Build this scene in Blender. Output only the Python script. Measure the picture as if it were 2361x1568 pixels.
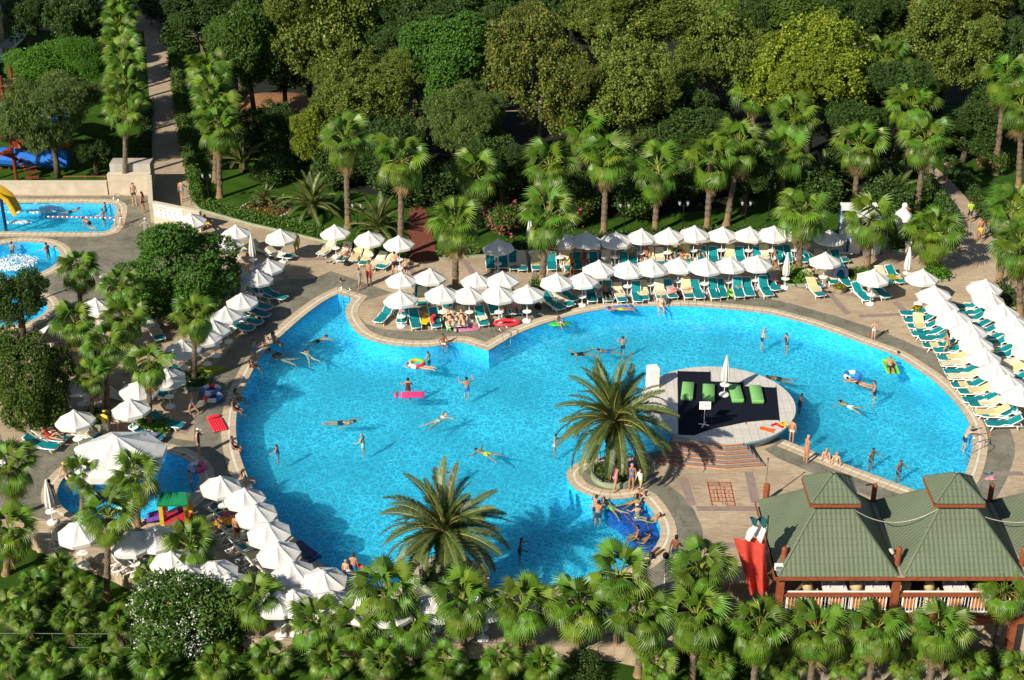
import bpy, math, random
import numpy as np
from mathutils import Vector, Matrix, Euler, geometry

# ---------------------------------------------------------------- camera, sky, sun, exposure
R = math.radians
for o in list(bpy.data.objects):
    bpy.data.objects.remove(o)
scene = bpy.context.scene
COL = scene.collection
random.seed(7)
NPR = np.random.default_rng(11)

CAM_H, PITCH, FOC = 42.0, 27.5, 3520.0       # metres, degrees below level, focal length on a 2361 px wide frame
cam_d = bpy.data.cameras.new('camera')
cam_d.sensor_width = 36.0
cam_d.lens = 36.0 * FOC / 2361.0
cam_d.clip_start, cam_d.clip_end = 1.0, 1500.0
cam = bpy.data.objects.new('camera', cam_d)
cam.location = (0, 0, CAM_H)
cam.rotation_euler = (R(90 - PITCH), 0, 0)
COL.objects.link(cam)
scene.camera = cam

SUN_EL, SUN_AZ = 34.5, 42.0                  # the light travels away from the camera and to the right
L = Vector((math.sin(R(SUN_AZ)) * math.cos(R(SUN_EL)), math.cos(R(SUN_AZ)) * math.cos(R(SUN_EL)), -math.sin(R(SUN_EL))))
sun_d = bpy.data.lights.new('sun', 'SUN')
sun_d.energy, sun_d.angle, sun_d.color = 5.0, R(0.53), (1.0, 0.91, 0.77)
sun = bpy.data.objects.new('sun', sun_d)
sun.rotation_euler = L.to_track_quat('-Z', 'Y').to_euler()
sun.location = (-40, -40, 80)
COL.objects.link(sun)

world = bpy.data.worlds.new('World')
scene.world = world
world.use_nodes = True
wn = world.node_tree.nodes
sky = wn.new('ShaderNodeTexSky')
sky.sky_type = 'NISHITA'
sky.sun_disc = False
sky.sun_elevation = R(SUN_EL)
sky.sun_rotation = R(180 + SUN_AZ)
sky.air_density, sky.dust_density, sky.ozone_density = 1.0, 0.6, 1.0
world.node_tree.links.new(sky.outputs[0], wn['Background'].inputs['Color'])
wn['Background'].inputs['Strength'].default_value = 0.06

scene.view_settings.view_transform = 'Standard'
scene.view_settings.look = 'None'
scene.view_settings.gamma = 1.0
scene.view_settings.use_curve_mapping = False
scene.view_settings.exposure = 0.5
scene.render.engine = 'CYCLES'
cy = scene.cycles
cy.use_denoising = True
cy.max_bounces, cy.diffuse_bounces, cy.glossy_bounces = 8, 3, 3
cy.transparent_max_bounces, cy.transmission_bounces = 12, 4
cy.caustics_reflective = cy.caustics_refractive = False
cy.sample_clamp_indirect = 4.0
cy.volume_bounces = 1

# ---------------------------------------------------------------- helpers
_t = R(PITCH)
_F = Vector((0, math.cos(_t), -math.sin(_t)))
_U = Vector((0, math.sin(_t), math.cos(_t)))

def P(x, y, z=0.0):
    """The point at height z that stands at the measured place (x, y) of the survey sheet (2361 x 1568)."""
    d = _F + Vector((1, 0, 0)) * ((x - 1180.5) / FOC) - _U * ((y - 784.0) / FOC)
    return Vector((0, 0, CAM_H)) + d * ((z - CAM_H) / d.z)

def PV(x, y, Y):
    """The point in the upright plane at depth Y."""
    d = _F + Vector((1, 0, 0)) * ((x - 1180.5) / FOC) - _U * ((y - 784.0) / FOC)
    return Vector((0, 0, CAM_H)) + d * (Y / d.y)

class MB:
    def __init__(s):
        s.v, s.f = [], []
    def add(s, vs, fs):
        n = len(s.v)
        s.v += [tuple(v) for v in vs]
        s.f += [tuple(i + n for i in f) for f in fs]
        return s
    def box(s, c, d, rz=0.0, M=None, taper=1.0):
        cx, cy_, cz = c
        hx, hy, hz = d[0] / 2, d[1] / 2, d[2] / 2
        vs = []
        for sz in (-1, 1):
            k = taper if sz > 0 else 1.0
            for sx, sy in ((-1, -1), (1, -1), (1, 1), (-1, 1)):
                v = Vector((sx * hx * k, sy * hy * k, sz * hz))
                if rz:
                    v = Matrix.Rotation(rz, 3, 'Z') @ v
                if M is not None:
                    v = M @ v
                vs.append(v + Vector((cx, cy_, cz)))
        return s.add(vs, [(3, 2, 1, 0), (4, 5, 6, 7), (0, 1, 5, 4), (1, 2, 6, 5), (2, 3, 7, 6), (3, 0, 4, 7)])
    def bar(s, a, b, w, h=None):
        a, b = Vector(a), Vector(b)
        h = h or w
        d = b - a
        ln = d.length
        q = d.to_track_quat('X', 'Z').to_matrix()
        return s.box((a + b) / 2, (ln, w, h), M=q)
    def tube(s, pts, rad, n=6, cap=True):
        pts = [Vector(p) for p in pts]
        if not isinstance(rad, (list, tuple)):
            rad = [rad] * len(pts)
        vs, fs = [], []
        ref = None
        for i, p in enumerate(pts):
            t = (pts[min(i + 1, len(pts) - 1)] - pts[max(i - 1, 0)]).normalized()
            if ref is None:
                ref = Vector((0, 0, 1)) if abs(t.z) < 0.9 else Vector((1, 0, 0))
            a = t.cross(ref).normalized()
            b = a.cross(t).normalized()
            ref = b
            for k in range(n):
                an = 2 * math.pi * k / n
                vs.append(p + (a * math.cos(an) + b * math.sin(an)) * rad[i])
        for i in range(len(pts) - 1):
            for k in range(n):
                k2 = (k + 1) % n
                fs.append((i * n + k, i * n + k2, (i + 1) * n + k2, (i + 1) * n + k))
        if cap:
            fs.append(tuple(range(n - 1, -1, -1)))
            fs.append(tuple(range((len(pts) - 1) * n, len(pts) * n)))
        return s.add(vs, fs)
    def lathe(s, prof, n=16, c=(0, 0, 0)):
        vs, fs = [], []
        for r, z in prof:
            for k in range(n):
                a = 2 * math.pi * k / n
                vs.append((c[0] + r * math.cos(a), c[1] + r * math.sin(a), c[2] + z))
        for i in range(len(prof) - 1):
            for k in range(n):
                k2 = (k + 1) % n
                fs.append((i * n + k, i * n + k2, (i + 1) * n + k2, (i + 1) * n + k))
        fs.append(tuple(range(n - 1, -1, -1)))
        fs.append(tuple(range((len(prof) - 1) * n, len(prof) * n)))
        return s.add(vs, fs)
    def prism(s, poly, z0, z1):
        n = len(poly)
        a = sum(poly[i][0] * poly[(i + 1) % n][1] - poly[(i + 1) % n][0] * poly[i][1] for i in range(n))
        if a < 0:
            poly = list(reversed(poly))
        vs = [(p[0], p[1], z0) for p in poly] + [(p[0], p[1], z1) for p in poly]
        fs = [(i, (i + 1) % n, n + (i + 1) % n, n + i) for i in range(n)]
        tris = geometry.tessellate_polygon([[Vector((p[0], p[1], 0)) for p in poly]])
        for t in tris:
            p = [poly[i] for i in t]
            ar = (p[1][0] - p[0][0]) * (p[2][1] - p[0][1]) - (p[2][0] - p[0][0]) * (p[1][1] - p[0][1])
            t = tuple(t) if ar > 0 else tuple(reversed(t))
            fs.append(tuple(i + n for i in t))
            fs.append(tuple(reversed(t)))
        return s.add(vs, fs)
    def sphere(s, c, r, n=10, m=7, sc=(1, 1, 1)):
        vs, fs = [], []
        for i in range(m + 1):
            th = math.pi * i / m
            rr = max(math.sin(th), 1e-3)
            for k in range(n):
                a = 2 * math.pi * k / n
                vs.append((c[0] + r * sc[0] * rr * math.cos(a), c[1] + r * sc[1] * rr * math.sin(a), c[2] - r * sc[2] * math.cos(th)))
        for i in range(m):
            for k in range(n):
                k2 = (k + 1) % n
                fs.append((i * n + k, i * n + k2, (i + 1) * n + k2, (i + 1) * n + k))
        return s.add(vs, fs)
    def torus(s, c, R0, r, n=20, m=8):
        vs, fs = [], []
        for i in range(n):
            a = 2 * math.pi * i / n
            for k in range(m):
                b = 2 * math.pi * k / m
                q = R0 + r * math.cos(b)
                vs.append((c[0] + q * math.cos(a), c[1] + q * math.sin(a), c[2] + r * math.sin(b)))
        for i in range(n):
            for k in range(m):
                fs.append((i * m + k, ((i + 1) % n) * m + k, ((i + 1) % n) * m + (k + 1) % m, i * m + (k + 1) % m))
        return s.add(vs, fs)
    def mesh(s, name, mat=None, smooth=False):
        me = bpy.data.meshes.new(name)
        me.from_pydata(s.v, [], s.f)
        if mat:
            for m_ in (mat if isinstance(mat, (list, tuple)) else [mat]):
                me.materials.append(m_)
        if smooth:
            me.shade_smooth()
        me.update()
        return me

def np_mesh(name, V, Fq, mat, smooth=False):
    me = bpy.data.meshes.new(name)
    V = np.asarray(V, dtype=np.float32)
    Fq = np.asarray(Fq, dtype=np.int32)
    k = Fq.shape[1]
    me.vertices.add(len(V))
    me.vertices.foreach_set('co', V.ravel())
    me.loops.add(Fq.size)
    me.loops.foreach_set('vertex_index', Fq.ravel())
    me.polygons.add(len(Fq))
    me.polygons.foreach_set('loop_start', np.arange(0, Fq.size, k, dtype=np.int32))
    me.update(calc_edges=True)
    me.materials.append(mat)
    if smooth:
        me.shade_smooth()
    return me

def put(name, data, parent=None, loc=None, rot=None, scale=None):
    o = bpy.data.objects.new(name, data)
    COL.objects.link(o)
    if parent is not None:
        o.parent = parent
    if loc is not None:
        o.location = loc
    if rot is not None:
        o.rotation_euler = rot if hasattr(rot, '__len__') else (0, 0, rot)
    if scale is not None:
        o.scale = scale if hasattr(scale, '__len__') else (scale,) * 3
    return o

def obj(name, mb, mat, parent=None, smooth=False, **k):
    return put(name, mb.mesh(name, mat, smooth), parent, **k)

LABELS = {}
def tag(o, label, cat, group=None):
    o['label'] = label
    o['category'] = cat
    if group:
        o['group'] = group
    key = label
    if key in LABELS and (not group or LABELS[key].get('group') != group):
        print('DUPLICATE LABEL:', label)
    LABELS[key] = o
    return o

def struct(o, kind='structure'):
    o['kind'] = kind
    return o

def empty(name, loc=(0, 0, 0), rz=0.0, scale=1.0):
    o = bpy.data.objects.new(name, None)
    o.empty_display_size = 0.1
    COL.objects.link(o)
    o.location = loc
    o.rotation_euler = (0, 0, rz)
    o.scale = (scale,) * 3
    return o

ORD = ['first', 'second', 'third', 'fourth', 'fifth', 'sixth', 'seventh', 'eighth', 'ninth', 'tenth', 'eleventh', 'twelfth', 'thirteenth',
       'fourteenth', 'fifteenth', 'sixteenth', 'seventeenth', 'eighteenth', 'nineteenth', 'twentieth', 'twenty-first', 'twenty-second',
       'twenty-third', 'twenty-fourth', 'twenty-fifth', 'twenty-sixth', 'twenty-seventh', 'twenty-eighth', 'twenty-ninth', 'thirtieth']

# ---------------------------------------------------------------- materials
MATS = {}
def M(name, col, rough=0.7, var=0.25, scale=4.0, col2=None, bump=0.0, bscale=40.0, spec=0.3, rnd=0.0, transl=0.0, metal=0.0, tcol=None, detail=4.0, hue=0.0, island=None):
    if name in MATS:
        return MATS[name]
    m = bpy.data.materials.new(name)
    m.use_nodes = True
    nt = m.node_tree
    nd, lk = nt.nodes, nt.links
    b = nd['Principled BSDF']
    b.inputs['Roughness'].default_value = rough
    b.inputs['Specular IOR Level'].default_value = spec
    b.inputs['Metallic'].default_value = metal
    tc = nd.new('ShaderNodeTexCoord')
    nz = nd.new('ShaderNodeTexNoise')
    nz.inputs['Scale'].default_value = scale
    nz.inputs['Detail'].default_value = detail
    lk.new(tc.outputs['Object'], nz.inputs['Vector'])
    mx = nd.new('ShaderNodeMix')
    mx.data_type = 'RGBA'
    c2 = col2 or tuple(c * (1 - var) for c in col)
    mx.inputs['A'].default_value = (*c2, 1)
    mx.inputs['B'].default_value = (*col, 1)
    mr = nd.new('ShaderNodeMapRange')
    mr.inputs['From Min'].default_value, mr.inputs['From Max'].default_value = 0.3, 0.7
    lk.new(nz.outputs['Fac'], mr.inputs['Value'])
    lk.new(mr.outputs['Result'], mx.inputs['Factor'])
    out = mx.outputs['Result']
    if island:                      # every leaf its own tone, a few of them dry
        ge = nd.new('ShaderNodeNewGeometry')
        rp_ = nd.new('ShaderNodeValToRGB')
        el = rp_.color_ramp.elements
        el[0].position, el[0].color = 0.0, (*c2, 1)
        el[1].position, el[1].color = 0.84, (*col, 1)
        e3 = el.new(0.97)
        e3.color = (*island, 1)
        lk.new(ge.outputs['Random Per Island'], rp_.inputs['Fac'])
        m3 = nd.new('ShaderNodeMix')
        m3.data_type = 'RGBA'
        m3.inputs['Factor'].default_value = 0.7
        lk.new(out, m3.inputs['A'])
        lk.new(rp_.outputs['Color'], m3.inputs['B'])
        out = m3.outputs['Result']
    if rnd or hue:
        oi = nd.new('ShaderNodeObjectInfo')
        hs = nd.new('ShaderNodeHueSaturation')
        r1 = nd.new('ShaderNodeMapRange')
        r1.inputs['To Min'].default_value, r1.inputs['To Max'].default_value = 1 - rnd, 1 + rnd
        lk.new(oi.outputs['Random'], r1.inputs['Value'])
        lk.new(r1.outputs['Result'], hs.inputs['Value'])
        if hue:
            r2 = nd.new('ShaderNodeMapRange')
            r2.inputs['To Min'].default_value, r2.inputs['To Max'].default_value = 0.5 - hue, 0.5 + hue
            ml = nd.new('ShaderNodeMath')
            ml.operation = 'FRACT'
            m2 = nd.new('ShaderNodeMath')
            m2.operation = 'MULTIPLY'
            m2.inputs[1].default_value = 7.31
            lk.new(oi.outputs['Random'], m2.inputs[0])
            lk.new(m2.outputs[0], ml.inputs[0])
            lk.new(ml.outputs[0], r2.inputs['Value'])
            lk.new(r2.outputs['Result'], hs.inputs['Hue'])
        lk.new(out, hs.inputs['Color'])
        out = hs.outputs['Color']
    lk.new(out, b.inputs['Base Color'])
    if bump:
        n2 = nd.new('ShaderNodeTexNoise')
        n2.inputs['Scale'].default_value = bscale
        n2.inputs['Detail'].default_value = 3
        lk.new(tc.outputs['Object'], n2.inputs['Vector'])
        bp = nd.new('ShaderNodeBump')
        bp.inputs['Strength'].default_value = bump
        bp.inputs['Distance'].default_value = 0.03
        lk.new(n2.outputs['Fac'], bp.inputs['Height'])
        lk.new(bp.outputs['Normal'], b.inputs['Normal'])
    if transl:
        tr = nd.new('ShaderNodeBsdfTranslucent')
        if tcol:
            tr.inputs['Color'].default_value = (*tcol, 1)
        else:
            lk.new(out, tr.inputs['Color'])
        ms = nd.new('ShaderNodeMixShader')
        ms.inputs['Fac'].default_value = transl
        lk.new(b.outputs['BSDF'], ms.inputs[1])
        lk.new(tr.outputs['BSDF'], ms.inputs[2])
        lk.new(ms.outputs['Shader'], nd['Material Output'].inputs['Surface'])
    MATS[name] = m
    return m

def nodes_of(m):
    return m.node_tree.nodes, m.node_tree.links
# ---------------------------------------------------------------- ground, deck, pools
white_paint = M('white_paint', (0.80, 0.79, 0.76), 0.45, var=0.06, scale=3)
plastic_white = M('white_plastic', (0.82, 0.81, 0.78), 0.35, var=0.05, spec=0.5)
wood_red = M('red_stained_wood', (0.30, 0.085, 0.035), 0.55, var=0.35, scale=6)
steel = M('polished_steel', (0.75, 0.75, 0.76), 0.22, var=0.05, metal=1.0)
black_iron = M('black_iron', (0.012, 0.012, 0.013), 0.5, var=0.2)
stone_beige = M('beige_coping_stone', (0.55, 0.445, 0.30), 0.65, var=0.22, scale=3, rnd=0.09, spec=0.25)
stone_white = M('white_grating', (0.66, 0.62, 0.53), 0.6, var=0.12, scale=6, rnd=0.07)
wall_stone = M('pale_wall_stone', (0.56, 0.48, 0.36), 0.8, var=0.25, scale=1.6, bump=0.15)

def deck_material():
    m = M('stamped_concrete', (0.40, 0.31, 0.21), 0.75, spec=0.2)
    nd, lk = nodes_of(m)
    b = nd['Principled BSDF']
    tc = nd.new('ShaderNodeTexCoord')
    br = nd.new('ShaderNodeTexBrick')
    br.offset = 0.37
    br.inputs['Scale'].default_value = 1.0
    br.inputs['Brick Width'].default_value = 0.95
    br.inputs['Row Height'].default_value = 0.17
    br.inputs['Mortar Size'].default_value = 0.008
    br.inputs['Color1'].default_value = (0.51, 0.415, 0.305, 1)
    br.inputs['Color2'].default_value = (0.44, 0.35, 0.25, 1)
    br.inputs['Mortar'].default_value = (0.33, 0.25, 0.17, 1)
    mp = nd.new('ShaderNodeMapping')
    lk.new(tc.outputs['Object'], mp.inputs['Vector'])
    lk.new(mp.outputs['Vector'], br.inputs['Vector'])
    n1 = nd.new('ShaderNodeTexNoise')
    n1.inputs['Scale'].default_value = 0.33
    n1.inputs['Detail'].default_value = 6
    lk.new(tc.outputs['Object'], n1.inputs['Vector'])
    st = nd.new('ShaderNodeTexNoise')
    st.inputs['Scale'].default_value = 1.0
    st.inputs['Detail'].default_value = 5
    mp2 = nd.new('ShaderNodeMapping')
    mp2.inputs['Scale'].default_value = (2.0, 14.0, 1.0)
    lk.new(tc.outputs['Object'], mp2.inputs['Vector'])
    lk.new(mp2.outputs['Vector'], st.inputs['Vector'])
    m1 = nd.new('ShaderNodeMix'); m1.data_type = 'RGBA'; m1.blend_type = 'MULTIPLY'
    r1 = nd.new('ShaderNodeValToRGB')
    r1.color_ramp.elements[0].position, r1.color_ramp.elements[0].color = 0.3, (0.72, 0.70, 0.66, 1)
    r1.color_ramp.elements[1].position, r1.color_ramp.elements[1].color = 0.62, (1.05, 1.04, 1.0, 1)
    lk.new(n1.outputs['Fac'], r1.inputs['Fac'])
    m1.inputs['Factor'].default_value = 1.0
    lk.new(br.outputs['Color'], m1.inputs['A'])
    lk.new(r1.outputs['Color'], m1.inputs['B'])
    m2 = nd.new('ShaderNodeMix'); m2.data_type = 'RGBA'; m2.blend_type = 'MULTIPLY'
    r2 = nd.new('ShaderNodeValToRGB')
    r2.color_ramp.elements[0].position, r2.color_ramp.elements[0].color = 0.35, (0.68, 0.66, 0.62, 1)
    r2.color_ramp.elements[1].position, r2.color_ramp.elements[1].color = 0.55, (1, 1, 1, 1)
    lk.new(st.outputs['Fac'], r2.inputs['Fac'])
    m2.inputs['Factor'].default_value = 0.8
    lk.new(m1.outputs['Result'], m2.inputs['A'])
    lk.new(r2.outputs['Color'], m2.inputs['B'])
    lk.new(m2.outputs['Result'], b.inputs['Base Color'])
    return m
deck_mat = deck_material()

def slate_material():
    m = M('grey_stamped_slate', (0.13, 0.125, 0.11), 0.55, spec=0.3)
    nd, lk = nodes_of(m)
    b = nd['Principled BSDF']
    tc = nd.new('ShaderNodeTexCoord')
    vo = nd.new('ShaderNodeTexVoronoi'); vo.feature = 'DISTANCE_TO_EDGE'
    vo.inputs['Scale'].default_value = 1.5
    wz = nd.new('ShaderNodeTexNoise'); wz.inputs['Scale'].default_value = 2.0
    lk.new(tc.outputs['Object'], wz.inputs['Vector'])
    ad = nd.new('ShaderNodeMix'); ad.data_type = 'RGBA'; ad.inputs['Factor'].default_value = 0.35
    lk.new(tc.outputs['Object'], ad.inputs['A'])
    lk.new(wz.outputs['Color'], ad.inputs['B'])
    lk.new(ad.outputs['Result'], vo.inputs['Vector'])
    r = nd.new('ShaderNodeValToRGB')
    r.color_ramp.elements[0].position, r.color_ramp.elements[0].color = 0.0, (0.06, 0.058, 0.05, 1)
    r.color_ramp.elements[1].position, r.color_ramp.elements[1].color = 0.03, (1, 1, 1, 1)
    lk.new(vo.outputs['Distance'], r.inputs['Fac'])
    nz = nd.new('ShaderNodeTexNoise'); nz.inputs['Scale'].default_value = 0.6; nz.inputs['Detail'].default_value = 8
    nz.inputs['Roughness'].default_value = 0.7
    lk.new(tc.outputs['Object'], nz.inputs['Vector'])
    rc = nd.new('ShaderNodeValToRGB')
    rc.color_ramp.elements[0].position, rc.color_ramp.elements[0].color = 0.32, (0.125, 0.12, 0.085, 1)
    rc.color_ramp.elements[1].position, rc.color_ramp.elements[1].color = 0.66, (0.245, 0.235, 0.185, 1)
    lk.new(nz.outputs['Fac'], rc.inputs['Fac'])
    mu = nd.new('ShaderNodeMix'); mu.data_type = 'RGBA'; mu.blend_type = 'MULTIPLY'; mu.inputs['Factor'].default_value = 0.45
    lk.new(rc.outputs['Color'], mu.inputs['A'])
    lk.new(r.outputs['Color'], mu.inputs['B'])
    lk.new(mu.outputs['Result'], b.inputs['Base Color'])
    return m
slate_mat = slate_material()
stripe_mat = M('mauve_stamped_band', (0.30, 0.225, 0.20), 0.75, var=0.25, scale=3)

def lawn_material():
    m = M('mown_lawn', (0.042, 0.10, 0.008), 0.9, col2=(0.022, 0.06, 0.006), scale=0.7, bump=0.6, bscale=25, spec=0.1, detail=8)
    return m
lawn_mat = lawn_material()

# survey outlines (sheet coordinates), turned into ground points
def W(pts, z=0.0):
    return [P(x, y, z).xy for x, y in pts]

DECK = W([(-260, 449), (352, 449), (352, 440), (441, 440), (446, 466), (458, 486), (581, 519), (653, 535), (747, 558), (864, 594), (945, 602), (1010, 597),
          (1108, 591), (1230, 583), (1330, 572), (1450, 562), (1578, 555), (1750, 556), (1925, 560), (1930, 548), (2052, 548), (2056, 580), (2100, 578),
          (2221, 555), (2290, 549), (2420, 580), (2700, 640), (2760, 1400), (1788, 1399), (1786, 1342), (1560, 1340), (1560, 1494), (880, 1488),
          (590, 1476), (308, 1340), (264, 1316), (139, 1264), (-260, 1120)])

def inside(pt, poly):
    x, y = pt
    c = False
    n = len(poly)
    for i in range(n):
        x1, y1 = poly[i]
        x2, y2 = poly[(i + 1) % n]
        if (y1 > y) != (y2 > y) and x < (x2 - x1) * (y - y1) / (y2 - y1) + x1:
            c = not c
    return c

def edge_dist(pt, poly):
    p = Vector(pt)
    d = 1e9
    n = len(poly)
    for i in range(n):
        a, b = Vector(poly[i]), Vector(poly[(i + 1) % n])
        ab = b - a
        t = max(0, min(1, (p - a).dot(ab) / max(ab.length_squared, 1e-9)))
        d = min(d, (a + ab * t - p).length)
    return d

def front_level(x):
    """Ground level of the lower garden on the camera's side of the deck."""
    t = max(0.0, min(1.0, (x - 4.0) / 8.0))
    return -0.7 - 1.9 * t

FRONT_Y = P(1180, 1420).y
# the front garden lies on the camera's side of the deck's front edge
def ground_level(x, y):
    fy = P(1180, 1340).y + 2.0
    left_y = P(0, 1205).y + max(0.0, (-20 - x)) * 0.2
    lim = fy if x > -17 else left_y
    return front_level(x) if y < lim else -0.03

xs = np.arange(-62, 74.1, 0.8)
ys = np.arange(36, 190.1, 0.8)
V, Fc = [], []
GX, GY = np.meshgrid(xs, ys)
ins_ = np.zeros(GX.shape, bool)
dist_ = np.full(GX.shape, 1e9)
for (ax, ay), (bx_, by_) in zip(DECK, DECK[1:] + DECK[:1]):
    cr_ = (ay > GY) != (by_ > GY)
    with np.errstate(divide='ignore', invalid='ignore'):
        ins_ ^= cr_ & (GX < (bx_ - ax) * (GY - ay) / (by_ - ay) + ax)
    t_ = np.clip(((GX - ax) * (bx_ - ax) + (GY - ay) * (by_ - ay)) / ((bx_ - ax) ** 2 + (by_ - ay) ** 2), 0, 1)
    dist_ = np.minimum(dist_, np.hypot(ax + (bx_ - ax) * t_ - GX, ay + (by_ - ay) * t_ - GY))
for j, yy in enumerate(ys):
    for i, xx in enumerate(xs):
        V.append((xx, yy, -3.6 if ins_[j, i] and dist_[j, i] > 0.9 else ground_level(xx, yy)))
nx = len(xs)
for j in range(len(ys) - 1):
    for i in range(nx - 1):
        a = j * nx + i
        Fc.append((a, a + 1, a + nx + 1, a + nx))
g = put('lawn', np_mesh('lawn', V, Fc, lawn_mat, True))
struct(g)
mb = MB()
mb.add([(-600, -300, -3.9), (600, -300, -3.9), (600, 900, -3.9), (-600, 900, -3.9)], [(0, 1, 2, 3)])
struct(obj('ground', mb, M('far_soil', (0.05, 0.06, 0.02), 0.95, var=0.4, scale=0.3)))
mb = MB()   # the garden goes on to the sides and behind
for (x0, x1, y0, y1) in ((-600, -62, 36, 900), (74, 600, 36, 900), (-62, 74, 190, 900)):
    mb.add([(x0, y0, -0.05), (x1, y0, -0.05), (x1, y1, -0.05), (x0, y1, -0.05)], [(0, 1, 2, 3)])
struct(obj('far_lawn', mb, lawn_mat))

def smooth_closed(pts, step, corners=()):
    """Resample a closed outline; points listed in corners stay sharp."""
    n = len(pts)
    out = []
    for i in range(n):
        p0, p1, p2, p3 = (Vector(pts[(i + k) % n]) for k in (-1, 0, 1, 2))
        if i in corners:
            p0 = p1 - (p2 - p1)
        if (i + 1) % n in corners:
            p3 = p2 + (p2 - p1)
        ln = (p2 - p1).length
        k = max(1, int(round(ln / step)))
        for q in range(k):
            t = q / k
            out.append(0.5 * ((2 * p1) + (p2 - p0) * t + (2 * p0 - 5 * p1 + 4 * p2 - p3) * t * t + (3 * p1 - p0 - 3 * p2 + p3) * t ** 3))
    return out

MAIN_D = [(779.6, 678.5), (813.8, 689), (800.5, 705), (797, 721.5), (800.5, 737), (811.6, 755), (828, 771.5), (853, 784), (886.6, 793.8), (928, 798.5),
          (970, 800.7), (1009, 798), (1039, 791), (1067, 790.4), (1095, 799.3), (1127, 809), (1147.7, 796.5), (1189, 773), (1228, 756), (1272.7, 741), (1328, 725.7),
          (1384, 714.6), (1439, 708), (1495, 706), (1550.5, 706), (1606, 707.6), (1661.6, 711.8), (1717, 717.4), (1772.7, 724.3), (1818.7, 735.4),
          (1874, 750.7), (1929.8, 770), (1985.4, 791), (2030, 807), (2068.7, 822), (2110, 848.6), (2152, 877.8), (2180, 904), (2207.7, 934.7),
          (2227, 962.5), (2238, 987.5), (2242.4, 1009.7), (2241, 1034.7), (2235.4, 1062.5), (2227, 1087.5), (2218.8, 1104), (2207, 1124), (2180, 1160),
          (2146.5, 1145), (1938, 1066.7), (1829.8, 1023.6), (1799, 1011), (1640, 1012), (1492, 1046), (1439, 1055), (1397.7, 1054), (1361.6, 1057), (1339, 1064), (1320, 1073.6),
          (1307.5, 1087.5), (1306, 1100), (1313, 1115), (1328, 1129), (1350.5, 1140), (1378, 1148.6), (1406, 1151.4), (1434, 1150.8), (1456, 1148),
          (1470, 1145), (1483.9, 1152.8), (1497.7, 1169.5), (1510, 1187.5), (1518.6, 1204), (1523, 1222), (1520, 1243.7), (1511.6, 1260), (1500.5, 1274),
          (1483.9, 1288), (1467, 1299), (1439, 1313), (1400, 1334), (1300, 1352), (1200, 1360), (1136, 1358), (1128, 1333), (1110, 1306), (1070, 1288), (1027, 1282), (985, 1287), (945, 1306),
          (924, 1338), (916, 1362), (870, 1364), (830, 1357), (786, 1335), (736, 1296.5), (672.5, 1235.4), (626.6, 1180), (580.6, 1121), (569.5, 1096), (558, 1065),
          (550, 1037.5), (545, 1009.7), (544, 982), (546, 954), (551.5, 929), (561, 901), (575, 871), (594.5, 834.7), (622, 798.6), (636, 787), (672.5, 753.5),
          (714, 718.8), (753, 692)]
CORNERS = {0, 1, 15, 47, 48, 51, 52, 53, 68, 82, 93}
main_w = [P(x, y, -0.02).xy for x, y in MAIN_D]
MAIN = smooth_closed(main_w, 0.44, CORNERS)
for _k in range(40):
    if len(MAIN) <= 300:
        break
    MAIN = smooth_closed(main_w, 0.44 + 0.02 * (_k + 1), CORNERS)

def ellipse_pool(cx, cy_, rx, ry_m, n=60):
    c = P(cx, cy_)
    return [Vector((c.x + rx * math.cos(2 * math.pi * k / n), c.y + ry_m * math.sin(2 * math.pi * k / n))) for k in range(n)]
def rounded_pool(pts, step=0.45):
    return smooth_closed([P(x, y).xy for x, y in pts], step)
POOL_A = rounded_pool([(-90, 468), (0, 468), (120, 468), (200, 468), (250, 470), (266, 475), (268, 487), (264, 505), (258, 525), (240, 534), (190, 535), (90, 535), (0, 534), (-90, 534), (-130, 520), (-130, 482)])
POOL_B = ellipse_pool(31, 600, 3.0, 3.0)
POOL_C = ellipse_pool(28, 716, 2.1, 2.1, 44)
POOL_W = ellipse_pool(297, 1118, 3.5, 3.35, 60)

POOLS = [('main_pool', MAIN, -1.25), ('lane_pool', POOL_A, -0.9), ('bubble_pool', POOL_B, -0.8), ('small_round_pool', POOL_C, -0.7), ('wading_pool', POOL_W, -0.55)]

# deck slab with the pools cut out
def slab_with_holes(name, outer, holes, z, depth, mat):
    loops = [[Vector((p[0], p[1], 0)) for p in outer]] + [[Vector((p[0], p[1], 0)) for p in h] for h in holes]
    flat = [p for l in loops for p in l]
    tris = geometry.tessellate_polygon(loops)
    mb = MB()
    fs = []
    for t in tris:
        a, b, c = (flat[i] for i in t)
        ar = (b.x - a.x) * (c.y - a.y) - (c.x - a.x) * (b.y - a.y)
        fs.append(tuple(t) if ar > 0 else tuple(reversed(t)))
    mb.add([(p.x, p.y, z) for p in flat], fs)
    n = len(outer)
    if depth:
        vs = [(p[0], p[1], z) for p in outer] + [(p[0], p[1], z - depth) for p in outer]
        mb.add(vs, [(i, i + n, (i + 1) % n + n, (i + 1) % n) for i in range(n)])
    return struct(obj(name, mb, mat))
slab_with_holes('deck', DECK, [p for _, p, _ in POOLS], 0.0, 3.7, deck_mat)

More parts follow.
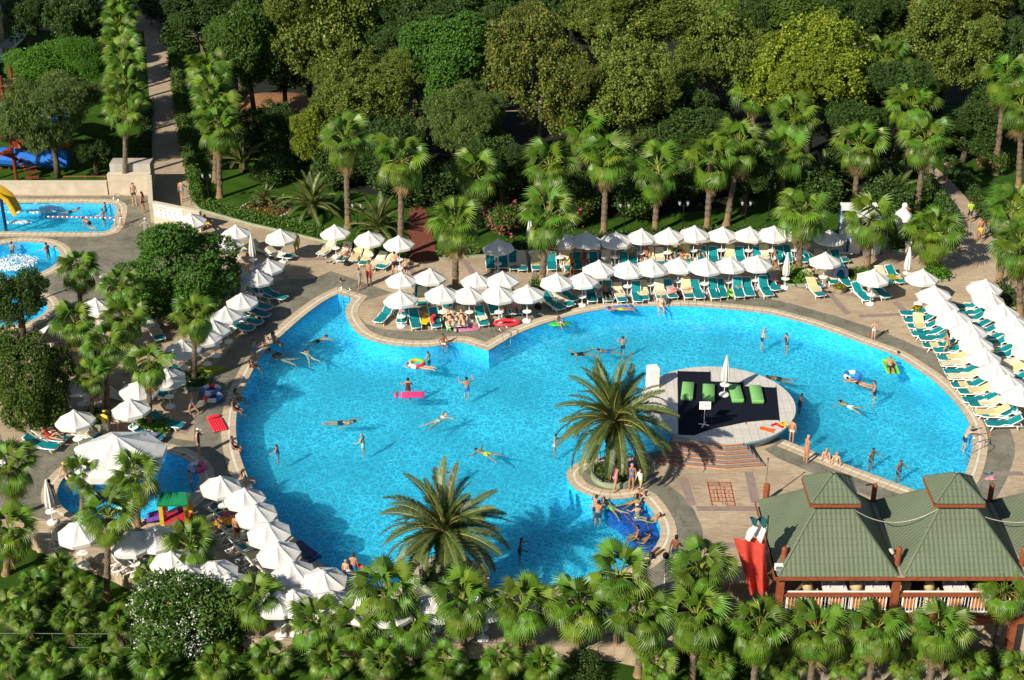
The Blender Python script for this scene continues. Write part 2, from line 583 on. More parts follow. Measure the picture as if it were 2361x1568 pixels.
# grey stamped band round the pools
def offset_loop(loop, d):
    n = len(loop)
    ar = sum(loop[i].x * loop[(i + 1) % n].y - loop[(i + 1) % n].x * loop[i].y for i in range(n))
    sg = 1 if ar > 0 else -1
    out = []
    for i in range(n):
        t1 = (loop[i] - loop[i - 1]).normalized()
        t2 = (loop[(i + 1) % n] - loop[i]).normalized()
        n1 = Vector((t1.y, -t1.x)) * sg
        n2 = Vector((t2.y, -t2.x)) * sg
        m_ = (n1 + n2)
        if m_.length < 1e-6:
            m_ = n1
        m_.normalize()
        k = 1 / max(0.45, m_.dot(n1))
        out.append(loop[i] + m_ * d * k)
    return out

GREY = W([(-250, 452), (350, 452), (356, 520), (430, 540), (520, 640), (581, 646), (724, 642), (763, 625), (845, 654), (904, 675), (838, 694), (822, 712), (826, 728),
          (846, 748), (890, 760), (960, 764), (1060, 757), (1120, 744), (1180, 722), (1240, 700), (1320, 686), (1439, 675), (1540, 671), (1661, 671), (1717, 677), (1763, 685.5), (1818, 699), (1874, 714), (1930, 730),
          (1985, 748), (2041, 767), (2096, 791), (2152, 815), (2200, 850), (2245, 890), (2285, 930), (2313, 965), (2330, 993), (2339.6, 1021), (2339.6, 1048),
          (2332, 1076), (2319, 1110), (2296, 1151), (2240, 1215), (2150, 1190), (2060, 1165), (1960, 1128), (1860, 1085), (1790, 1055), (1762, 1036), (1790, 1024), (1700, 1022),
          (1560, 1040), (1504, 1062), (1512, 1100), (1540, 1118), (1570, 1140), (1600, 1175), (1618, 1215), (1624, 1260), (1612, 1300), (1590, 1336), (1562, 1338), (1562, 1372), (1300, 1380), (1130, 1378),
          (900, 1380), (830, 1374), (750, 1330), (690, 1290), (640, 1245), (596, 1195), (556, 1180), (500, 1190), (470, 1225), (400, 1260), (300, 1270), (180, 1258), (110, 1200), (-250, 1110), (-250, 1010), (60, 1020), (150, 1014),
          (360, 1004), (448, 1018), (448, 950), (460, 900), (489, 850), (530, 800), (590, 735), (640, 690), (612, 672), (560, 690), (420, 700), (330, 720), (150, 800), (-250, 800)])
def grey_sheet():
    z = 0.004
    holes = [offset_loop(list(p), 0.0) for _, p, _ in POOLS]
    # the band is drawn as strips: the outline with the pool outlines as holes (even-odd)
    slab_with_holes('slate_paving', GREY, holes, z, 0, slate_mat)
grey_sheet()

# mauve bands stamped into the beige paving
def band(a, b, w):
    a, b = P(*a).xy, P(*b).xy
    t = (b - a).normalized()
    n = Vector((-t.y, t.x)) * w / 2
    mb = MB()
    q = [a + n, a - n, b - n, b + n]
    mb.add([(p.x, p.y, 0.006) for p in q], [(0, 1, 2, 3)])
    return mb
bm = MB()
for a, b, w in (((1606, 1173), (1742, 1173), 0.42), ((1622, 1257), (1748, 1257), 0.42), ((1726, 1088), (1742, 1160), 0.42), ((1575, 1104), (1596, 1165), 0.42), ((1908, 672), (1956, 725), 0.4),
                ((1980, 729), (2096, 724), 0.4), ((2063, 696), (2088, 719), 0.4), ((2090, 730), (2140, 790), 0.4), ((938, 604), (960, 640), 0.4), ((1070, 600), (1090, 630), 0.4), ((1215, 600), (1240, 645), 0.4),
                ((1300, 640), (1560, 615), 0.35), ((640, 600), (760, 596), 0.4), ((600, 560), (660, 640), 0.35), ((420, 1000), (446, 975), 0.4), ((2290, 1092), (2360, 1092), 0.4), ((1770, 650), (2020, 690), 0.35)):
    m_ = band(a, b, w)
    bm.add(m_.v, m_.f)
struct(obj('paving_bands', bm, stripe_mat))

# ------------------------------------------------ water and basins
def water_material(name, tint, depth_tint):
    m = bpy.data.materials.new(name)
    m.use_nodes = True
    nd, lk = m.node_tree.nodes, m.node_tree.links
    nd.remove(nd['Principled BSDF'])
    tc = nd.new('ShaderNodeTexCoord')
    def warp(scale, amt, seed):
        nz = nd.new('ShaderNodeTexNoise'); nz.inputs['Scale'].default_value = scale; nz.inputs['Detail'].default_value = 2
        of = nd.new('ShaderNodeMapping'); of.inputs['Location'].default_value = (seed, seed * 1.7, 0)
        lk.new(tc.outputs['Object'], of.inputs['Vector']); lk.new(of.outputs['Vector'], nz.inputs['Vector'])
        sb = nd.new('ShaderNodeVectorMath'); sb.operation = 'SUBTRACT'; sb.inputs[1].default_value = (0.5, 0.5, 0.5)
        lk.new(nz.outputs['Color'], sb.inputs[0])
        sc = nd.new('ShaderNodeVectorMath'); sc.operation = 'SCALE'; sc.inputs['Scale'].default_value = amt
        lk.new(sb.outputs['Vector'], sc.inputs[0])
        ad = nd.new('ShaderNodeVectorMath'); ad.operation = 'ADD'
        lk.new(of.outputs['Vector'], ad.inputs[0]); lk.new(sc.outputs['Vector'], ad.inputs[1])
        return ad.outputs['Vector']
    def lens(scale, amt, seed, width):  # cell-edge lines for the painted caustics
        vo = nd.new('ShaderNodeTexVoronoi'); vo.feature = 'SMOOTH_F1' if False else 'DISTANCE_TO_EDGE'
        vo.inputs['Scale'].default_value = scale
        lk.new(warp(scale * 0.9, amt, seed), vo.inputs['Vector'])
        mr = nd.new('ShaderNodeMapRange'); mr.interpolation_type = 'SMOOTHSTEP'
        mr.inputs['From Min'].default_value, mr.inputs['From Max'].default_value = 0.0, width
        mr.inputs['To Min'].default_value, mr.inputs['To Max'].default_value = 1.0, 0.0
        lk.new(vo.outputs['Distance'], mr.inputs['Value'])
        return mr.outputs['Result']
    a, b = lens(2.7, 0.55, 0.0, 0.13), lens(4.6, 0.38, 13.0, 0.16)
    # patches of weaker and stronger painted caustics
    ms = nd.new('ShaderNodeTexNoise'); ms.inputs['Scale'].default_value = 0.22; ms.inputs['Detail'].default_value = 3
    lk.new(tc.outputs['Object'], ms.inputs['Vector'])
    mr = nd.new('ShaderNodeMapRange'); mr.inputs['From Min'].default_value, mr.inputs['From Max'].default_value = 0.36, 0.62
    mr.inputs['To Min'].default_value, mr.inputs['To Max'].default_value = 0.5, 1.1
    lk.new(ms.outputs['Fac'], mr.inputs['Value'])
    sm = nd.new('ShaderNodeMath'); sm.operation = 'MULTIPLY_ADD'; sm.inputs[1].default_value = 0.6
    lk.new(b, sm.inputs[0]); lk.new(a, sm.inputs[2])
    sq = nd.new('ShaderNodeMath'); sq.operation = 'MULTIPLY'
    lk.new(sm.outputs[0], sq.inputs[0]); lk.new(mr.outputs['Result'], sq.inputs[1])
    # caustic light painted into the transparent colour: brighter along cell edges, dimmer between
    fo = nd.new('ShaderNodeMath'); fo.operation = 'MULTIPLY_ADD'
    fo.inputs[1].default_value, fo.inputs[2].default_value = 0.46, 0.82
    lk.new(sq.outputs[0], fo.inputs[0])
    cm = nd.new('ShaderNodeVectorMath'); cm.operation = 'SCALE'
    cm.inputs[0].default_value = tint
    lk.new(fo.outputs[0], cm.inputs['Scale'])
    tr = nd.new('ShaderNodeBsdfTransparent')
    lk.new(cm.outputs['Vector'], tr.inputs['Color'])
    gl = nd.new('ShaderNodeBsdfGlossy'); gl.inputs['Roughness'].default_value = 0.03
    wv = nd.new('ShaderNodeTexNoise'); wv.inputs['Scale'].default_value = 2.6; wv.inputs['Detail'].default_value = 4
    lk.new(tc.outputs['Object'], wv.inputs['Vector'])
    bp = nd.new('ShaderNodeBump'); bp.inputs['Strength'].default_value = 0.5; bp.inputs['Distance'].default_value = 0.03
    lk.new(wv.outputs['Fac'], bp.inputs['Height'])
    lk.new(bp.outputs['Normal'], gl.inputs['Normal'])
    # reflection grows towards grazing view, the same from above and below
    ge = nd.new('ShaderNodeNewGeometry')
    dt = nd.new('ShaderNodeVectorMath'); dt.operation = 'DOT_PRODUCT'
    lk.new(ge.outputs['Incoming'], dt.inputs[0]); lk.new(bp.outputs['Normal'], dt.inputs[1])
    ab = nd.new('ShaderNodeMath'); ab.operation = 'ABSOLUTE'
    lk.new(dt.outputs['Value'], ab.inputs[0])
    om = nd.new('ShaderNodeMath'); om.operation = 'SUBTRACT'; om.inputs[0].default_value = 1.0; om.use_clamp = True
    lk.new(ab.outputs[0], om.inputs[1])
    pw_ = nd.new('ShaderNodeMath'); pw_.operation = 'POWER'; pw_.inputs[1].default_value = 5.0
    lk.new(om.outputs[0], pw_.inputs[0])
    fr = nd.new('ShaderNodeMath'); fr.operation = 'MULTIPLY_ADD'; fr.inputs[1].default_value, fr.inputs[2].default_value = 0.98, 0.02
    lk.new(pw_.outputs[0], fr.inputs[0])
    mx = nd.new('ShaderNodeMixShader')
    lk.new(fr.outputs[0], mx.inputs['Fac']); lk.new(tr.outputs['BSDF'], mx.inputs[1]); lk.new(gl.outputs['BSDF'], mx.inputs[2])
    lk.new(mx.outputs['Shader'], nd['Material Output'].inputs['Surface'])
    # the water itself scatters a little blue light
    vs_ = nd.new('ShaderNodeVolumeScatter')
    vs_.inputs['Color'].default_value = (*depth_tint, 1)
    vs_.inputs['Density'].default_value = 0.26
    vs_.inputs['Anisotropy'].default_value = 0.3
    lk.new(vs_.outputs['Volume'], nd['Material Output'].inputs['Volume'])
    return m
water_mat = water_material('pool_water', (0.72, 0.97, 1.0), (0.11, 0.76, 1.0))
clear_mat = bpy.data.materials.new('pool_water_side')
clear_mat.use_nodes = True
_n = clear_mat.node_tree.nodes
_n.remove(_n['Principled BSDF'])
clear_mat.node_tree.links.new(_n.new('ShaderNodeBsdfTransparent').outputs[0], _n['Material Output'].inputs['Surface'])
tile_blue = M('blue_pool_mosaic', (0.04, 0.50, 0.84), 0.5, col2=(0.035, 0.47, 0.81), scale=0.35, spec=0.2)
tile_dark = M('dark_blue_mosaic', (0.012, 0.035, 0.30), 0.4, col2=(0.02, 0.07, 0.42), scale=9)

def pieces_along(loop, d0, d1, z0, z1, parent, name, mat, gap=0.012, skip=None, limit=300):
    a, b = offset_loop(loop, d0), offset_loop(loop, d1)
    n = len(loop)
    made = 0
    for i in range(n):
        j = (i + 1) % n
        c = (a[i] + a[j] + b[i] + b[j]) / 4
        if skip and skip(c):
            continue
        def lerp(p, q, t):
            return p + (q - p) * t
        ln = max((a[j] - a[i]).length, 1e-3)
        g_ = min(0.3, gap / ln)
        q = [lerp(a[i], a[j], g_), lerp(a[i], a[j], 1 - g_), lerp(b[i], b[j], 1 - g_), lerp(b[i], b[j], g_)]
        mb = MB().prism([tuple(p - c) for p in q], z0, z1 + random.uniform(-0.002, 0.002))
        o = obj(name, mb, mat, parent, loc=(c.x, c.y, 0))
        made += 1
    return made

STAGE_C = P(1655, 930, 0.65)
STAGE_R = 4.2
def near_stage(c):
    return (c - STAGE_C.xy).length < STAGE_R + 0.1 or (P(1500, 1050).x < c.x < P(1790, 1000).x and c.y > P(1600, 1062).y and c.y < P(1600, 990).y)

def resample(loop, count):
    n = len(loop)
    return loop if n <= count else None

for name, loop, zf in POOLS:
    mb = MB()
    n = len(loop)
    loopv = [Vector(p) for p in loop]
    # wall and floor
    vs = [(p.x, p.y, 0.0) for p in loopv] + [(p.x, p.y, zf) for p in loopv]
    mb.add(vs, [(i, (i + 1) % n, n + (i + 1) % n, n + i) for i in range(n)])
    tr = geometry.tessellate_polygon([[Vector((p.x, p.y, 0)) for p in loopv]])
    fs = []
    for t in tr:
        p = [loopv[i] for i in t]
        arr = (p[1].x - p[0].x) * (p[2].y - p[0].y) - (p[2].x - p[0].x) * (p[1].y - p[0].y)
        fs.append(tuple(t) if arr > 0 else tuple(reversed(t)))
    mb.add([(p.x, p.y, zf) for p in loopv], fs)
    basin = struct(obj(name, mb, tile_blue))
    out_ = offset_loop(loopv, 0.03)
    mw = MB().add([(p.x, p.y, -0.056) for p in out_], fs)
    k_ = len(fs)
    mw.add([(p.x, p.y, zf - 0.06) for p in out_], [tuple(reversed(f_)) for f_ in fs])
    mw.f += [(i, (i + 1) % n, n + (i + 1) % n, n + i) for i in range(n)]
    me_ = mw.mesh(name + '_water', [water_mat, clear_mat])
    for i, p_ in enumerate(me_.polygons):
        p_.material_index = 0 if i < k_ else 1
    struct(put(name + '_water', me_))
    sk = near_stage if name == 'main_pool' else None
    if name == 'main_pool' and n > 298:
        # the finest joints that stay under the limit of pieces
        pass
    pieces_along(loopv, 0.0, 0.29, -0.05, 0.022, basin, 'coping_stone', stone_beige, skip=sk)
    pieces_along(loopv, 0.30, 0.45, -0.03, 0.014, basin, 'grating_slab', stone_white, skip=sk)
    pieces_along(loopv, 0.46, 0.78, -0.03, 0.020, basin, 'border_stone', stone_beige, skip=sk)
print('main pool pieces', len(MAIN))

# raised seat shelf in dark mosaic in the lobe of the main pool
mb = MB().prism([tuple(p) for p in W([(1468, 1147), (1482, 1154), (1496, 1170), (1508, 1188), (1516, 1204), (1520, 1222), (1517, 1243), (1508, 1260), (1497, 1273), (1480, 1287), (1450, 1303), (1462, 1260), (1464, 1230), (1450, 1200), (1420, 1175), (1396, 1160), (1440, 1151)])], -1.2, -0.42)
sh = struct(obj('pool_seat_shelf', mb, tile_dark))
for pts in ([(1470, 1160), (1490, 1185), (1502, 1215), (1500, 1250), (1476, 1280)], [(1440, 1170), (1468, 1200), (1478, 1235), (1470, 1270)]):
    w = [P(x, y) for x, y in pts]
    obj('red_tile_line', MB().tube([(p.x, p.y, -0.415) for p in w], 0.035, 4), M('red_tile', (0.35, 0.06, 0.04), 0.5), sh)
# ---------------------------------------------------------------- plants
frond_mat = M('fan_frond_green', (0.125, 0.22, 0.018), 0.42, col2=(0.07, 0.145, 0.010), scale=2.0, rnd=0.32, hue=0.025, transl=0.22, spec=0.45)
frond_dry = M('dry_frond_brown', (0.33, 0.23, 0.10), 0.85, var=0.4, scale=5, rnd=0.25, transl=0.15)
trunk_fan = M('fan_palm_trunk', (0.20, 0.15, 0.10), 0.9, col2=(0.09, 0.065, 0.045), scale=9, bump=0.9, bscale=14)
trunk_smooth = M('smooth_palm_foot', (0.30, 0.20, 0.10), 0.85, col2=(0.17, 0.11, 0.06), scale=5, bump=0.4)
date_mat = M('date_frond_green', (0.10, 0.14, 0.036), 0.45, col2=(0.06, 0.095, 0.02), scale=3, rnd=0.22, hue=0.02, transl=0.2, spec=0.45)
rachis_mat = M('date_rachis', (0.36, 0.31, 0.07), 0.5, var=0.2)
petiole_mat = M('palm_petiole', (0.25, 0.30, 0.05), 0.5, var=0.2)
date_trunk = M('date_palm_trunk', (0.13, 0.085, 0.05), 0.95, col2=(0.05, 0.03, 0.018), scale=7, bump=1.0, bscale=10)

def arc_pts(e0, e1, length, n, start=(0, 0, 0)):
    p = Vector(start)
    pts = [p.copy()]
    for i in range(n):
        e = R(e0 + (e1 - e0) * (i + 0.5) / n)
        p = p + Vector((math.cos(e), 0, math.sin(e))) * (length / n)
        pts.append(p.copy())
    return pts

def fan_frond(e0, e1, fold, seed, dead=False):
    rg = random.Random(seed)
    mb = MB()
    pet = arc_pts(e0, (e0 + e1) / 2, rg.uniform(0.95, 1.25), 4)
    mb.tube(pet, [0.035, 0.028, 0.022, 0.018, 0.015], 4)
    mi = [0] * len(mb.f)
    hub = pet[-1]
    d = R(e1)
    ax = Vector((math.cos(d), 0, math.sin(d)))
    up = Vector((-math.sin(d), 0, math.cos(d)))
    sd = Vector((0, 1, 0))
    ns = 24
    span = R(105 if not dead else 60)
    Rb = rg.uniform(0.92, 1.08)
    split = 0.58
    def pt(a, r, lift):
        f = abs(a) / span
        z = -fold * abs(math.sin(a)) * r * 0.55 - 0.24 * r * r * (1.0 + 0.5 * f) + lift
        q = hub + (ax * math.cos(a) + sd * math.sin(a)) * r + up * z
        return q
    for i in range(ns):
        a0 = -span + 2 * span * i / ns
        a1 = -span + 2 * span * (i + 1) / ns
        am = (a0 + a1) / 2
        rr = Rb * (1.0 - 0.22 * (abs(am) / span) ** 2) * rg.uniform(0.9, 1.06)
        rm = rr * split
        tip = pt(am + rg.uniform(-0.03, 0.03), rr, 0.0)
        tip = tip + Vector((0, 0, -rg.uniform(0.05, 0.17)))
        vs = [pt(a0, 0.05, 0), pt(am, 0.05, 0.01), pt(a1, 0.05, 0), pt(a0, rm, 0), pt(am, rm, 0.022), pt(a1, rm, 0), tip]
        fs = [(0, 1, 4, 3), (1, 2, 5, 4), (3, 4, 6), (4, 5, 6)]
        mb.add(vs, fs)
    me = mb.mesh('dead_frond' if dead else 'frond', [petiole_mat if not dead else frond_dry, frond_dry if dead else frond_mat])
    k = len(mi)
    for i, p in enumerate(me.polygons):
        p.material_index = 0 if i < k else 1
    return me

FAN = {}
for key, e0, e1, fold in (('a', 82, 74, 1.5), ('b', 60, 40, 0.9), ('c', 34, 4, 0.7), ('d', 6, -52, 0.55), ('e', -22, -82, 0.4)):
    FAN[key] = [fan_frond(e0 + dd, e1 + dd * 1.5, fold, s * 17 + ord(key)) for s, dd in ((0, 0), (1, 6), (2, -6))]
FAN['x'] = [fan_frond(-50, -86, 1.6, 5, True), fan_frond(-65, -90, 2.0, 6, True)]

def trunk_mesh(name, h, r0, r1, foot=True):
    mb = MB()
    n = 14
    k = max(6, int(h / 0.22))
    prof = []
    fh = min(0.9, h * 0.25)
    for i in range(k + 1):
        z = h * i / k
        t = z / h
        r = r0 + (r1 - r0) * min(1, t * 1.4)
        if z < 0.45:
            r *= 1 + 0.45 * (1 - z / 0.45) ** 2
        if not (foot and z < fh):
            r *= 1.0 + (0.10 if i % 2 else -0.05)
        prof.append((r, z))
    mb.lathe(prof, n)
    for i, v in enumerate(mb.v):
        if v[2] > fh:
            a = random.uniform(0.94, 1.08)
            mb.v[i] = (v[0] * a, v[1] * a, v[2])
    me = mb.mesh(name, [trunk_smooth, trunk_fan])
    for p in me.polygons:
        p.material_index = 0 if (foot and p.center.z < fh) else 1
    return me

def ball_leaves(lobes, n, size, mat, name, shell=0.55, hang=0.0, aspect=1.6, jitter=0.1, clump=0, up=0.35, csig=None):
    """Leaf faces through the volume of several ellipsoid lobes, thinned towards the inside, gathered in clumps."""
    lob = np.array(lobes, dtype=float)         # cx cy cz rx ry rz
    vol = np.prod(lob[:, 3:], axis=1) ** (2 / 3)
    idx = NPR.choice(len(lob), n, p=vol / vol.sum())
    d = NPR.normal(size=(n, 3)); d /= np.linalg.norm(d, axis=1)[:, None]
    rad = shell + (1 - shell) * NPR.random(n) ** 0.6
    rad *= 1 + NPR.normal(size=n) * jitter * 0.6
    c = lob[idx, :3] + d * lob[idx, 3:] * rad[:, None]
    if clump:
        k = max(1, n // clump)
        cc = c[:k]
        c = cc[NPR.integers(0, k, n)] + NPR.normal(size=(n, 3)) * (csig or size * 1.5)
    # drop what sits deep inside another lobe
    keep = np.ones(n, bool)
    for L_ in lob:
        q = (c - L_[:3]) / L_[3:]
        keep &= ~((q ** 2).sum(1) < 0.30)
    c, d = c[keep], d[keep]
    n = len(c)
    nrm = d * 0.7 + NPR.normal(size=(n, 3)) * 0.55 + np.array([0, 0, up])
    nrm /= np.linalg.norm(nrm, axis=1)[:, None]
    t = np.cross(nrm, NPR.normal(size=(n, 3)))
    if hang:
        t = t * (1 - hang) + np.array([0, 0, -1.0]) * hang
    t /= np.linalg.norm(t, axis=1)[:, None]
    b = np.cross(nrm, t); b /= np.linalg.norm(b, axis=1)[:, None] + 1e-9
    s = size * NPR.uniform(0.6, 1.35, n)[:, None]
    tip, side = t * s * aspect * 0.5, b * s * 0.5
    V = np.stack([c - tip, c + side, c + tip, c - side], 1).reshape(-1, 3)
    F_ = np.arange(4 * n).reshape(n, 4)
    return np_mesh(name, V, F_, mat)

def lobes_of(rx, ry, rz, k, seed, spread=0.62, lobe=0.5, low=False):
    rg = np.random.default_rng(seed)
    L_ = [(0, 0, 0, rx * 0.72, ry * 0.72, rz * 0.72)]
    for i in range(k):
        d = rg.normal(size=3); d /= np.linalg.norm(d)
        if d[2] < -0.55 and not low:
            d[2] *= -0.5
        s = lobe * rg.uniform(0.55, 1.45)
        q = spread * rg.uniform(0.82, 1.22)
        L_.append((d[0] * rx * q, d[1] * ry * q, d[2] * rz * q, rx * s, ry * s, rz * s * 0.9))
    return L_

def leafmat(name, c1, c2, tr=0.2, sc=0.9, rnd=0.12, spec=0.3, rough=0.55, dry=None):
    return M(name, c1, rough, col2=c2, scale=sc, rnd=rnd, transl=tr, spec=spec, detail=9, island=dry or tuple(1.5 * c for c in c1))
lf_plane = leafmat('plane_leaf', (0.17, 0.23, 0.032), (0.07, 0.12, 0.017), sc=3.0, dry=(0.33, 0.30, 0.07))
lf_rust = leafmat('rusty_plane_leaf', (0.165, 0.20, 0.030), (0.07, 0.11, 0.017), sc=2.2, dry=(0.36, 0.22, 0.06))
lf_yellow = leafmat('yellow_green_leaf', (0.23, 0.295, 0.02), (0.09, 0.16, 0.013), sc=2.5, dry=(0.48, 0.44, 0.04))
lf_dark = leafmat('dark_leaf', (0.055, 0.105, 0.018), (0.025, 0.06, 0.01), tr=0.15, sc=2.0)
lf_mid = leafmat('mid_green_leaf', (0.085, 0.165, 0.022), (0.045, 0.10, 0.013), sc=2.0)
lf_bright = leafmat('bright_leaf', (0.09, 0.22, 0.015), (0.05, 0.14, 0.012), sc=2.0)
lf_feather = leafmat('feathery_leaf', (0.125, 0.19, 0.04), (0.06, 0.10, 0.022), sc=1.2)
lf_pine = leafmat('pine_needles', (0.065, 0.165, 0.013), (0.03, 0.085, 0.008), tr=0.1, sc=2.0)
lf_pine2 = leafmat('olive_pine_needles', (0.095, 0.165, 0.016), (0.04, 0.08, 0.009), tr=0.1, sc=2.0)
bark = M('bark', (0.13, 0.10, 0.07), 0.95, var=0.5, scale=4, bump=0.6)
bark_pale = M('pale_bark', (0.30, 0.26, 0.20), 0.95, var=0.5, scale=4, bump=0.5)
fl_white = M('white_blossom', (0.80, 0.80, 0.75), 0.7, var=0.1, transl=0.3)
fl_pink = M('pink_blossom', (0.62, 0.12, 0.17), 0.7, var=0.3, transl=0.3)
fl_red = M('red_blossom', (0.55, 0.04, 0.02), 0.7, var=0.3, transl=0.3)
fl_yel = M('yellow_blossom', (0.65, 0.40, 0.03), 0.7, var=0.3, transl=0.3)

def tuft_crown(lobes, n, size, mat, name, blades=6):
    """Upright candle-like needle tufts over lobed domes."""
    lob = np.array(lobes, dtype=float)
    vol = np.prod(lob[:, 3:], axis=1) ** (2 / 3)
    idx = NPR.choice(len(lob), n, p=vol / vol.sum())
    d = NPR.normal(size=(n, 3)); d /= np.linalg.norm(d, axis=1)[:, None]
    d[:, 2] = np.where(d[:, 2] < -0.75, -d[:, 2] * 0.6, d[:, 2])
    c = lob[idx, :3] + d * lob[idx, 3:] * (0.8 + 0.25 * NPR.random(n))[:, None]
    keep = np.ones(n, bool)
    for L_ in lob:
        q = (c - L_[:3]) / L_[3:]
        keep &= ~((q ** 2).sum(1) < 0.45)
    c, d = c[keep], d[keep]
    n = len(c)
    axis = d * 0.55 + np.array([0, 0, 0.9]) + NPR.normal(size=(n, 3)) * 0.15
    axis /= np.linalg.norm(axis, axis=1)[:, None]
    V, k = [], 0
    ref = NPR.normal(size=(n, 3))
    a = np.cross(axis, ref); a /= np.linalg.norm(a, axis=1)[:, None]
    b = np.cross(axis, a)
    s = size * NPR.uniform(0.7, 1.3, n)[:, None]
    tris = []
    for i in range(blades):
        an = 2 * math.pi * i / blades + NPR.random(n)[:, None] * 0.6
        out = a * np.cos(an) + b * np.sin(an)
        per = -a * np.sin(an) + b * np.cos(an)
        ln = 0.55 + 0.45 * NPR.random(n)[:, None]
        tip = c + (out * 0.62 + axis * 0.9 * ln) * s
        tris.append(np.stack([c - per * s * 0.16, c + per * s * 0.16, tip + per * s * 0.05, tip - per * s * 0.05], 1))
    V = np.concatenate(tris, 0).reshape(-1, 3)
    return np_mesh(name, V, np.arange(len(V)).reshape(-1, 4), mat)

def wood_mesh(h, r, crown_r, k, seed, mat):
    rg = random.Random(seed)
    mb = MB()
    top = Vector((rg.uniform(-0.2, 0.2), rg.uniform(-0.2, 0.2), h))
    mb.tube([(0, 0, 0), (0.05, 0.02, h * 0.35), (top * 0.7 + Vector((0, 0, 0))), top], [r * 1.25, r, r * 0.8, r * 0.55], 8)
    for i in range(k):
        a = 2 * math.pi * i / k + rg.uniform(-0.3, 0.3)
        z0 = h * rg.uniform(0.6, 0.98)
        ln = crown_r * rg.uniform(0.6, 0.95)
        up = rg.uniform(0.25, 0.95)
        s = Vector((0, 0, z0))
        e = s + Vector((math.cos(a), math.sin(a), up)) * ln * 0.75
        mid = (s + e) / 2 + Vector((rg.uniform(-.2, .2), rg.uniform(-.2, .2), 0.15 * ln))
        mb.tube([s, mid, e], [r * 0.45, r * 0.3, r * 0.1], 5)
        for q in range(2):
            e2 = mid + Vector((rg.uniform(-1, 1), rg.uniform(-1, 1), rg.uniform(0.1, 0.9))) * ln * 0.5
            mb.tube([mid, e2], [r * 0.2, r * 0.06], 4)
    return mb.mesh('trunk', mat, True)

# crowns are made once per kind with unit radius 1 and scaled per tree
CROWN = {}
def crown(kind, v):
    key = (kind, v)
    if key in CROWN:
        return CROWN[key]
    sd = hash(kind) % 1000 if False else sum(map(ord, kind)) * 7 + v * 31
    Lb = lobes_of(1, 1, 1, 26, sd, 0.74, 0.30)
    if kind == 'plane':
        me = ball_leaves(Lb, 42000, 0.031, lf_plane, 'crown', clump=30, csig=0.042)
    elif kind == 'rust':
        me = ball_leaves(Lb, 40000, 0.030, lf_rust, 'crown', clump=30, csig=0.042)
    elif kind == 'yellow':
        me = ball_leaves(Lb, 40000, 0.034, lf_yellow, 'crown', clump=30, csig=0.042)
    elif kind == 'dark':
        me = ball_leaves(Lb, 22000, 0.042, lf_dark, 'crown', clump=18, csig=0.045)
    elif kind == 'mid':
        me = ball_leaves(Lb, 30000, 0.034, lf_mid, 'crown', clump=9, aspect=2.4)
    elif kind == 'bright':
        me = ball_leaves(Lb, 26000, 0.038, lf_bright, 'crown', clump=5)
    elif kind == 'feather':
        me = ball_leaves(Lb, 46000, 0.015, lf_feather, 'crown', clump=7, hang=0.5, aspect=6.0, up=0.1)
    elif kind == 'pine':
        Lb = lobes_of(1, 1, 1, 46, sd, 0.72, 0.25, True)
        me = tuft_crown(Lb, 19000, 0.054, lf_pine, 'crown')
    elif kind == 'pine2':
        Lb = lobes_of(1, 1, 1, 42, sd, 0.72, 0.25, True)
        me = tuft_crown(Lb, 17000, 0.054, lf_pine2, 'crown')
    elif kind == 'shrub':
        me = ball_leaves(lobes_of(1, 1, 1, 7, sd), 7000, 0.07, lf_mid, 'foliage', clump=5)
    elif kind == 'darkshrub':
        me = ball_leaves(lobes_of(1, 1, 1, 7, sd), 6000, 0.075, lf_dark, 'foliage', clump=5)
    elif kind == 'brightshrub':
        me = ball_leaves(lobes_of(1, 1, 1, 6, sd), 2600, 0.13, lf_bright, 'foliage', clump=3)
    elif kind == 'oleander':
        me = ball_leaves(lobes_of(1, 1, 1, 10, sd), 24000, 0.042, lf_mid, 'foliage', clump=6, aspect=3.2)
    CROWN[key] = me
    return me

def sprinkle(kind, v, k, n, size, mat, name='blossoms'):
    sd = sum(map(ord, kind)) * 7 + v * 31
    return ball_leaves([(a, b, c, d * 1.05, e * 1.05, f * 1.05) for a, b, c, d, e, f in lobes_of(1, 1, 1, k, sd)], n, size, mat, name, shell=0.98, clump=3, jitter=0.02)

WOODS = {}
def tree(kind, px, py, rx_px, ry_px, hc, label, cat='tree', group=None, v=0, name=None, gl=None, wood=None, trunk_r=0.22):
    """A tree whose crown centre is surveyed at (px, py); hc is the centre's height above the ground."""
    g0 = 0.0 if gl is None else gl
    c = P(px, py, g0 + hc)
    depth = (c - Vector((0, 0, CAM_H))).dot(_F)
    rx = rx_px / FOC * depth
    rz = ry_px / FOC * depth * 1.02
    rz = min(rz, hc * 1.0)
    t = empty(name or 'tree', (c.x, c.y, g0 - 0.03))
    o = put('crown', crown(kind, v), t, loc=(0, 0, hc), rot=(0, 0, random.uniform(0, 6.28)), scale=(rx, rx, rz))
    rg = random.Random(int(px * 7 + py))
    for q in range(4 if kind not in ('pine', 'pine2') else 0):      # side limbs carry smaller heads of their own
        a, s_ = rg.uniform(0, 6.28), rg.uniform(0.38, 0.62)
        put('crown', crown(kind, v), t, loc=(math.cos(a) * rx * 0.78, math.sin(a) * rx * 0.6, hc + rz * rg.uniform(-0.45, 0.6)), rot=(rg.uniform(-0.5, 0.5), rg.uniform(-0.5, 0.5), a * 2), scale=(rx * s_, rx * s_, rz * s_ * 0.8))
    th = max(0.4, hc - rz * 0.35)
    obj_me = wood_mesh(th, trunk_r, rx, 6, int(px + py), wood or bark)
    put('trunk', obj_me, t)
    return tag(t, label, cat, group)

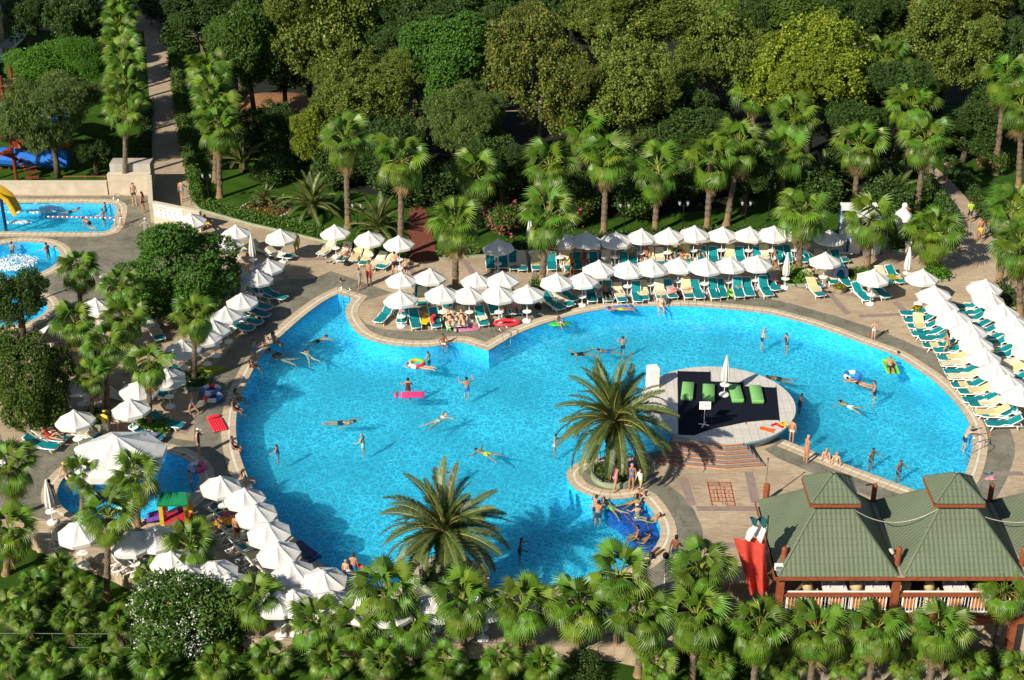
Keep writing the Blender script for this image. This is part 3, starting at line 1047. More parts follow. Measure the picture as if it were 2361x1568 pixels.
def shrub(kind, px, py, r_px, label, hk=0.75, v=0, group=None, name='shrub', gl=0.0, flowers=None, cat='shrub'):
    c = P(px, py, gl)
    depth = (c - Vector((0, 0, CAM_H))).dot(_F)
    r = r_px / FOC * depth
    t = empty(name, (c.x, c.y, gl - 0.03))
    put('foliage', crown(kind, v), t, loc=(0, 0, r * hk * 0.92), rot=random.uniform(0, 6.28), scale=(r, r, r * hk))
    mb = MB()
    for q in range(5):
        a = q * 1.26
        mb.tube([(0, 0, 0), (math.cos(a) * r * 0.3, math.sin(a) * r * 0.3, r * hk * 0.9)], [0.04, 0.02], 4)
    obj('stem', mb, bark, t)
    if flowers:
        put('blossoms', flowers, t, loc=(0, 0, r * hk * 0.92), rot=random.uniform(0, 6.28), scale=(r, r, r * hk))
    return tag(t, label, cat, group)

# fan palms ---------------------------------------------------------------
def fan_palm(base, top, label, group=None, size=1.0, dead=4, full=1.0, name='fan_palm', thick=1.0, young=False):
    """base: ground point; top: where the fronds spring from."""
    rg = random.Random(int(base.x * 131 + base.y * 17))
    h = max(0.4, (top - base).length)
    t = empty(name, base)
    lean = (top - base)
    q = lean.to_track_quat('Z', 'Y').to_euler() if h > 0.5 else Euler((0, 0, 0))
    put('trunk', trunk_mesh('trunk', h, 0.20 * size * thick, 0.155 * size * thick, h > 2.2), t, rot=q)
    off = lean
    az = rg.uniform(0, 6.28)
    plan = ['a'] * 3 + ['b'] * int(6 * full) + ['c'] * int(7 * full) + ['d'] * int(6 * full) + ['e'] * int(4 * full)
    if young:
        plan = ['a'] * 4 + ['b'] * 6 + ['c'] * 6 + ['d'] * 4
    for i, k in enumerate(plan):
        az += 2.39996 + rg.uniform(-0.2, 0.2)
        s = size * rg.uniform(0.88, 1.1) * (0.9 if k == 'a' else 1.0)
        put('frond', FAN[k][rg.randrange(3)], t, loc=off + Vector((0, 0, rg.uniform(-0.12, 0.1))), rot=(rg.uniform(-0.18, 0.18), rg.uniform(-0.12, 0.12), az), scale=s)
    for i in range(dead):
        az += 2.39996 + rg.uniform(-0.5, 0.5)
        put('dead_frond', FAN['x'][i % 2], t, loc=off + Vector((0, 0, -0.12 - 0.05 * (i % 4))), rot=(0, 0, az), scale=size * rg.uniform(0.75, 1.0))
    return tag(t, label, 'palm', group)

def palm_bt(bx, by, cx, cy_, label, group=None, size=1.0, dead=4, gl=0.0, full=1.0):
    b = P(bx, by, gl)
    tp = PV(cx, cy_, b.y)
    return fan_palm(b, tp, label, group, size, dead, full)

def palm_h(cx, cy_, h, label, group=None, size=1.0, dead=4, gl=None, full=1.0):
    if gl is None:
        q = P(cx, cy_, h)
        gl = ground_level(q.x, q.y)
    tp = P(cx, cy_, gl + h)
    return fan_palm(Vector((tp.x, tp.y, gl)), tp, label, group, size, dead, full, young=h < 2)

# date palms --------------------------------------------------------------
def date_frond(e0, e1, seed, length=3.1):
    rg = random.Random(seed)
    pts = arc_pts(e0, e1, length, 14)
    mb = MB()
    mb.tube(pts, [0.035 * (1 - 0.85 * i / 14) for i in range(15)], 4)
    k = len(mb.f)
    nl = 54
    for i in range(4, nl):
        t = i / nl
        f = t * 14
        j = min(13, int(f))
        p = pts[j].lerp(pts[j + 1], f - j)
        tg = (pts[j + 1] - pts[j]).normalized()
        up = Vector((0, 1, 0)).cross(tg) * -1
        if up.z < 0 and abs(tg.z) < 0.95:
            up = -up
        ll = 0.46 * math.sin(math.pi * min(1, 0.18 + t * 0.80)) ** 0.6 * rg.uniform(0.9, 1.08)
        for s in (-1, 1):
            d = (tg * 0.75 + Vector((0, s, 0)) * 0.8 + up * rg.uniform(0.12, 0.42)).normalized()
            e = p + d * ll + Vector((0, 0, -0.06 * ll))
            w = tg * 0.026
            mb.add([p - w, p + w, (p + e) / 2 + w * 1.1 + up * 0.01, e, (p + e) / 2 - w * 1.1 + up * 0.01], [(0, 1, 2, 4), (4, 2, 3)])
    me = mb.mesh('frond', [rachis_mat, date_mat])
    for i, p in enumerate(me.polygons):
        p.material_index = 0 if i < k else 1
    return me
DATE = {k: [date_frond(e0, e1, s + 10 * i) for s in (1, 2)] for i, (k, e0, e1) in enumerate((('a', 84, 48), ('b', 66, 5), ('c', 45, -32), ('d', 22, -62), ('e', -4, -84)))}

def date_palm(base, h, label, size=1.0, plan=None, trunk_r=0.36, name='date_palm', cat='palm', group=None):
    rg = random.Random(int(base.x * 77 + base.y * 13))
    t = empty(name, base)
    mb = MB()
    k = max(4, int(h / 0.13))
    prof = [(trunk_r * (1.15 if i % 2 else 0.98) * (1 + 0.35 * (i / k) ** 4), h * i / k) for i in range(k + 1)] + [(trunk_r * 0.8, h + 0.3), (trunk_r * 0.2, h + 0.5)]
    mb.lathe(prof, 16)
    for i, v in enumerate(mb.v):
        a = rg.uniform(0.9, 1.12)
        mb.v[i] = (v[0] * a, v[1] * a, v[2])
    obj('trunk', mb, date_trunk, t)
    plan = plan or (8, 14, 19, 17, 13)
    az = rg.uniform(0, 6.28)
    for k, n in zip('abcde', plan):
        for i in range(n):
            az += 2.39996 + rg.uniform(-0.15, 0.15)
            put('frond', DATE[k][rg.randrange(2)], t, loc=(0, 0, h + 0.12 + rg.uniform(-0.12, 0.18)), rot=(rg.uniform(-0.35, 0.35), rg.uniform(-0.1, 0.1), az), scale=size * rg.uniform(0.88, 1.06))
    return tag(t, label, cat, group)
# ---------------------------------------------------------------- planting
# rows of fan palms whose feet are surveyed (foot x, foot y, crown x, crown y)
AV_L = [(288, 445, 289, 262), (289, 411, 291, 226), (290, 378, 286, 192), (291, 347, 288, 162), (292, 317, 283, 133), (294, 288, 281, 106), (296, 261, 280, 78), (298, 236, 278, 52), (300, 212, 276, 28), (302, 190, 275, 6)]
for i, a in enumerate(AV_L):
    palm_bt(*a, '%s fan palm from the pale wall along the near side of the garden path' % ORD[i], 'fan palms along the path, side of the slide tower', 0.95, 1)
AV_R = [(507, 455, 504, 298), (496, 420, 500, 262), (490, 388, 492, 228), (483, 358, 486, 196), (477, 330, 478, 166)]
for i, a in enumerate(AV_R):
    palm_bt(*a, '%s fan palm from the flower bed along the hedged side of the garden path' % ORD[i], 'fan palms along the path, hedge side', 1.08, 3)
BACK = [(803, 524, 796, 325), (924, 592, 925, 372), (1093, 544, 1098, 402), (1266, 530, 1268, 385), (1392, 538, 1399, 364), (1510, 537, 1518, 392), (1630, 528, 1640, 372),
        (1675, 519, 1705, 335), (1802, 484, 1806, 352), (1969, 469, 1982, 340), (2113, 483, 2136, 325)]
for i, a in enumerate(BACK):
    palm_bt(*a, '%s tall fan palm from the left in the row on the lawn behind the parasols' % ORD[i], 'fan palms on the lawn behind the parasols', 1.12, 5)
DK = [((1050, 668, 1050, 518), 'fan palm rising from the deck among the parasols nearest the ladder'), ((1248, 662, 1264, 503), 'leaning fan palm standing beside the middle parasol row'),
      ((1841, 632, 1850, 492), 'fan palm in the square flower planter near the white hut'), ((1998, 621, 2009, 506), 'fan palm standing in front of the white hut door'),
      ((2146, 628, 2153, 537), 'bushy fan palm behind the closed parasol at the deck corner'), ((2302, 656, 2334, 488), 'fan palm with bare trunk beside the outer lounger row'),
      ((2352, 730, 2352, 566), 'fan palm cut by the picture edge beside the outer parasols')]
for a, l in DK:
    palm_bt(*a, l, None, 1.12, 4)
FAR = [((1830, 412, 1828, 275), 'fan palm rising in front of the yellow-green tree'), ((1738, 330, 1734, 205), 'fan palm left of the yellow-green tree'), ((2090, 405, 2102, 246), 'fan palm where the far path meets the trees'),
       ((2294, 402, 2319, 180), 'tall fan palm with pale trunk beside the far path'), ((2349, 432, 2356, 246), 'tall fan palm at the picture edge beyond the far path'), ((2240, 292, 2250, 140), 'fan palm half hidden in the trees at the far path'),
       ((2030, 332, 2041, 140), 'fan palm right of the yellow-green tree'), ((1660, 150, 1662, 14), 'fan palm crown at the top edge among plane trees'), ((1708, 185, 1712, 48), 'lower fan palm crown between the dark plane and the spiky pine'),
       ((1330, 420, 1345, 300), 'fan palm in the shade under the rusty plane tree')]
for a, l in FAR:
    palm_bt(*a, l, None, 1.15, 4)
LEFT = [((186, 718, 181, 620), 'fan palm with a shaggy trunk beside the round bubble pool'), ((285, 800, 281, 668), 'fan palm in front of the round pine on the deck'), ((290, 862, 289, 735), 'fan palm behind the sunny yellow lounger'),
        ((180, 846, 172, 748), 'dark fan palm standing over the shaded snack tables'), ((446, 886, 450, 730), 'fan palm with hanging dry fronds beside the pool edge parasols'), ((247, 942, 245, 800), 'fan palm in the middle of the shaded lounger group'),
        ((212, 972, 211, 870), 'small fan palm behind the parasol by the big pine'), ((346, 992, 342, 842), 'fan palm with shaggy dry skirt in the flower bed by the wading pool'), ((25, 1225, 24, 1078), 'shaggy fan palm at the picture edge left of the wading pool'),
        ((189, 1184, 189, 1092), 'slim fan palm at the wading pool edge under the great canopy'), ((318, 1214, 311, 1102), 'fan palm with dry skirt at the near rim of the wading pool'), ((246, 1380, 250, 1190), 'tall fan palm on the lawn below the wading pool'),
        ((433, 1342, 439, 1262), 'fan palm in front of the shaded parasols by the playhouse'), ((14, 1325, 20, 1228), 'broad fan palm at the picture edge above the lower garden')]
for a, l in LEFT:
    b = P(a[0], a[1], 0)
    gl = ground_level(b.x, b.y) if not inside(b.xy, DECK) else 0.0
    palm_bt(*a, l, None, 0.80 if 'slim' not in l and 'small' not in l else 0.58, 12 if 'dry' in l or 'shaggy' in l else 5, gl)

# fan palms in the lower garden: crowns surveyed, heights estimated from the trunks in view
FG1 = [(139, 1315, 1.3), (80, 1356, 1.2), (192, 1372, 1.2), (347, 1334, 1.6), (22, 1404, 1.2), (61, 1432, 1.3), (161, 1426, 1.4), (275, 1436, 1.2), (330, 1418, 1.3), (589, 1386, 2.6)]
FG1 = sorted(FG1)
for i, (x, y, h) in enumerate(FG1):
    palm_h(x, y, h, '%s young fan palm from the left in the lower garden beside the oleander' % ORD[i] if i < 9 else 'fan palm just right of the white flowering oleander', 'young palms left of the oleander' if i < 9 else None, 0.50 if h < 2 else 0.75, 4)
FG2 = [(725, 1436, 2.2), (822, 1446, 2.0), (886, 1366, 3.6), (945, 1442, 2.05), (1067, 1390, 3.1), (1204, 1402, 3.0), (1334, 1402, 2.95), (1428, 1330, 4.3), (1478, 1424, 3.1), (1606, 1420, 3.8), (1617, 1318, 4.7), (1749, 1452, 3.9), (1882, 1456, 3.9), (2021, 1452, 3.9), (2163, 1452, 3.9)]
for i, (x, y, h) in enumerate(FG2):
    palm_h(x, y, h, '%s fan palm from the left in the tall row along the retaining wall' % ORD[i], 'fan palms along the retaining wall', 0.72 if x in (725, 822, 945) else 0.86 if x < 1700 else 0.8, 8)
palm_bt(2290, 1529, 2316, 1364, 'tall fan palm with bare grey trunk at the pavilion corner', None, 0.75, 2, gl=front_level(30))
FG3 = [(16, 1518, 1.0), (119, 1532, 1.1), (236, 1526, 1.1), (353, 1532, 1.0), (497, 1535, 1.2), (620, 1526, 1.2), (758, 1526, 1.2), (881, 1528, 1.3), (1022, 1531, 1.3), (1153, 1524, 1.4), (1250, 1537, 1.3), (1514, 1533, 1.4), (1650, 1536, 1.4), (1812, 1538, 1.4), (1952, 1536, 1.5), (2091, 1533, 1.5), (2236, 1540, 1.4), (2352, 1546, 1.4)]
for i, (x, y, h) in enumerate(FG3[:18]):
    palm_h(x, y, h, '%s young fan palm from the left in the front row of the lower garden' % ORD[i], 'young palms in the front row', 0.54, 6)

# the two great date palms in the pool
D1 = P(1412, 1096, 0.25)
D2 = P(1027, 1334, 0.25)
date_palm(D1, 3.0, 'great date palm in the railed planter beside the round stage', 1.1)
date_palm(D2, 2.35, 'great date palm in the railed planter near the lower pool edge', 1.05)
# shorter feather-leaved palms and cycads on the lawn
sm = (6, 8, 9, 6, 3)
date_palm(P(720, 496), 0.5, 'grey-green feather palm clump on the lawn behind the flower bed', 0.85, (8, 12, 12, 6, 2), 0.25, 'feather_palm')
date_palm(P(872, 545), 0.4, 'young feather palm on the lawn beside the red path', 0.85, (7, 9, 7, 3, 0), 0.2, 'feather_palm')
date_palm(P(560, 395), 0.4, 'feather palm in the dark bed below the leaf-strewn slope', 0.8, (5, 7, 6, 3, 0), 0.2, 'feather_palm')
date_palm(P(690, 200), 0.6, 'arching feather palm at the top of the leaf-strewn slope', 0.8, (4, 7, 7, 4, 0), 0.2, 'feather_palm')
date_palm(P(1335, 325), 1.0, 'bright feather palm under the rusty plane tree', 0.85, (6, 7, 5, 2, 0), 0.2, 'feather_palm')
date_palm(P(1895, 440), 0.5, 'feather palm in the shade right of the lawn palms', 0.8, (5, 8, 8, 4, 0), 0.2, 'feather_palm')
date_palm(P(2060, 470), 0.5, 'feather palm beside the far path', 0.75, (5, 7, 7, 4, 0), 0.2, 'feather_palm')
date_palm(P(430, 70), 0.8, 'dark spiky yucca at the shaded end of the path', 0.6, (10, 10, 8, 4, 0), 0.2, 'yucca')
for x, y, l, s in ((612, 470, 'largest cycad in the middle of the round flower bed', 0.38), (587, 486, 'small cycad at the near side of the round flower bed', 0.25), (648, 484, 'small cycad at the far end of the round flower bed', 0.27)):
    date_palm(P(x, y), 0.15, l, s, (8, 10, 10, 6, 0), 0.12, 'cycad', 'cycad')

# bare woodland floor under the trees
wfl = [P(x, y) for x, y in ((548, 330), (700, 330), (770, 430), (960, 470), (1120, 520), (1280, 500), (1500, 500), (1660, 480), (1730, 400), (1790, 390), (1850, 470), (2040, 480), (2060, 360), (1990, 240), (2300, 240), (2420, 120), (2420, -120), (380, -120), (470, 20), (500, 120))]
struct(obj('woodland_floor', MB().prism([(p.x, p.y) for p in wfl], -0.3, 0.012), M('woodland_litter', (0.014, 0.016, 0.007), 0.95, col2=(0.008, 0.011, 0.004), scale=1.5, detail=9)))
# broad trees ----------------------------------------------------------------
T = tree
T('plane', 762, 60, 128, 150, 8.0, 'tall olive-green plane tree behind the leaf-strewn slope')
T('plane', 830, 225, 108, 100, 5.5, 'olive-green plane tree right of the leaf-strewn slope', v=1)
T('yellow', 722, 320, 48, 75, 3.2, 'small yellowish tree at the foot of the leaf-strewn slope', v=1)
T('pine', 1040, 150, 122, 118, 7.0, 'round bright-green stone pine among the plane trees')
T('rust', 1243, 175, 118, 150, 7.5, 'rust-tinged plane tree in the middle of the wood', wood=bark_pale)
T('plane', 1458, 185, 112, 130, 7.0, 'pale olive plane tree behind the middle palms', v=2)
T('plane', 1480, 25, 150, 90, 9.0, 'wide plane tree at the top edge of the picture', v=0)
T('plane', 1655, 120, 105, 115, 7.0, 'dull plane tree with bare pale branch left of the yellow-green tree', v=1, wood=bark_pale)
T('yellow', 1880, 165, 130, 120, 6.5, 'bright yellow-green tree behind the palms')
T('plane', 2160, 100, 118, 125, 7.0, 'broad plane tree beyond the far path', v=2)
T('rust', 2200, 15, 120, 70, 9.0, 'rusty plane tree at the top edge beyond the far path', v=1)
T('pine2', 1850, 45, 95, 70, 8.0, 'spiky light-green conifer at the top edge', v=1)
T('mid', 572, 115, 78, 120, 6.5, 'layered mid-green tree beside the garden path')
T('feather', 1058, 285, 95, 90, 5.0, 'feathery grey-green tree in front of the stone pine')
T('feather', 1455, 312, 70, 52, 3.2, 'feathery shrub tree below the pale olive plane', v=1)
T('feather', 112, 262, 106, 108, 5.0, 'feathery weeping tree beside the slide tower', v=2)
T('bright', 135, 150, 98, 50, 6.0, 'bright-green leafy tree behind the weeping tree')
T('feather', 1965, 70, 50, 80, 7.0, 'dark drooping tree between the conifer and the broad plane', v=3)
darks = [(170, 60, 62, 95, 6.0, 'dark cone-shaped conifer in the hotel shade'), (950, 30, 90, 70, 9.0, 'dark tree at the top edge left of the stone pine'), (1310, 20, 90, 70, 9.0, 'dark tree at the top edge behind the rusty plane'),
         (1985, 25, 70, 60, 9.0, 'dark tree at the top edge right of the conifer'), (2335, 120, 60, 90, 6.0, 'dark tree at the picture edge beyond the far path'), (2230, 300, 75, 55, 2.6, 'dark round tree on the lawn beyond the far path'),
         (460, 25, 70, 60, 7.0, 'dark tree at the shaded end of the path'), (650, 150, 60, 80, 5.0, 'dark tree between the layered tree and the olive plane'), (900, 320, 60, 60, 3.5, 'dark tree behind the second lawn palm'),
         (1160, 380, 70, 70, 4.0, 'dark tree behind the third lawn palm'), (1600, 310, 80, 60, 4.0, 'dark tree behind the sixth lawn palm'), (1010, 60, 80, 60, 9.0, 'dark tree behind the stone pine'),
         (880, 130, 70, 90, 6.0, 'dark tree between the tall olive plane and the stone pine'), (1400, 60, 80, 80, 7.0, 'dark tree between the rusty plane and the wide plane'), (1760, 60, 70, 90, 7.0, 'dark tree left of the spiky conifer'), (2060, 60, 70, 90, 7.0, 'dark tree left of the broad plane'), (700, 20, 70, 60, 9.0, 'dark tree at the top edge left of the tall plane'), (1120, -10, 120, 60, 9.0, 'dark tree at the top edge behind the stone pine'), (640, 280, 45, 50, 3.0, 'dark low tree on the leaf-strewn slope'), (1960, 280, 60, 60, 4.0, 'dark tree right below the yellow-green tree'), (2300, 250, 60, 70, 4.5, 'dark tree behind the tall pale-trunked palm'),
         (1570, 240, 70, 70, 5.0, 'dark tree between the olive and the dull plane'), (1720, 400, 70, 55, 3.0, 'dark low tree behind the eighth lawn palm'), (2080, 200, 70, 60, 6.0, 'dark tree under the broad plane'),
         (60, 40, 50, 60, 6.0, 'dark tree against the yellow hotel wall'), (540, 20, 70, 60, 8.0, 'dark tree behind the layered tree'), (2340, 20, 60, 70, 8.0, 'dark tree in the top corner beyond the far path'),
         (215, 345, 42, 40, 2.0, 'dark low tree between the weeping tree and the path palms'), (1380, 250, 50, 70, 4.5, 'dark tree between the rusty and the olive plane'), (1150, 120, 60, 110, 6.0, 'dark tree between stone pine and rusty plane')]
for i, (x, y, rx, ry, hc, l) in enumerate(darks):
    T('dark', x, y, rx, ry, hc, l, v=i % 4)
T('pine', 412, 628, 132, 122, 2.9, 'great round pine standing on the deck', v=2)
T('pine2', 62, 872, 102, 145, 3.0, 'tall olive pine at the picture edge left of the deck', v=3)
T('dark', 38, 690, 62, 78, 2.4, 'dark tamarisk at the picture edge by the small round pool', v=5)

# shrubs under the palms
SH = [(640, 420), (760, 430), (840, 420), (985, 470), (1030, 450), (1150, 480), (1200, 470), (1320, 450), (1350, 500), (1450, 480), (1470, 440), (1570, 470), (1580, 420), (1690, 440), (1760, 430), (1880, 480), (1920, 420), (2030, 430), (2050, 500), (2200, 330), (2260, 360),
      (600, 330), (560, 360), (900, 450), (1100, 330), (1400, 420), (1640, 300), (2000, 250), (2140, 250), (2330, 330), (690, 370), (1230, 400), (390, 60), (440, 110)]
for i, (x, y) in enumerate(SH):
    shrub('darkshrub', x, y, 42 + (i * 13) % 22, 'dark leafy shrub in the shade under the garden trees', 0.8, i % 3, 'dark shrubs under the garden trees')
shrub('shrub', 1160, 542, 40, 'pink oleander bush on the lawn behind the lone parasol', 1.0, 1, None, 'oleander', flowers=sprinkle('shrub', 1, 7, 420, 0.11, fl_pink))
shrub('shrub', 1325, 520, 42, 'pink oleander bush behind the leaning fan palm', 1.0, 2, None, 'oleander', flowers=sprinkle('shrub', 2, 7, 240, 0.11, fl_pink))
shrub('shrub', 2280, 400, 34, 'pink oleander bush beside the pale trunk at the far path', 0.9, 2, None, 'oleander', flowers=sprinkle('shrub', 2, 7, 120, 0.12, fl_pink))
shrub('shrub', 1470, 505, 52, 'leafy green bush between the fifth and sixth lawn palms', 0.9, 0)
q = P(440, 1490)
shrub('oleander', 440, 1505, 118, 'big oleander covered in white blossoms at the garden fence', 0.85, 0, None, 'oleander', gl=front_level(q.x), flowers=sprinkle('oleander', 0, 10, 3800, 0.030, fl_white))
for i, (x, y, r) in enumerate(((1730, 1530, 60), (1850, 1500, 60), (2000, 1500, 60), (2130, 1505, 55), (2230, 1560, 60), (1600, 1510, 50), (1350, 1550, 50), (700, 1500, 40), (930, 1500, 40), (210, 1470, 45), (60, 1480, 45), (330, 1480, 40), (120, 1390, 35), (2330, 1570, 50))):
    w = P(x, y)
    shrub('shrub' if i % 2 else 'darkshrub', x, y, r, 'low green bush between the young palms of the lower garden', 0.55, i % 3, 'low bushes of the lower garden', gl=front_level(w.x))

# hedges: clipped rows along kerb and path
def hedge(pts, w, h, label, mat=lf_mid, flowers=None, gl=0.0):
    ws = [P(x, y) for x, y in pts]
    lob = []
    for a, b in zip(ws, ws[1:]):
        n = max(1, int((b - a).length / (w * 0.7)))
        for i in range(n):
            p = a.lerp(b, (i + random.random() * 0.4) / n)
            lob.append((p.x - ws[0].x, p.y - ws[0].y, h * 0.5, w * 0.75, w * 0.75, h * random.uniform(0.45, 0.62)))
    t = empty('hedge', (ws[0].x, ws[0].y, gl))
    put('foliage', ball_leaves(lob, 260 * len(lob), 0.10, mat, 'foliage', clump=3), t)
    if flowers:
        for f_, k in flowers:
            put('blossoms', ball_leaves([(l[0], l[1], l[2], l[3] * 1.05, l[4] * 1.05, l[5] * 1.1) for l in lob], k * len(lob), 0.075, f_, 'blossoms', shell=0.98, jitter=0.02), t)
    return tag(t, label, 'hedge')
hedge([(457, 470), (447, 420), (432, 350), (420, 280), (410, 210), (404, 170), (398, 130)], 0.45, 0.9, 'flowering hedge along the far edge of the garden path', lf_mid, [(fl_red, 1), (fl_yel, 1)])
hedge([(472, 478), (540, 496), (600, 510), (660, 524), (720, 538), (760, 548)], 0.35, 0.45, 'low flowering hedge along the kerb of the lawn', lf_mid, [(fl_red, 2)])
hedge([(330, 385), (335, 340), (338, 290), (341, 240)], 0.3, 0.35, 'dark hedge between the near palms and the path', lf_dark)
hedge([(870, 588), (930, 596)], 0.4, 0.4, 'short hedge beside the red path opening, parasol side', lf_mid)
hedge([(1015, 592), (1060, 588), (1100, 584)], 0.4, 0.45, 'short grey-green hedge right of the red path opening', lf_feather)
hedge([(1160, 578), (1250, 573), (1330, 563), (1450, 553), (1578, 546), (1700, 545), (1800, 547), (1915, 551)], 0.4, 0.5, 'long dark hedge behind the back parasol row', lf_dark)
hedge([(2060, 572), (2100, 570), (2160, 560), (2214, 546)], 0.6, 0.8, 'leafy hedge behind the closed parasol at the path mouth', lf_mid)
hedge([(2205, 530), (2170, 470), (2130, 420), (2090, 370)], 0.5, 0.8, 'rose hedge along the near side of the far path', lf_dark, [(fl_red, 1), (fl_white, 1)])
hedge([(2300, 540), (2260, 480), (2215, 410), (2180, 370)], 0.6, 0.6, 'flowering border along the far side of the far path', lf_dark, [(fl_red, 1), (fl_white, 1)])
# round flower bed on the lawn
bc = P(612, 484)
fb = empty('flower_bed', (bc.x, bc.y, 0))
obj('bed_soil', MB().lathe([(1.75, -0.02), (1.7, 0.12), (1.0, 0.2), (0.1, 0.22)], 22), M('bed_soil', (0.06, 0.035, 0.02), 0.95), fb)
for i in range(34):
    a = i * 2 * math.pi / 34
    obj('border_rock', MB().sphere((0, 0, 0), 0.11, 7, 5, (1.2, 0.9, 0.7)), M('border_rock', (0.45, 0.40, 0.33), 0.9, rnd=0.2), fb, loc=(1.78 * math.cos(a), 1.78 * math.sin(a), 0.06), rot=a * 3)
for f_, k in ((fl_red, 160), (fl_yel, 130), (lf_mid, 500)):
    put('flower_cover', ball_leaves([(0, 0, 0.16, 1.6, 1.6, 0.14)], k, 0.11, f_, 'flower_cover', shell=0.5), fb)
tag(fb, 'round bed of red and yellow flowers edged with rocks on the lawn', 'flower bed')
# leaf-strewn slope
mb = MB()
sl = [P(x, y) for x, y in ((548, 222), (600, 216), (690, 216), (740, 230), (735, 300), (690, 305), (620, 296), (560, 288))]
c0 = sum(sl, Vector()) / len(sl)
rings = [[(c0 + (p - c0) * k) for p in sl] for k in (1.0, 0.75, 0.4)]
for r_, z in zip(rings, (0.0, 0.5, 0.7)):
    for p in r_:
        mb.v.append((p.x, p.y, z))
n_ = len(sl)
for i in range(2):
    for k in range(n_):
        mb.f.append((i * n_ + k, i * n_ + (k + 1) % n_, (i + 1) * n_ + (k + 1) % n_, (i + 1) * n_ + k))
mb.f.append(tuple(range(2 * n_, 3 * n_)))
struct(obj('leaf_strewn_slope', mb, M('fallen_leaf_litter', (0.36, 0.15, 0.045), 0.95, col2=(0.14, 0.09, 0.055), scale=5, detail=12, bump=0.7, bscale=12), smooth=True))
# ---------------------------------------------------------------- paths, walls, buildings, stage
path_mat = M('paved_path', (0.42, 0.33, 0.235), 0.8, var=0.25, scale=1.2, detail=8)
pth = [P(x, y) for x, y in ((352, 452), (352, 378), (348, 300), (344, 220), (338, 140), (332, 80), (326, 30), (322, -20), (362, -20), (370, 30), (380, 60), (394, 133), (406, 200), (419, 280), (430, 350), (438, 400), (444, 452))]
struct(obj('garden_path', MB().prism([(p.x, p.y) for p in pth], -0.3, 0.006), path_mat))
pv = [P(x, y) for x, y in ((322, -60), (190, -60), (60, 60), (100, 70), (240, 70), (326, 72), (380, 62), (420, -60))]
struct(obj('hotel_forecourt', MB().prism([(p.x, p.y) for p in pv], -0.3, 0.014), M('forecourt_paving', (0.40, 0.30, 0.25), 0.8, var=0.2, scale=1.0)))
far = [P(x, y) for x, y in ((2214, 562), (2185, 500), (2150, 440), (2110, 385), (2060, 320), (2010, 262), (2030, 255), (2062, 290), (2100, 330), (2150, 380), (2196, 420), (2240, 470), (2268, 500), (2292, 556))]
struct(obj('far_path', MB().prism([(p.x, p.y) for p in far], -0.3, 0.006), path_mat))
rp = [P(x, y) for x, y in ((944, 606), (1012, 601), (1000, 555), (988, 505), (975, 460), (945, 455), (942, 500), (940, 550))]
struct(obj('red_path', MB().prism([(p.x, p.y) for p in rp], -0.3, 0.008), M('red_gravel', (0.20, 0.06, 0.035), 0.95, var=0.4, scale=6, bump=0.5)))
kerb_mat = M('pale_green_kerb', (0.30, 0.36, 0.24), 0.7, var=0.2, scale=3)
def kerb(pts, nm='kerb'):
    w = [P(x, y) for x, y in pts]
    mb = MB()
    for a, b in zip(w, w[1:]):
        mb.bar((a.x, a.y, 0.05), (b.x, b.y, 0.05), 0.12, 0.14)
    return struct(obj(nm, mb, kerb_mat))
kerb([(446, 464), (452, 476), (462, 485), (581, 519), (653, 535), (747, 558), (864, 594), (945, 602)])
kerb([(1010, 597), (1108, 591), (1230, 583), (1330, 572), (1450, 562), (1578, 555), (1750, 556), (1925, 560)])
kerb([(2056, 580), (2100, 578), (2221, 555)])

# walls of the children's pools
def wall_run(name, a, b, h, th, label, mat=wall_stone, cap=True, h2=None):
    a, b = P(*a), P(*b)
    t = empty(name, a)
    d = (b - a)
    h2 = h if h2 is None else h2
    n = Vector((-d.y, d.x, 0)).normalized() * th
    vs = []
    for p, hh in ((Vector(), h), (d, h2)):
        vs += [p, p + n, p + n + Vector((0, 0, hh)), p + Vector((0, 0, hh))]
    mb = MB().add([(v.x, v.y, v.z) for v in vs], [(0, 3, 2, 1), (4, 5, 6, 7), (0, 4, 7, 3), (3, 7, 6, 2), (1, 2, 6, 5), (0, 1, 5, 4)])
    obj('wall', mb, mat, t)
    if cap:
        o = n.normalized() * 0.04
        mb = MB().bar(Vector((0, 0, h + 0.035)) + n / 2, d + Vector((0, 0, h2 + 0.035)) + n / 2, th + 0.08, 0.06)
        obj('coping', mb, M('wall_coping', (0.62, 0.54, 0.42), 0.7, var=0.15), t)
    return tag(t, label, 'wall')
wall_run('low_wall', (-200, 449), (249, 449), 0.95, 0.25, 'long low pale stone wall behind the lane pool')
wall_run('high_wall', (252, 449), (350, 449), 1.5, 0.5, 'high pale stone wall block at the corner of the lane pool')
a = P(254, 449); b = P(350, 449)
bw = obj('wall_block', MB().box(((a.x + b.x) / 2, a.y + 1.2, 1.08), (b.x - a.x - 0.1, 1.2, 2.16)), M('weathered_block', (0.45, 0.42, 0.36), 0.85, var=0.3, scale=1.5))
tag(bw, 'weathered taller stone block behind the high wall by the path', 'wall')
wall_run('side_wall', (357, 513), (353, 449), 1.5, 0.25, 'pale side wall running from the signboard back to the path')
sign_wall = wall_run('sign_wall', (356, 514), (464, 535), 1.5, 0.25, 'pale wall carrying the slide rules signboard', h2=1.45)
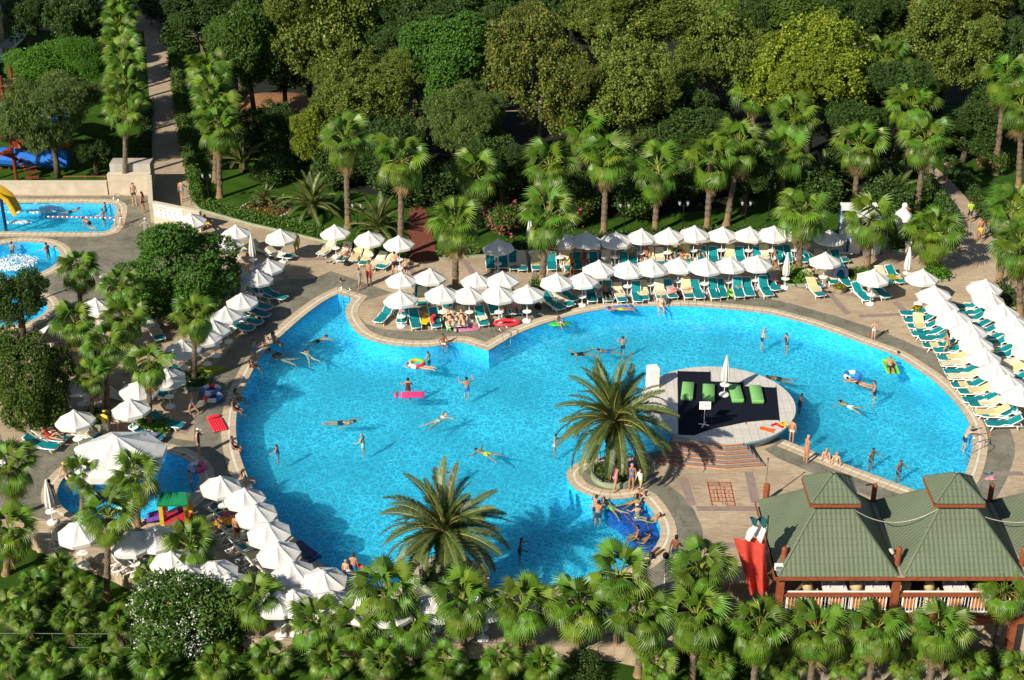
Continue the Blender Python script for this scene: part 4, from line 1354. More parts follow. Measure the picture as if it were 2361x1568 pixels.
# the signboard hangs on the camera side of the wall
A, B = P(356, 514), P(464, 535)
d = (B - A).normalized()
nrm = Vector((d.y, -d.x, 0)).normalized()
sb = empty('signboard', A + nrm * 0.03)
rz = math.atan2(d.y, d.x)
sb.rotation_euler = (0, 0, rz)
red_ink = M('red_ink', (0.55, 0.02, 0.02), 0.6, var=0.1)
blk_ink = M('black_ink', (0.01, 0.01, 0.012), 0.6, var=0.1)
blue_ink = M('blue_ink', (0.03, 0.06, 0.35), 0.6, var=0.1)
yel_ink = M('yellow_ink', (0.8, 0.5, 0.02), 0.6, var=0.1)
pink_ink = M('pale_pink_ink', (0.70, 0.52, 0.48), 0.6, var=0.1)
obj('board', MB().box((1.35, 0, 0.97), (2.35, 0.03, 0.92)), white_paint, sb)
def text(parent, s, size, loc, rot, mat, name='lettering', align='LEFT', extrude=0.002, width=1.0):
    cu = bpy.data.curves.new(name, 'FONT')
    cu.body = s
    cu.size = size
    cu.align_x = align
    cu.extrude = extrude
    cu.space_character = 1.1
    tmp = bpy.data.objects.new('tmp', cu)
    COL.objects.link(tmp)
    dg = bpy.context.evaluated_depsgraph_get()
    me = bpy.data.meshes.new_from_object(tmp.evaluated_get(dg))
    bpy.data.objects.remove(tmp)
    me.materials.clear()
    me.materials.append(mat)
    return put(name, me, parent, loc=loc, rot=rot, scale=(width, 1, 1))
upr = (math.pi / 2, 0, 0)
text(sb, 'AQUAPARK', 0.17, (0.24, -0.02, 1.25), upr, red_ink)
obj('yellow_line', MB().box((0.8, -0.018, 1.20), (1.1, 0.006, 0.05)), yel_ink, sb)
obj('pale_panel', MB().box((1.95, -0.018, 1.28), (1.0, 0.006, 0.2)), pink_ink, sb)
for i in range(6):
    for r_ in range(2):
        if r_ == 1 and i in (0, 5):
            continue
        x, z = 0.36 + i * 0.385, 1.02 - r_ * 0.27
        mb = MB()
        mb.tube([(x + 0.085 * math.cos(t), -0.02, z + 0.075 * math.sin(t)) for t in (0.5 + i * 0.2, 1.2, 2.0, 2.7, 3.3)], 0.024, 5)
        mb.tube([(x + 0.02, -0.02, z - 0.04), (x + 0.075, -0.02, z - 0.07)], 0.028, 5)
        obj('rule_symbol', mb, blk_ink, sb)
mb = MB().tube([(0.36 + 0.09 * math.cos(t * 0.5), -0.02, 0.75 + 0.09 * math.sin(t * 0.5)) for t in range(13)], 0.008, 4)
obj('faint_emblem', mb, pink_ink, sb)
for i in range(3):
    obj('fine_print', MB().box((0.75 + i * 0.62, -0.018, 0.57), (0.5, 0.005, 0.02)), pink_ink, sb)
tag(sb, 'white signboard headed AQUAPARK with rows of black symbols', 'sign')

# red hand rail above the low wall
a, b = P(150, 436), P(250, 436)
rl = empty('hand_rail', a)
mb = MB().tube([(0, 0, 1.0), b - a + Vector((0, 0, 1.0))], 0.035, 6)
obj('rail', mb, wood_red, rl)
for t_ in (0.02, 0.5, 0.95):
    p = (b - a) * t_
    obj('post', MB().tube([p, p + Vector((0, 0, 1.0))], 0.035, 6), wood_red, rl)
tag(rl, 'red hand rail behind the low stone wall', 'rail')

# hotel wing in the top corner, mostly out of the picture
hw = empty('hotel_wing', (-47, 123, 0))
yel = M('yellow_render', (0.55, 0.42, 0.16), 0.85, var=0.1, scale=0.3)
obj('wall', MB().box((-16, 40, 12.5), (32, 80, 25)), yel, hw)
for k in range(8):
    for fl in range(7):
        y0 = 4 + k * 9.6
        bal = obj('balcony', MB().box((0.7, y0 + 3, 1.2 + fl * 3.3), (1.4, 6.2, 0.22)).box((1.35, y0 + 3, 1.75 + fl * 3.3), (0.1, 6.2, 0.9)), white_paint, hw)
        if fl in (0, 1, 2):
            obj('balcony_door', MB().box((0.03, y0 + 3, 2.3 + fl * 3.3), (0.05, 2.4, 2.0)), M('dark_glass', (0.02, 0.03, 0.035), 0.1, var=0.2, spec=0.8), bal)
obj('roof_parapet', MB().box((-16, 40, 25.3), (32.6, 80.6, 0.6)), white_paint, hw)
tag(hw, 'yellow hotel wing with white balconies in the top left corner', 'hotel')

# water-slide tower at the picture edge
blue_p = M('blue_fibreglass', (0.02, 0.16, 0.60), 0.25, var=0.15, spec=0.6)
orange_p = M('orange_panel', (0.50, 0.13, 0.02), 0.5, var=0.2)
rust = M('rust_red_steel', (0.22, 0.045, 0.02), 0.55, var=0.3)
tb = P(20, 415)
tw = empty('slide_tower', tb)
for x, y in ((-1.2, 0), (0.6, 0), (-1.2, 2.4), (0.6, 2.4)):
    obj('post', MB().tube([(x, y, 0), (x, y, 8.0)], 0.13, 8), rust, tw)
obj('platform', MB().box((-0.3, 1.2, 6.3), (2.8, 3.2, 0.15)), rust, tw)
obj('platform', MB().box((-0.3, 1.2, 3.6), (2.8, 3.2, 0.15)), rust, tw)
for z in (4.1, 4.6, 6.8, 7.4):
    obj('rail', MB().tube([(1.1, -0.4, z), (1.1, 2.8, z)], 0.04, 6).tube([(-1.6, -0.4, z), (1.1, -0.4, z)], 0.04, 6), rust, tw)
for i in range(14):
    a_ = i * 0.42
    obj('stair_tread', MB().box((1.0 + 0.85 * math.cos(a_), -0.2 + 0.85 * math.sin(a_), 0.3 + i * 0.24), (1.0, 0.32, 0.06), rz=a_), rust, tw)
obj('trough', MB().tube([(-0.8, 1, 6.2), (-3, 2, 5.2), (-5, 4, 4.0), (-4, 7, 3.2), (0, 9, 2.6), (3, 8, 2.0)], 0.75, 12), blue_p, tw)
tag(tw, 'rust-red water slide tower with stair at the left picture edge', 'slide tower')
# orange and blue slide run behind the weeping tree
sr = empty('slide_run', P(75, 402))
obj('side_panel', MB().box((0.3, 2.0, 1.9), (4.6, 0.12, 1.5)), orange_p, sr)
obj('trough', MB().tube([(-3.2, 1.2, 1.05), (-1, 1.0, 0.95), (2.6, 1.0, 0.85)], 0.72, 12), blue_p, sr)
for x in (-2, 0, 2):
    obj('leg', MB().tube([(x, 1.0, 0), (x, 1.0, 0.5)], 0.08, 6), rust, sr)
for i in range(12):
    obj('baluster', MB().tube([(-1.9 + i * 0.35, 1.85, 1.2), (-1.9 + i * 0.35, 1.85, 2.7)], 0.018, 4), black_iron, sr)
tag(sr, 'blue slide trough with orange side panel behind the weeping tree', 'slide')
# yellow slide end over the lane pool
ys_ = empty('yellow_slide', P(14, 528))
ypl = M('yellow_fibreglass', (0.70, 0.42, 0.02), 0.3, var=0.12, spec=0.5)
pts = [(-2.6, 0.3, 2.9), (-1.6, 0.6, 2.8), (-0.6, 0.8, 2.5), (0.05, 0.9, 1.9), (0.35, 0.9, 1.2), (0.5, 0.9, 0.75)]
mb = MB()
prof = [(-0.5, 0.35), (-0.42, 0.05), (-0.2, -0.08), (0.2, -0.08), (0.42, 0.05), (0.5, 0.35), (0.56, 0.35), (0.46, 0.0), (0.22, -0.14), (-0.22, -0.14), (-0.46, 0.0), (-0.56, 0.35)]
vs = []
for i, p in enumerate(pts):
    p = Vector(p)
    t_ = (Vector(pts[min(i + 1, len(pts) - 1)]) - Vector(pts[max(0, i - 1)])).normalized()
    s_ = Vector((0, 1, 0))
    u_ = s_.cross(t_) * -1
    for (a_, b_) in prof:
        vs.append(p + s_ * a_ + u_ * b_)
np_ = len(prof)
fs = [(i * np_ + k, i * np_ + (k + 1) % np_, (i + 1) * np_ + (k + 1) % np_, (i + 1) * np_ + k) for i in range(len(pts) - 1) for k in range(np_)]
mb.add(vs, fs)
obj('chute', mb, ypl, ys_, smooth=True)
for x, z in ((-1.4, 2.7), (-0.3, 2.3)):
    obj('leg', MB().tube([(x, 0.8, -0.8), (x, 0.8, z)], 0.12, 8), M('navy_steel', (0.01, 0.03, 0.12), 0.4), ys_)
tag(ys_, 'yellow chute end dropping into the lane pool', 'slide')

# round stage in the pool ---------------------------------------------------
sz = 0.65
st = empty('stage', (STAGE_C.x, STAGE_C.y, 0))
mb = MB().lathe([(3.55, -1.24), (3.7, -0.2), (4.0, 0.25), (4.18, 0.5), (4.2, sz - 0.03)], 72)
obj('side_wall', mb, M('pale_mosaic', (0.30, 0.42, 0.50), 0.5, col2=(0.18, 0.34, 0.46), scale=14, detail=2), st, smooth=False)
tl = M('pale_stage_tile', (0.60, 0.57, 0.52), 0.55, var=0.12, scale=2.5, rnd=0.05)
ts = 0.44
mb0 = MB().box((0, 0, 0), (ts - 0.012, ts - 0.012, 0.04))
me_t = mb0.mesh('tile', tl)
n_t = 0
edge_mb = MB()
for i in range(-11, 12):
    for j in range(-11, 12):
        x, y = (i + 0.5) * ts, (j + 0.5) * ts
        r_ = math.hypot(abs(x) + ts / 2, abs(y) + ts / 2)
        if r_ < STAGE_R:
            put('tile', me_t, st, loc=(x, y, sz - 0.008))
            n_t += 1
        elif math.hypot(max(0, abs(x) - ts / 2), max(0, abs(y) - ts / 2)) < STAGE_R:
            # clipped rim tile
            poly = [(x - ts / 2 + .006, y - ts / 2 + .006), (x + ts / 2 - .006, y - ts / 2 + .006), (x + ts / 2 - .006, y + ts / 2 - .006), (x - ts / 2 + .006, y + ts / 2 - .006)]
            cl = []
            for k in range(4):
                p, q_ = Vector(poly[k]), Vector(poly[(k + 1) % 4])
                for s_ in range(6):
                    w_ = p.lerp(q_, s_ / 6)
                    if w_.length > STAGE_R - 0.02:
                        w_ = w_.normalized() * (STAGE_R - 0.02)
                    cl.append(w_)
            c_ = sum(cl, Vector((0, 0))) / len(cl)
            poly2 = []
            for w_ in cl:
                if not poly2 or (w_ - poly2[-1]).length > 0.01:
                    poly2.append(w_)
            if len(poly2) > 2:
                o = obj('tile', MB().prism([tuple(w_ - c_) for w_ in poly2], -0.02, 0.02), tl, st, loc=(c_.x, c_.y, sz - 0.008))
                n_t += 1
print('stage tiles', n_t)
tag(st, 'round tiled stage standing in the pool', 'stage')
# stairs in front of the stage
so = P(1672, 1050)
stair = empty('stage_stairs', (so.x, so.y, 0))
n_s = 6
riser = M('beige_stair_riser', (0.48, 0.38, 0.26), 0.7, var=0.2)
tread_m = M('grey_stair_tread', (0.24, 0.23, 0.21), 0.7, var=0.2)
red_edge = M('red_nosing', (0.48, 0.07, 0.02), 0.6, var=0.2)
Lb0, Kb0, Rb0 = P(1508, 1068), P(1672, 1083), P(1763, 1076)
Lt0, Kt0, Rt0 = P(1548, 1018, sz), P(1672, 1028, sz), P(1714, 1024, sz)
back = [P(1712, 985, sz), P(1560, 985, sz)]
for k in range(n_s):
    t_ = k / (n_s - 1)
    z1 = sz * (k + 1) / n_s - (0.004 if k == n_s - 1 else 0)
    z0 = -0.02 if k == 0 else sz * k / n_s - 0.0
    a_, b_, c_ = Lb0.lerp(Lt0, t_), Kb0.lerp(Kt0, t_), Rb0.lerp(Rt0, t_)
    poly = [(p.x - so.x, p.y - so.y) for p in (a_, b_, c_, back[0], back[1])]
    stp = obj('step', MB().prism(poly, z0, z1), riser, stair)
    # tread sheet just above the step and red nosing along its front edge
    def inn(p, q):
        v = (q - p)
        return v.normalized()
    tm = MB().prism([(p[0], p[1] + 0.05) for p in poly[:3]] + poly[3:], z1 - 0.002, z1 + 0.004)
    if k < n_s - 1:
        obj('tread', tm, tread_m, stp)
    nm = MB()
    for p, q_ in ((a_, b_), (b_, c_)):
        nm.bar((p.x - so.x, p.y - so.y - 0.01, z1 - 0.008), (q_.x - so.x, q_.y - so.y - 0.01, z1 - 0.008), 0.035, 0.03)
    obj('nosing', nm, red_edge, stp)
tag(stair, 'broad stage stairs with red nosings', 'stairs')
# things on the stage
def onst(x, y):
    p = P(x, y, sz + 0.014)
    return p
def K(x, y):            # tile k of the survey sheet
    return (1161.6 + x * 0.27781, 798.6 + y * 0.27781)
cp = [K(*q) for q in ((1440, 205), (1710, 212), (1712, 290), (1985, 300), (1988, 330), (2260, 342), (2290, 612), (2180, 612), (2010, 628), (1880, 655), (1730, 685), (1640, 715), (1580, 738), (1448, 733))]
cw = [P(x, y, sz + 0.02) for x, y in cp]
cc = sum(cw, Vector()) / len(cw)
carpet = put('carpet', MB().prism([(p.x - cc.x, p.y - cc.y) for p in cw], 0.0, 0.012).mesh('carpet', M('navy_carpet', (0.010, 0.013, 0.024), 0.95, var=0.4, scale=14, spec=0.1)), loc=(cc.x, cc.y, sz + 0.013))
tag(carpet, 'dark navy carpet laid over the round stage', 'carpet')
for (a_, b_) in (((1712, 205), (1728, 695)), ((1985, 285), (2010, 645)), ((2258, 330), (2287, 622))):
    p, q_ = P(*K(*a_), sz + 0.03), P(*K(*b_), sz + 0.03)
    obj('carpet_seam', MB().bar(p - carpet.location, q_ - carpet.location, 0.04, 0.012), black_iron, carpet)
green_c = M('green_cover', (0.20, 0.46, 0.15), 0.7, col2=(0.16, 0.40, 0.12), scale=2.5, bump=0.3, bscale=5)
def rounded_slab(lx, ly, h, r=0.06):
    mb = MB()
    def ring(k, z):
        out = []
        for sx, sy, a0 in ((1, 1, 0), (-1, 1, 90), (-1, -1, 180), (1, -1, 270)):
            for i in range(4):
                a_ = R(a0 + i * 30)
                out.append(((sx * (lx / 2 - r) + math.cos(a_) * r * k), (sy * (ly / 2 - r) + math.sin(a_) * r * k), z))
        return out
    lv = [(1, 0), (1.05, h * 0.5), (0.95, h * 0.85), (0.55, h)]
    vs = []
    for k, z in lv:
        vs += ring(k, z)
    n = 16
    fs = [(i * n + q, i * n + (q + 1) % n, (i + 1) * n + (q + 1) % n, (i + 1) * n + q) for i in range(len(lv) - 1) for q in range(n)]
    fs += [tuple(range(n - 1, -1, -1)), tuple(range((len(lv) - 1) * n, len(lv) * n))]
    mb.add(vs, fs)
    return mb
gm = [((1525, 375), -0.05, 'green covered mattress at the left end of the stage row'), ((1700, 392), -0.02, 'green covered mattress just left of the stage parasol'), ((1928, 395), 0.10, 'green covered mattress just right of the stage parasol'), ((2098, 402), 0.06, 'green covered mattress at the right end of the stage row')]
for (c_, rz_, l) in gm:
    p = P(*K(*c_), sz + 0.1)
    o = obj('covered_mattress', rounded_slab(0.66, 1.75, 0.22, 0.07), green_c, loc=(p.x, p.y, sz + 0.026), rot=rz_ - 0.1, smooth=True)
    tag(o, l, 'mattress', 'green covered mattresses on the stage')
p = P(*K(1235, 356), sz)
o = obj('covered_lectern', MB().box((0, 0, 0.63), (0.62, 0.5, 1.26), taper=0.97).box((0, 0, 1.285), (0.56, 0.46, 0.05), taper=0.9), M('white_dust_cover', (0.80, 0.78, 0.73), 0.8, var=0.1, scale=3, bump=0.5, bscale=4), loc=(p.x, p.y + 0.25, sz + 0.013), rot=0.25)
tag(o, 'upright box under a white cover on the round stage', 'lectern')
# notice on a cross-footed stand
p = P(*K(1660, 655), sz)
ns_ = empty('notice_stand', (p.x, p.y, sz + 0.026), -0.03)
obj('pole', MB().tube([(0, 0, 0.03), (0, 0, 1.0)], 0.02, 6), plastic_white, ns_)
obj('foot', MB().bar((-0.27, 0.08, 0.02), (0.27, -0.08, 0.02), 0.05, 0.04), plastic_white, ns_)
obj('foot', MB().bar((-0.12, -0.27, 0.02), (0.12, 0.27, 0.02), 0.05, 0.038), plastic_white, ns_)
tilt = Matrix.Rotation(R(-20), 3, 'X')
obj('panel', MB().box((0, 0, 1.18), (0.60, 0.02, 0.42), M=tilt), plastic_white, ns_)
def on_panel(x, z):
    v = tilt @ Vector((x, -0.016, z))
    return (v.x, v.y, v.z + 1.18)
rp_ = (math.pi / 2 - R(20), 0, 0)
for i, (s_, z) in enumerate((('HAVUZA', 0.07), ('ATLAMAK', -0.03), ('YASAK', -0.13))):
    text(ns_, s_, 0.075, on_panel(-0.27, z), rp_, red_ink)
mb = MB().tube([on_panel(0.13 + 0.11 * math.cos(t * 0.524), 0.0 + 0.12 * math.sin(t * 0.524)) for t in range(13)], 0.006, 4)
mb.tube([on_panel(0.08, -0.03), on_panel(0.19, 0.04)], 0.016, 4).sphere(on_panel(0.19, -0.05), 0.02, 6, 4)
obj('diver_symbol', mb, M('dark_green_ink', (0.02, 0.05, 0.03), 0.6), ns_)
tag(ns_, 'white notice board on a cross-footed stand on the stage', 'notice')
# bits of clothing and swim toys lying on the stage rim
def rag(name, x, y, sx, sy, mat, label, cat, z=None, rz_=0.0, seed=1):
    rg = random.Random(seed)
    p = P(x, y, sz if z is None else z)
    mb = MB()
    n = 7
    for j in range(n):
        for i in range(n):
            u, v = i / (n - 1) - 0.5, j / (n - 1) - 0.5
            e = 1 + 0.25 * math.sin(3 * u + seed) * math.cos(5 * v)
            mb.v.append((u * sx * e, v * sy * e, 0.02 + 0.035 * abs(math.sin(6 * u + seed) * math.cos(5 * v + seed)) + rg.uniform(0, 0.012)))
    mb.f = [(j * n + i, j * n + i + 1, (j + 1) * n + i + 1, (j + 1) * n + i) for j in range(n - 1) for i in range(n - 1)]
    o = obj(name, mb, mat, loc=(p.x, p.y, p.z + 0.012), rot=rz_, smooth=True)
    return tag(o, label, cat)
orange_c = M('orange_cloth', (0.80, 0.15, 0.01), 0.8, var=0.2)
rag('orange_shirt', *K(2185, 695), 0.75, 0.42, orange_c, 'orange shirt thrown down on the stage rim', 'shirt', seed=2, rz_=-0.5)
red_pl = M('red_rubber', (0.65, 0.02, 0.02), 0.4, var=0.2)
yel_pl = M('yellow_rubber', (0.85, 0.55, 0.03), 0.4, var=0.2)
def flipper(x, y, rz_, mat, label, z=sz):
    p = P(x, y, z)
    mb = MB().prism([(-0.2, -0.05), (-0.2, 0.05), (0.0, 0.06), (0.25, 0.12), (0.28, 0.0), (0.25, -0.12), (0.0, -0.06)], 0.0, 0.03).sphere((-0.1, 0, 0.05), 0.06, 8, 5, (1.5, 0.9, 0.8))
    return tag(obj('flipper', mb, mat, loc=(p.x, p.y, z + 0.014), rot=rz_), label, 'flipper')
flipper(*K(2240, 655), 0.6, red_pl, 'red flipper nearest the orange shirt on the stage')
flipper(*K(2285, 662), -0.7, red_pl, 'red flipper beside the yellow flippers on the stage')
flipper(*K(2310, 640), 0.2, yel_pl, 'yellow flipper nearer the carpet on the stage rim')
flipper(*K(2325, 660), 1.9, yel_pl, 'yellow flipper at the outer stage rim')

# painted shuffle board on the paving
cb = empty('shuffleboard_court', P(1650, 1140))
rp2 = M('red_court_paint', (0.42, 0.085, 0.03), 0.7, var=0.35, scale=6)
c00, c10, c11, c01 = P(1631, 1112), P(1684, 1113), P(1695, 1166), P(1642, 1165)
o0 = cb.location
def cpt(u, v):
    a_ = c00.lerp(c10, u); b_ = c01.lerp(c11, u)
    q_ = a_.lerp(b_, v) - o0
    return Vector((q_.x, q_.y, 0.011))
def cline(u0, v0, u1, v1, w=0.06):
    obj('painted_line', MB().bar(cpt(u0, v0), cpt(u1, v1), w, 0.006), rp2, cb)
rows = [0, 0.16, 0.33, 0.49, 0.66, 0.83]
for v in rows:
    cline(0, v, 1, v)
cline(0, 1, 0.22, 1); cline(0.62, 1, 1, 1)
cline(0, -0.01, 0, 1.01); cline(1, -0.01, 1, 1.01)
cline(0.5, 0, 0.5, 0.16)
for u in (0.33, 0.66):
    cline(u, 0.33, u, 0.83)
def num(s_, u, v, size):
    p = cpt(u, v)
    text(cb, s_, size, (p.x, p.y - size * 0.35, 0.009), (0, 0, 0), rp2, 'painted_number', 'CENTER', 0.001)
num('+10', 0.5, 0.25, 0.34); num('-10', 0.5, 0.92, 0.34)
for r_, line in enumerate(('924', '168', '573')):
    for q_, ch in enumerate(line):
        num(ch, 0.17 + 0.33 * q_, 0.41 + 0.165 * r_, 0.3)
num('DECK', 0.25, 0.08, 0.2); num('START', 0.75, 0.08, 0.18)
tag(cb, 'red painted number grid for a shuffle game on the paving', 'court')

# planters of the two great palms, with iron railings ----------------------
def palm_planter(c, r, label_p, label_r):
    pl = empty('palm_planter', (c.x, c.y, 0))
    obj('kerb_ring', MB().lathe([(r + 0.02, 0.0), (r + 0.02, 0.26), (r - 0.12, 0.26), (r - 0.12, 0.18)], 40), kerb_mat, pl)
    obj('soil', MB().lathe([(r - 0.13, 0.0), (r - 0.13, 0.19), (0.2, 0.24)], 30), M('bed_soil', (0.06, 0.035, 0.02), 0.95), pl)
    put('ground_cover', ball_leaves([(0, 0, 0.22, r * 0.85, r * 0.85, 0.16)], 900, 0.12, lf_mid, 'ground_cover', shell=0.3), pl)
    tag(pl, label_p, 'planter')
    rl = empty('iron_railing', (c.x, c.y, 0))
    n = 26
    rr = r - 0.05
    for i in range(n):
        a_ = R(40) + R(280) * i / (n - 1) + R(-50)
        obj('baluster', MB().tube([(rr * math.cos(a_), rr * math.sin(a_), 0.24), (rr * math.cos(a_) * 1.04, rr * math.sin(a_) * 1.04, 0.85)], 0.014, 4), black_iron, rl)
    for z, k in ((0.4, 1.01), (0.85, 1.04)):
        obj('rail', MB().tube([(rr * k * math.cos(R(-10) + R(280) * i / 30), rr * k * math.sin(R(-10) + R(280) * i / 30), z) for i in range(31)], 0.02, 5), black_iron, rl)
    tag(rl, label_r, 'railing')
palm_planter(P(1415, 1098), 1.15, 'round planter of the great palm beside the stage', 'black iron railing round the palm beside the stage')
palm_planter(P(1027, 1340), 1.2, 'round planter of the great palm near the lower pool edge', 'black iron railing round the palm near the lower pool edge')

# pavilion -------------------------------------------------------------------
roof_mat = M('green_roof_sheet', (0.125, 0.155, 0.098), 0.6, col2=(0.105, 0.132, 0.082), scale=0.8, spec=0.4)
gutter_m = M('gutter_stone', (0.40, 0.33, 0.24), 0.8, var=0.2)
fz = 0.05                         # restaurant floor
ez = 2.35                         # eaves height
fl_ = P(1790, 1330, ez); bl_ = P(1741, 1156, ez)
x0, yf, yb = (fl_.x + bl_.x) / 2, fl_.y, bl_.y
bayw = P(2066, 1330, ez).x - fl_.x + 0.25
pav = empty('restaurant_pavilion', (x0, yf, 0))
depth_ = yb - yf
def course_rows(mbx, quad_lo, quad_hi, n_rows, parent, step=0.035):
    """Corrugated roof courses between an eaves line and a ridge line, each row lapping the next."""
    (a0, b0), (a1, b1) = quad_lo, quad_hi
    up = Vector((0, 0, 1))
    ctr = a0
    for r_ in range(n_rows):
        t0, t1 = r_ / n_rows, (r_ + 1) / n_rows
        pa, pb = a0.lerp(a1, t0), b0.lerp(b1, t0)
        qa, qb = a0.lerp(a1, t1), b0.lerp(b1, t1)
        nrm_ = (pb - pa).cross(qa - pa)
        if nrm_.z < 0:
            nrm_ = -nrm_
        nrm_.normalize()
        base_dir = (b0 - a0).normalized()
        pitch = 0.21
        mb = MB()
        L0, L1 = (pb - pa).length, (qb - qa).length
        # phase is tied to the eaves so that ribs line up from course to course
        s0 = (pa - a0).dot(base_dir); s1 = (pb - a0).dot(base_dir)
        u0 = (qa - a0).dot(base_dir); u1 = (qb - a0).dot(base_dir)
        k0, k1 = math.floor(min(s0, u0) / (pitch / 4)), math.ceil(max(s1, u1) / (pitch / 4))
        top, bot = [], []
        for k in range(k0, k1 + 1):
            s_ = k * pitch / 4
            h_ = (0.0, 0.011, 0.020, 0.011)[k % 4]
            sb_ = min(max(s_, s0), s1)
            st_ = min(max(s_, u0), u1)
            fb_ = (sb_ - s0) / max(1e-6, s1 - s0)
            ft_ = (st_ - u0) / max(1e-6, u1 - u0)
            bot.append(pa.lerp(pb, fb_) + nrm_ * (h_ + step))
            top.append(qa.lerp(qb, ft_) + nrm_ * (h_ + 0.004))
        n_ = len(bot)
        vs = bot + top + [v - nrm_ * (step + 0.0) for v in bot]
        fs = [(i, i + 1, n_ + i + 1, n_ + i) for i in range(n_ - 1)] + [(2 * n_ + i, 2 * n_ + i + 1, i + 1, i) for i in range(n_ - 1)]
        mb.add([tuple(v) for v in vs], fs)
        obj('tile_course', mb, roof_mat, parent)

def hip(parent_name, x_l, x_r, y_f, y_b, z_e, rise, inset_x, inset_y, n_rows):
    """A hipped roof cut off at the top; each slope is a part made of lapped courses."""
    A_ = [Vector((x_l, y_f, z_e)), Vector((x_r, y_f, z_e)), Vector((x_r, y_b, z_e)), Vector((x_l, y_b, z_e))]
    B_ = [Vector((x_l + inset_x, y_f + inset_y, z_e + rise)), Vector((x_r - inset_x, y_f + inset_y, z_e + rise)), Vector((x_r - inset_x, y_b - inset_y, z_e + rise)), Vector((x_l + inset_x, y_b - inset_y, z_e + rise))]
    for k in range(4):
        a_, b_, c_, d_ = A_[k], A_[(k + 1) % 4], B_[(k + 1) % 4], B_[k]
        sl_ = obj('roof_slope', MB().add([a_ - Vector((0, 0, .04)), b_ - Vector((0, 0, .04)), c_ - Vector((0, 0, .04)), d_ - Vector((0, 0, .04))], [(0, 1, 2, 3)]), M('dark_roof_underside', (0.03, 0.035, 0.03), 0.8), pav)
        course_rows(None, (a_, b_), (d_, c_), n_rows, sl_)
        obj('hip_cap', MB().bar(a_ + Vector((0, 0, 0.05)), d_ + Vector((0, 0, 0.05)), 0.10, 0.05), roof_mat, sl_)
nb = 3
rise = 2.15
for k in range(nb):
    xl = k * bayw + 0.12
    xr = (k + 1) * bayw - 0.12
    w_ = xr - xl
    hip('roof', xl, xr, 0.0, depth_, ez, rise, w_ / 2 - 0.75, depth_ / 2 - 0.75, 11)
    cx = (xl + xr) / 2
    cy2 = depth_ / 2
    # lantern: low box of white louvres under a small hipped roof
    obj('lantern_wall', MB().box((cx, cy2, ez + rise + 0.16), (1.3, 1.3, 0.34)), white_paint, pav)
    for s_ in (-0.5, 0.0, 0.5):
        obj('lantern_mullion', MB().box((cx + s_, cy2 - 0.66, ez + rise + 0.16), (0.05, 0.03, 0.30)), black_iron, pav)
    hip('lantern_roof', cx - 1.08, cx + 1.08, cy2 - 1.08, cy2 + 1.08, ez + rise + 0.38, 0.85, 1.02, 1.02, 4)
    for (a_, b_) in (((-1.1, -1.1), (1.1, -1.1)), ((-1.1, -1.1), (-1.1, 1.1)), ((1.1, -1.1), (1.1, 1.1)), ((-1.1, 1.1), (1.1, 1.1))):
        obj('lantern_fascia', MB().bar((cx + a_[0], cy2 + a_[1], ez + rise + 0.29), (cx + b_[0], cy2 + b_[1], ez + rise + 0.29), 0.05, 0.14), wood_red, pav)
# gutters between bays, fascia, posts
for k in range(1, nb):
    obj('gutter', MB().box((k * bayw, depth_ / 2, ez - 0.02), (0.34, depth_ + 0.1, 0.10)), gutter_m, pav)
obj('fascia', MB().bar((-0.05, -0.03, ez - 0.08), (nb * bayw, -0.03, ez - 0.08), 0.05, 0.17), wood_red, pav)
obj('fascia', MB().bar((-0.03, -0.05, ez - 0.08), (-0.03, depth_, ez - 0.08), 0.05, 0.16), wood_red, pav)
obj('ceiling', MB().box((nb * bayw / 2, depth_ / 2, ez - 0.25), (nb * bayw - 0.2, depth_ - 0.2, 0.05)), M('dark_boarding', (0.06, 0.03, 0.015), 0.7), pav)
lowz = front_level(x0 + bayw)
fx0, fy0 = 0.35, 0.45
for k in range(nb + 1):
    xx = fx0 if k == 0 else k * bayw
    for yy in (fy0, depth_ - 0.45):
        obj('post', MB().box((xx, yy, (lowz + ez) / 2 if yy < 1 else ez / 2), (0.30, 0.30, (ez - lowz) - 0.28 if yy < 1 else ez - 0.28)), wood_red, pav)
for k in range(nb + 1):
    xx = 0.45 if k == 0 else k * bayw
    for yy in (0.75, depth_ - 0.1):
        pp = obj('roof_post', MB().lathe([(0.125, ez + 0.1), (0.125, ez + 0.95), (0.10, ez + 1.02), (0.03, ez + 1.05)], 12, (xx, yy, 0)), wood_red, pav)
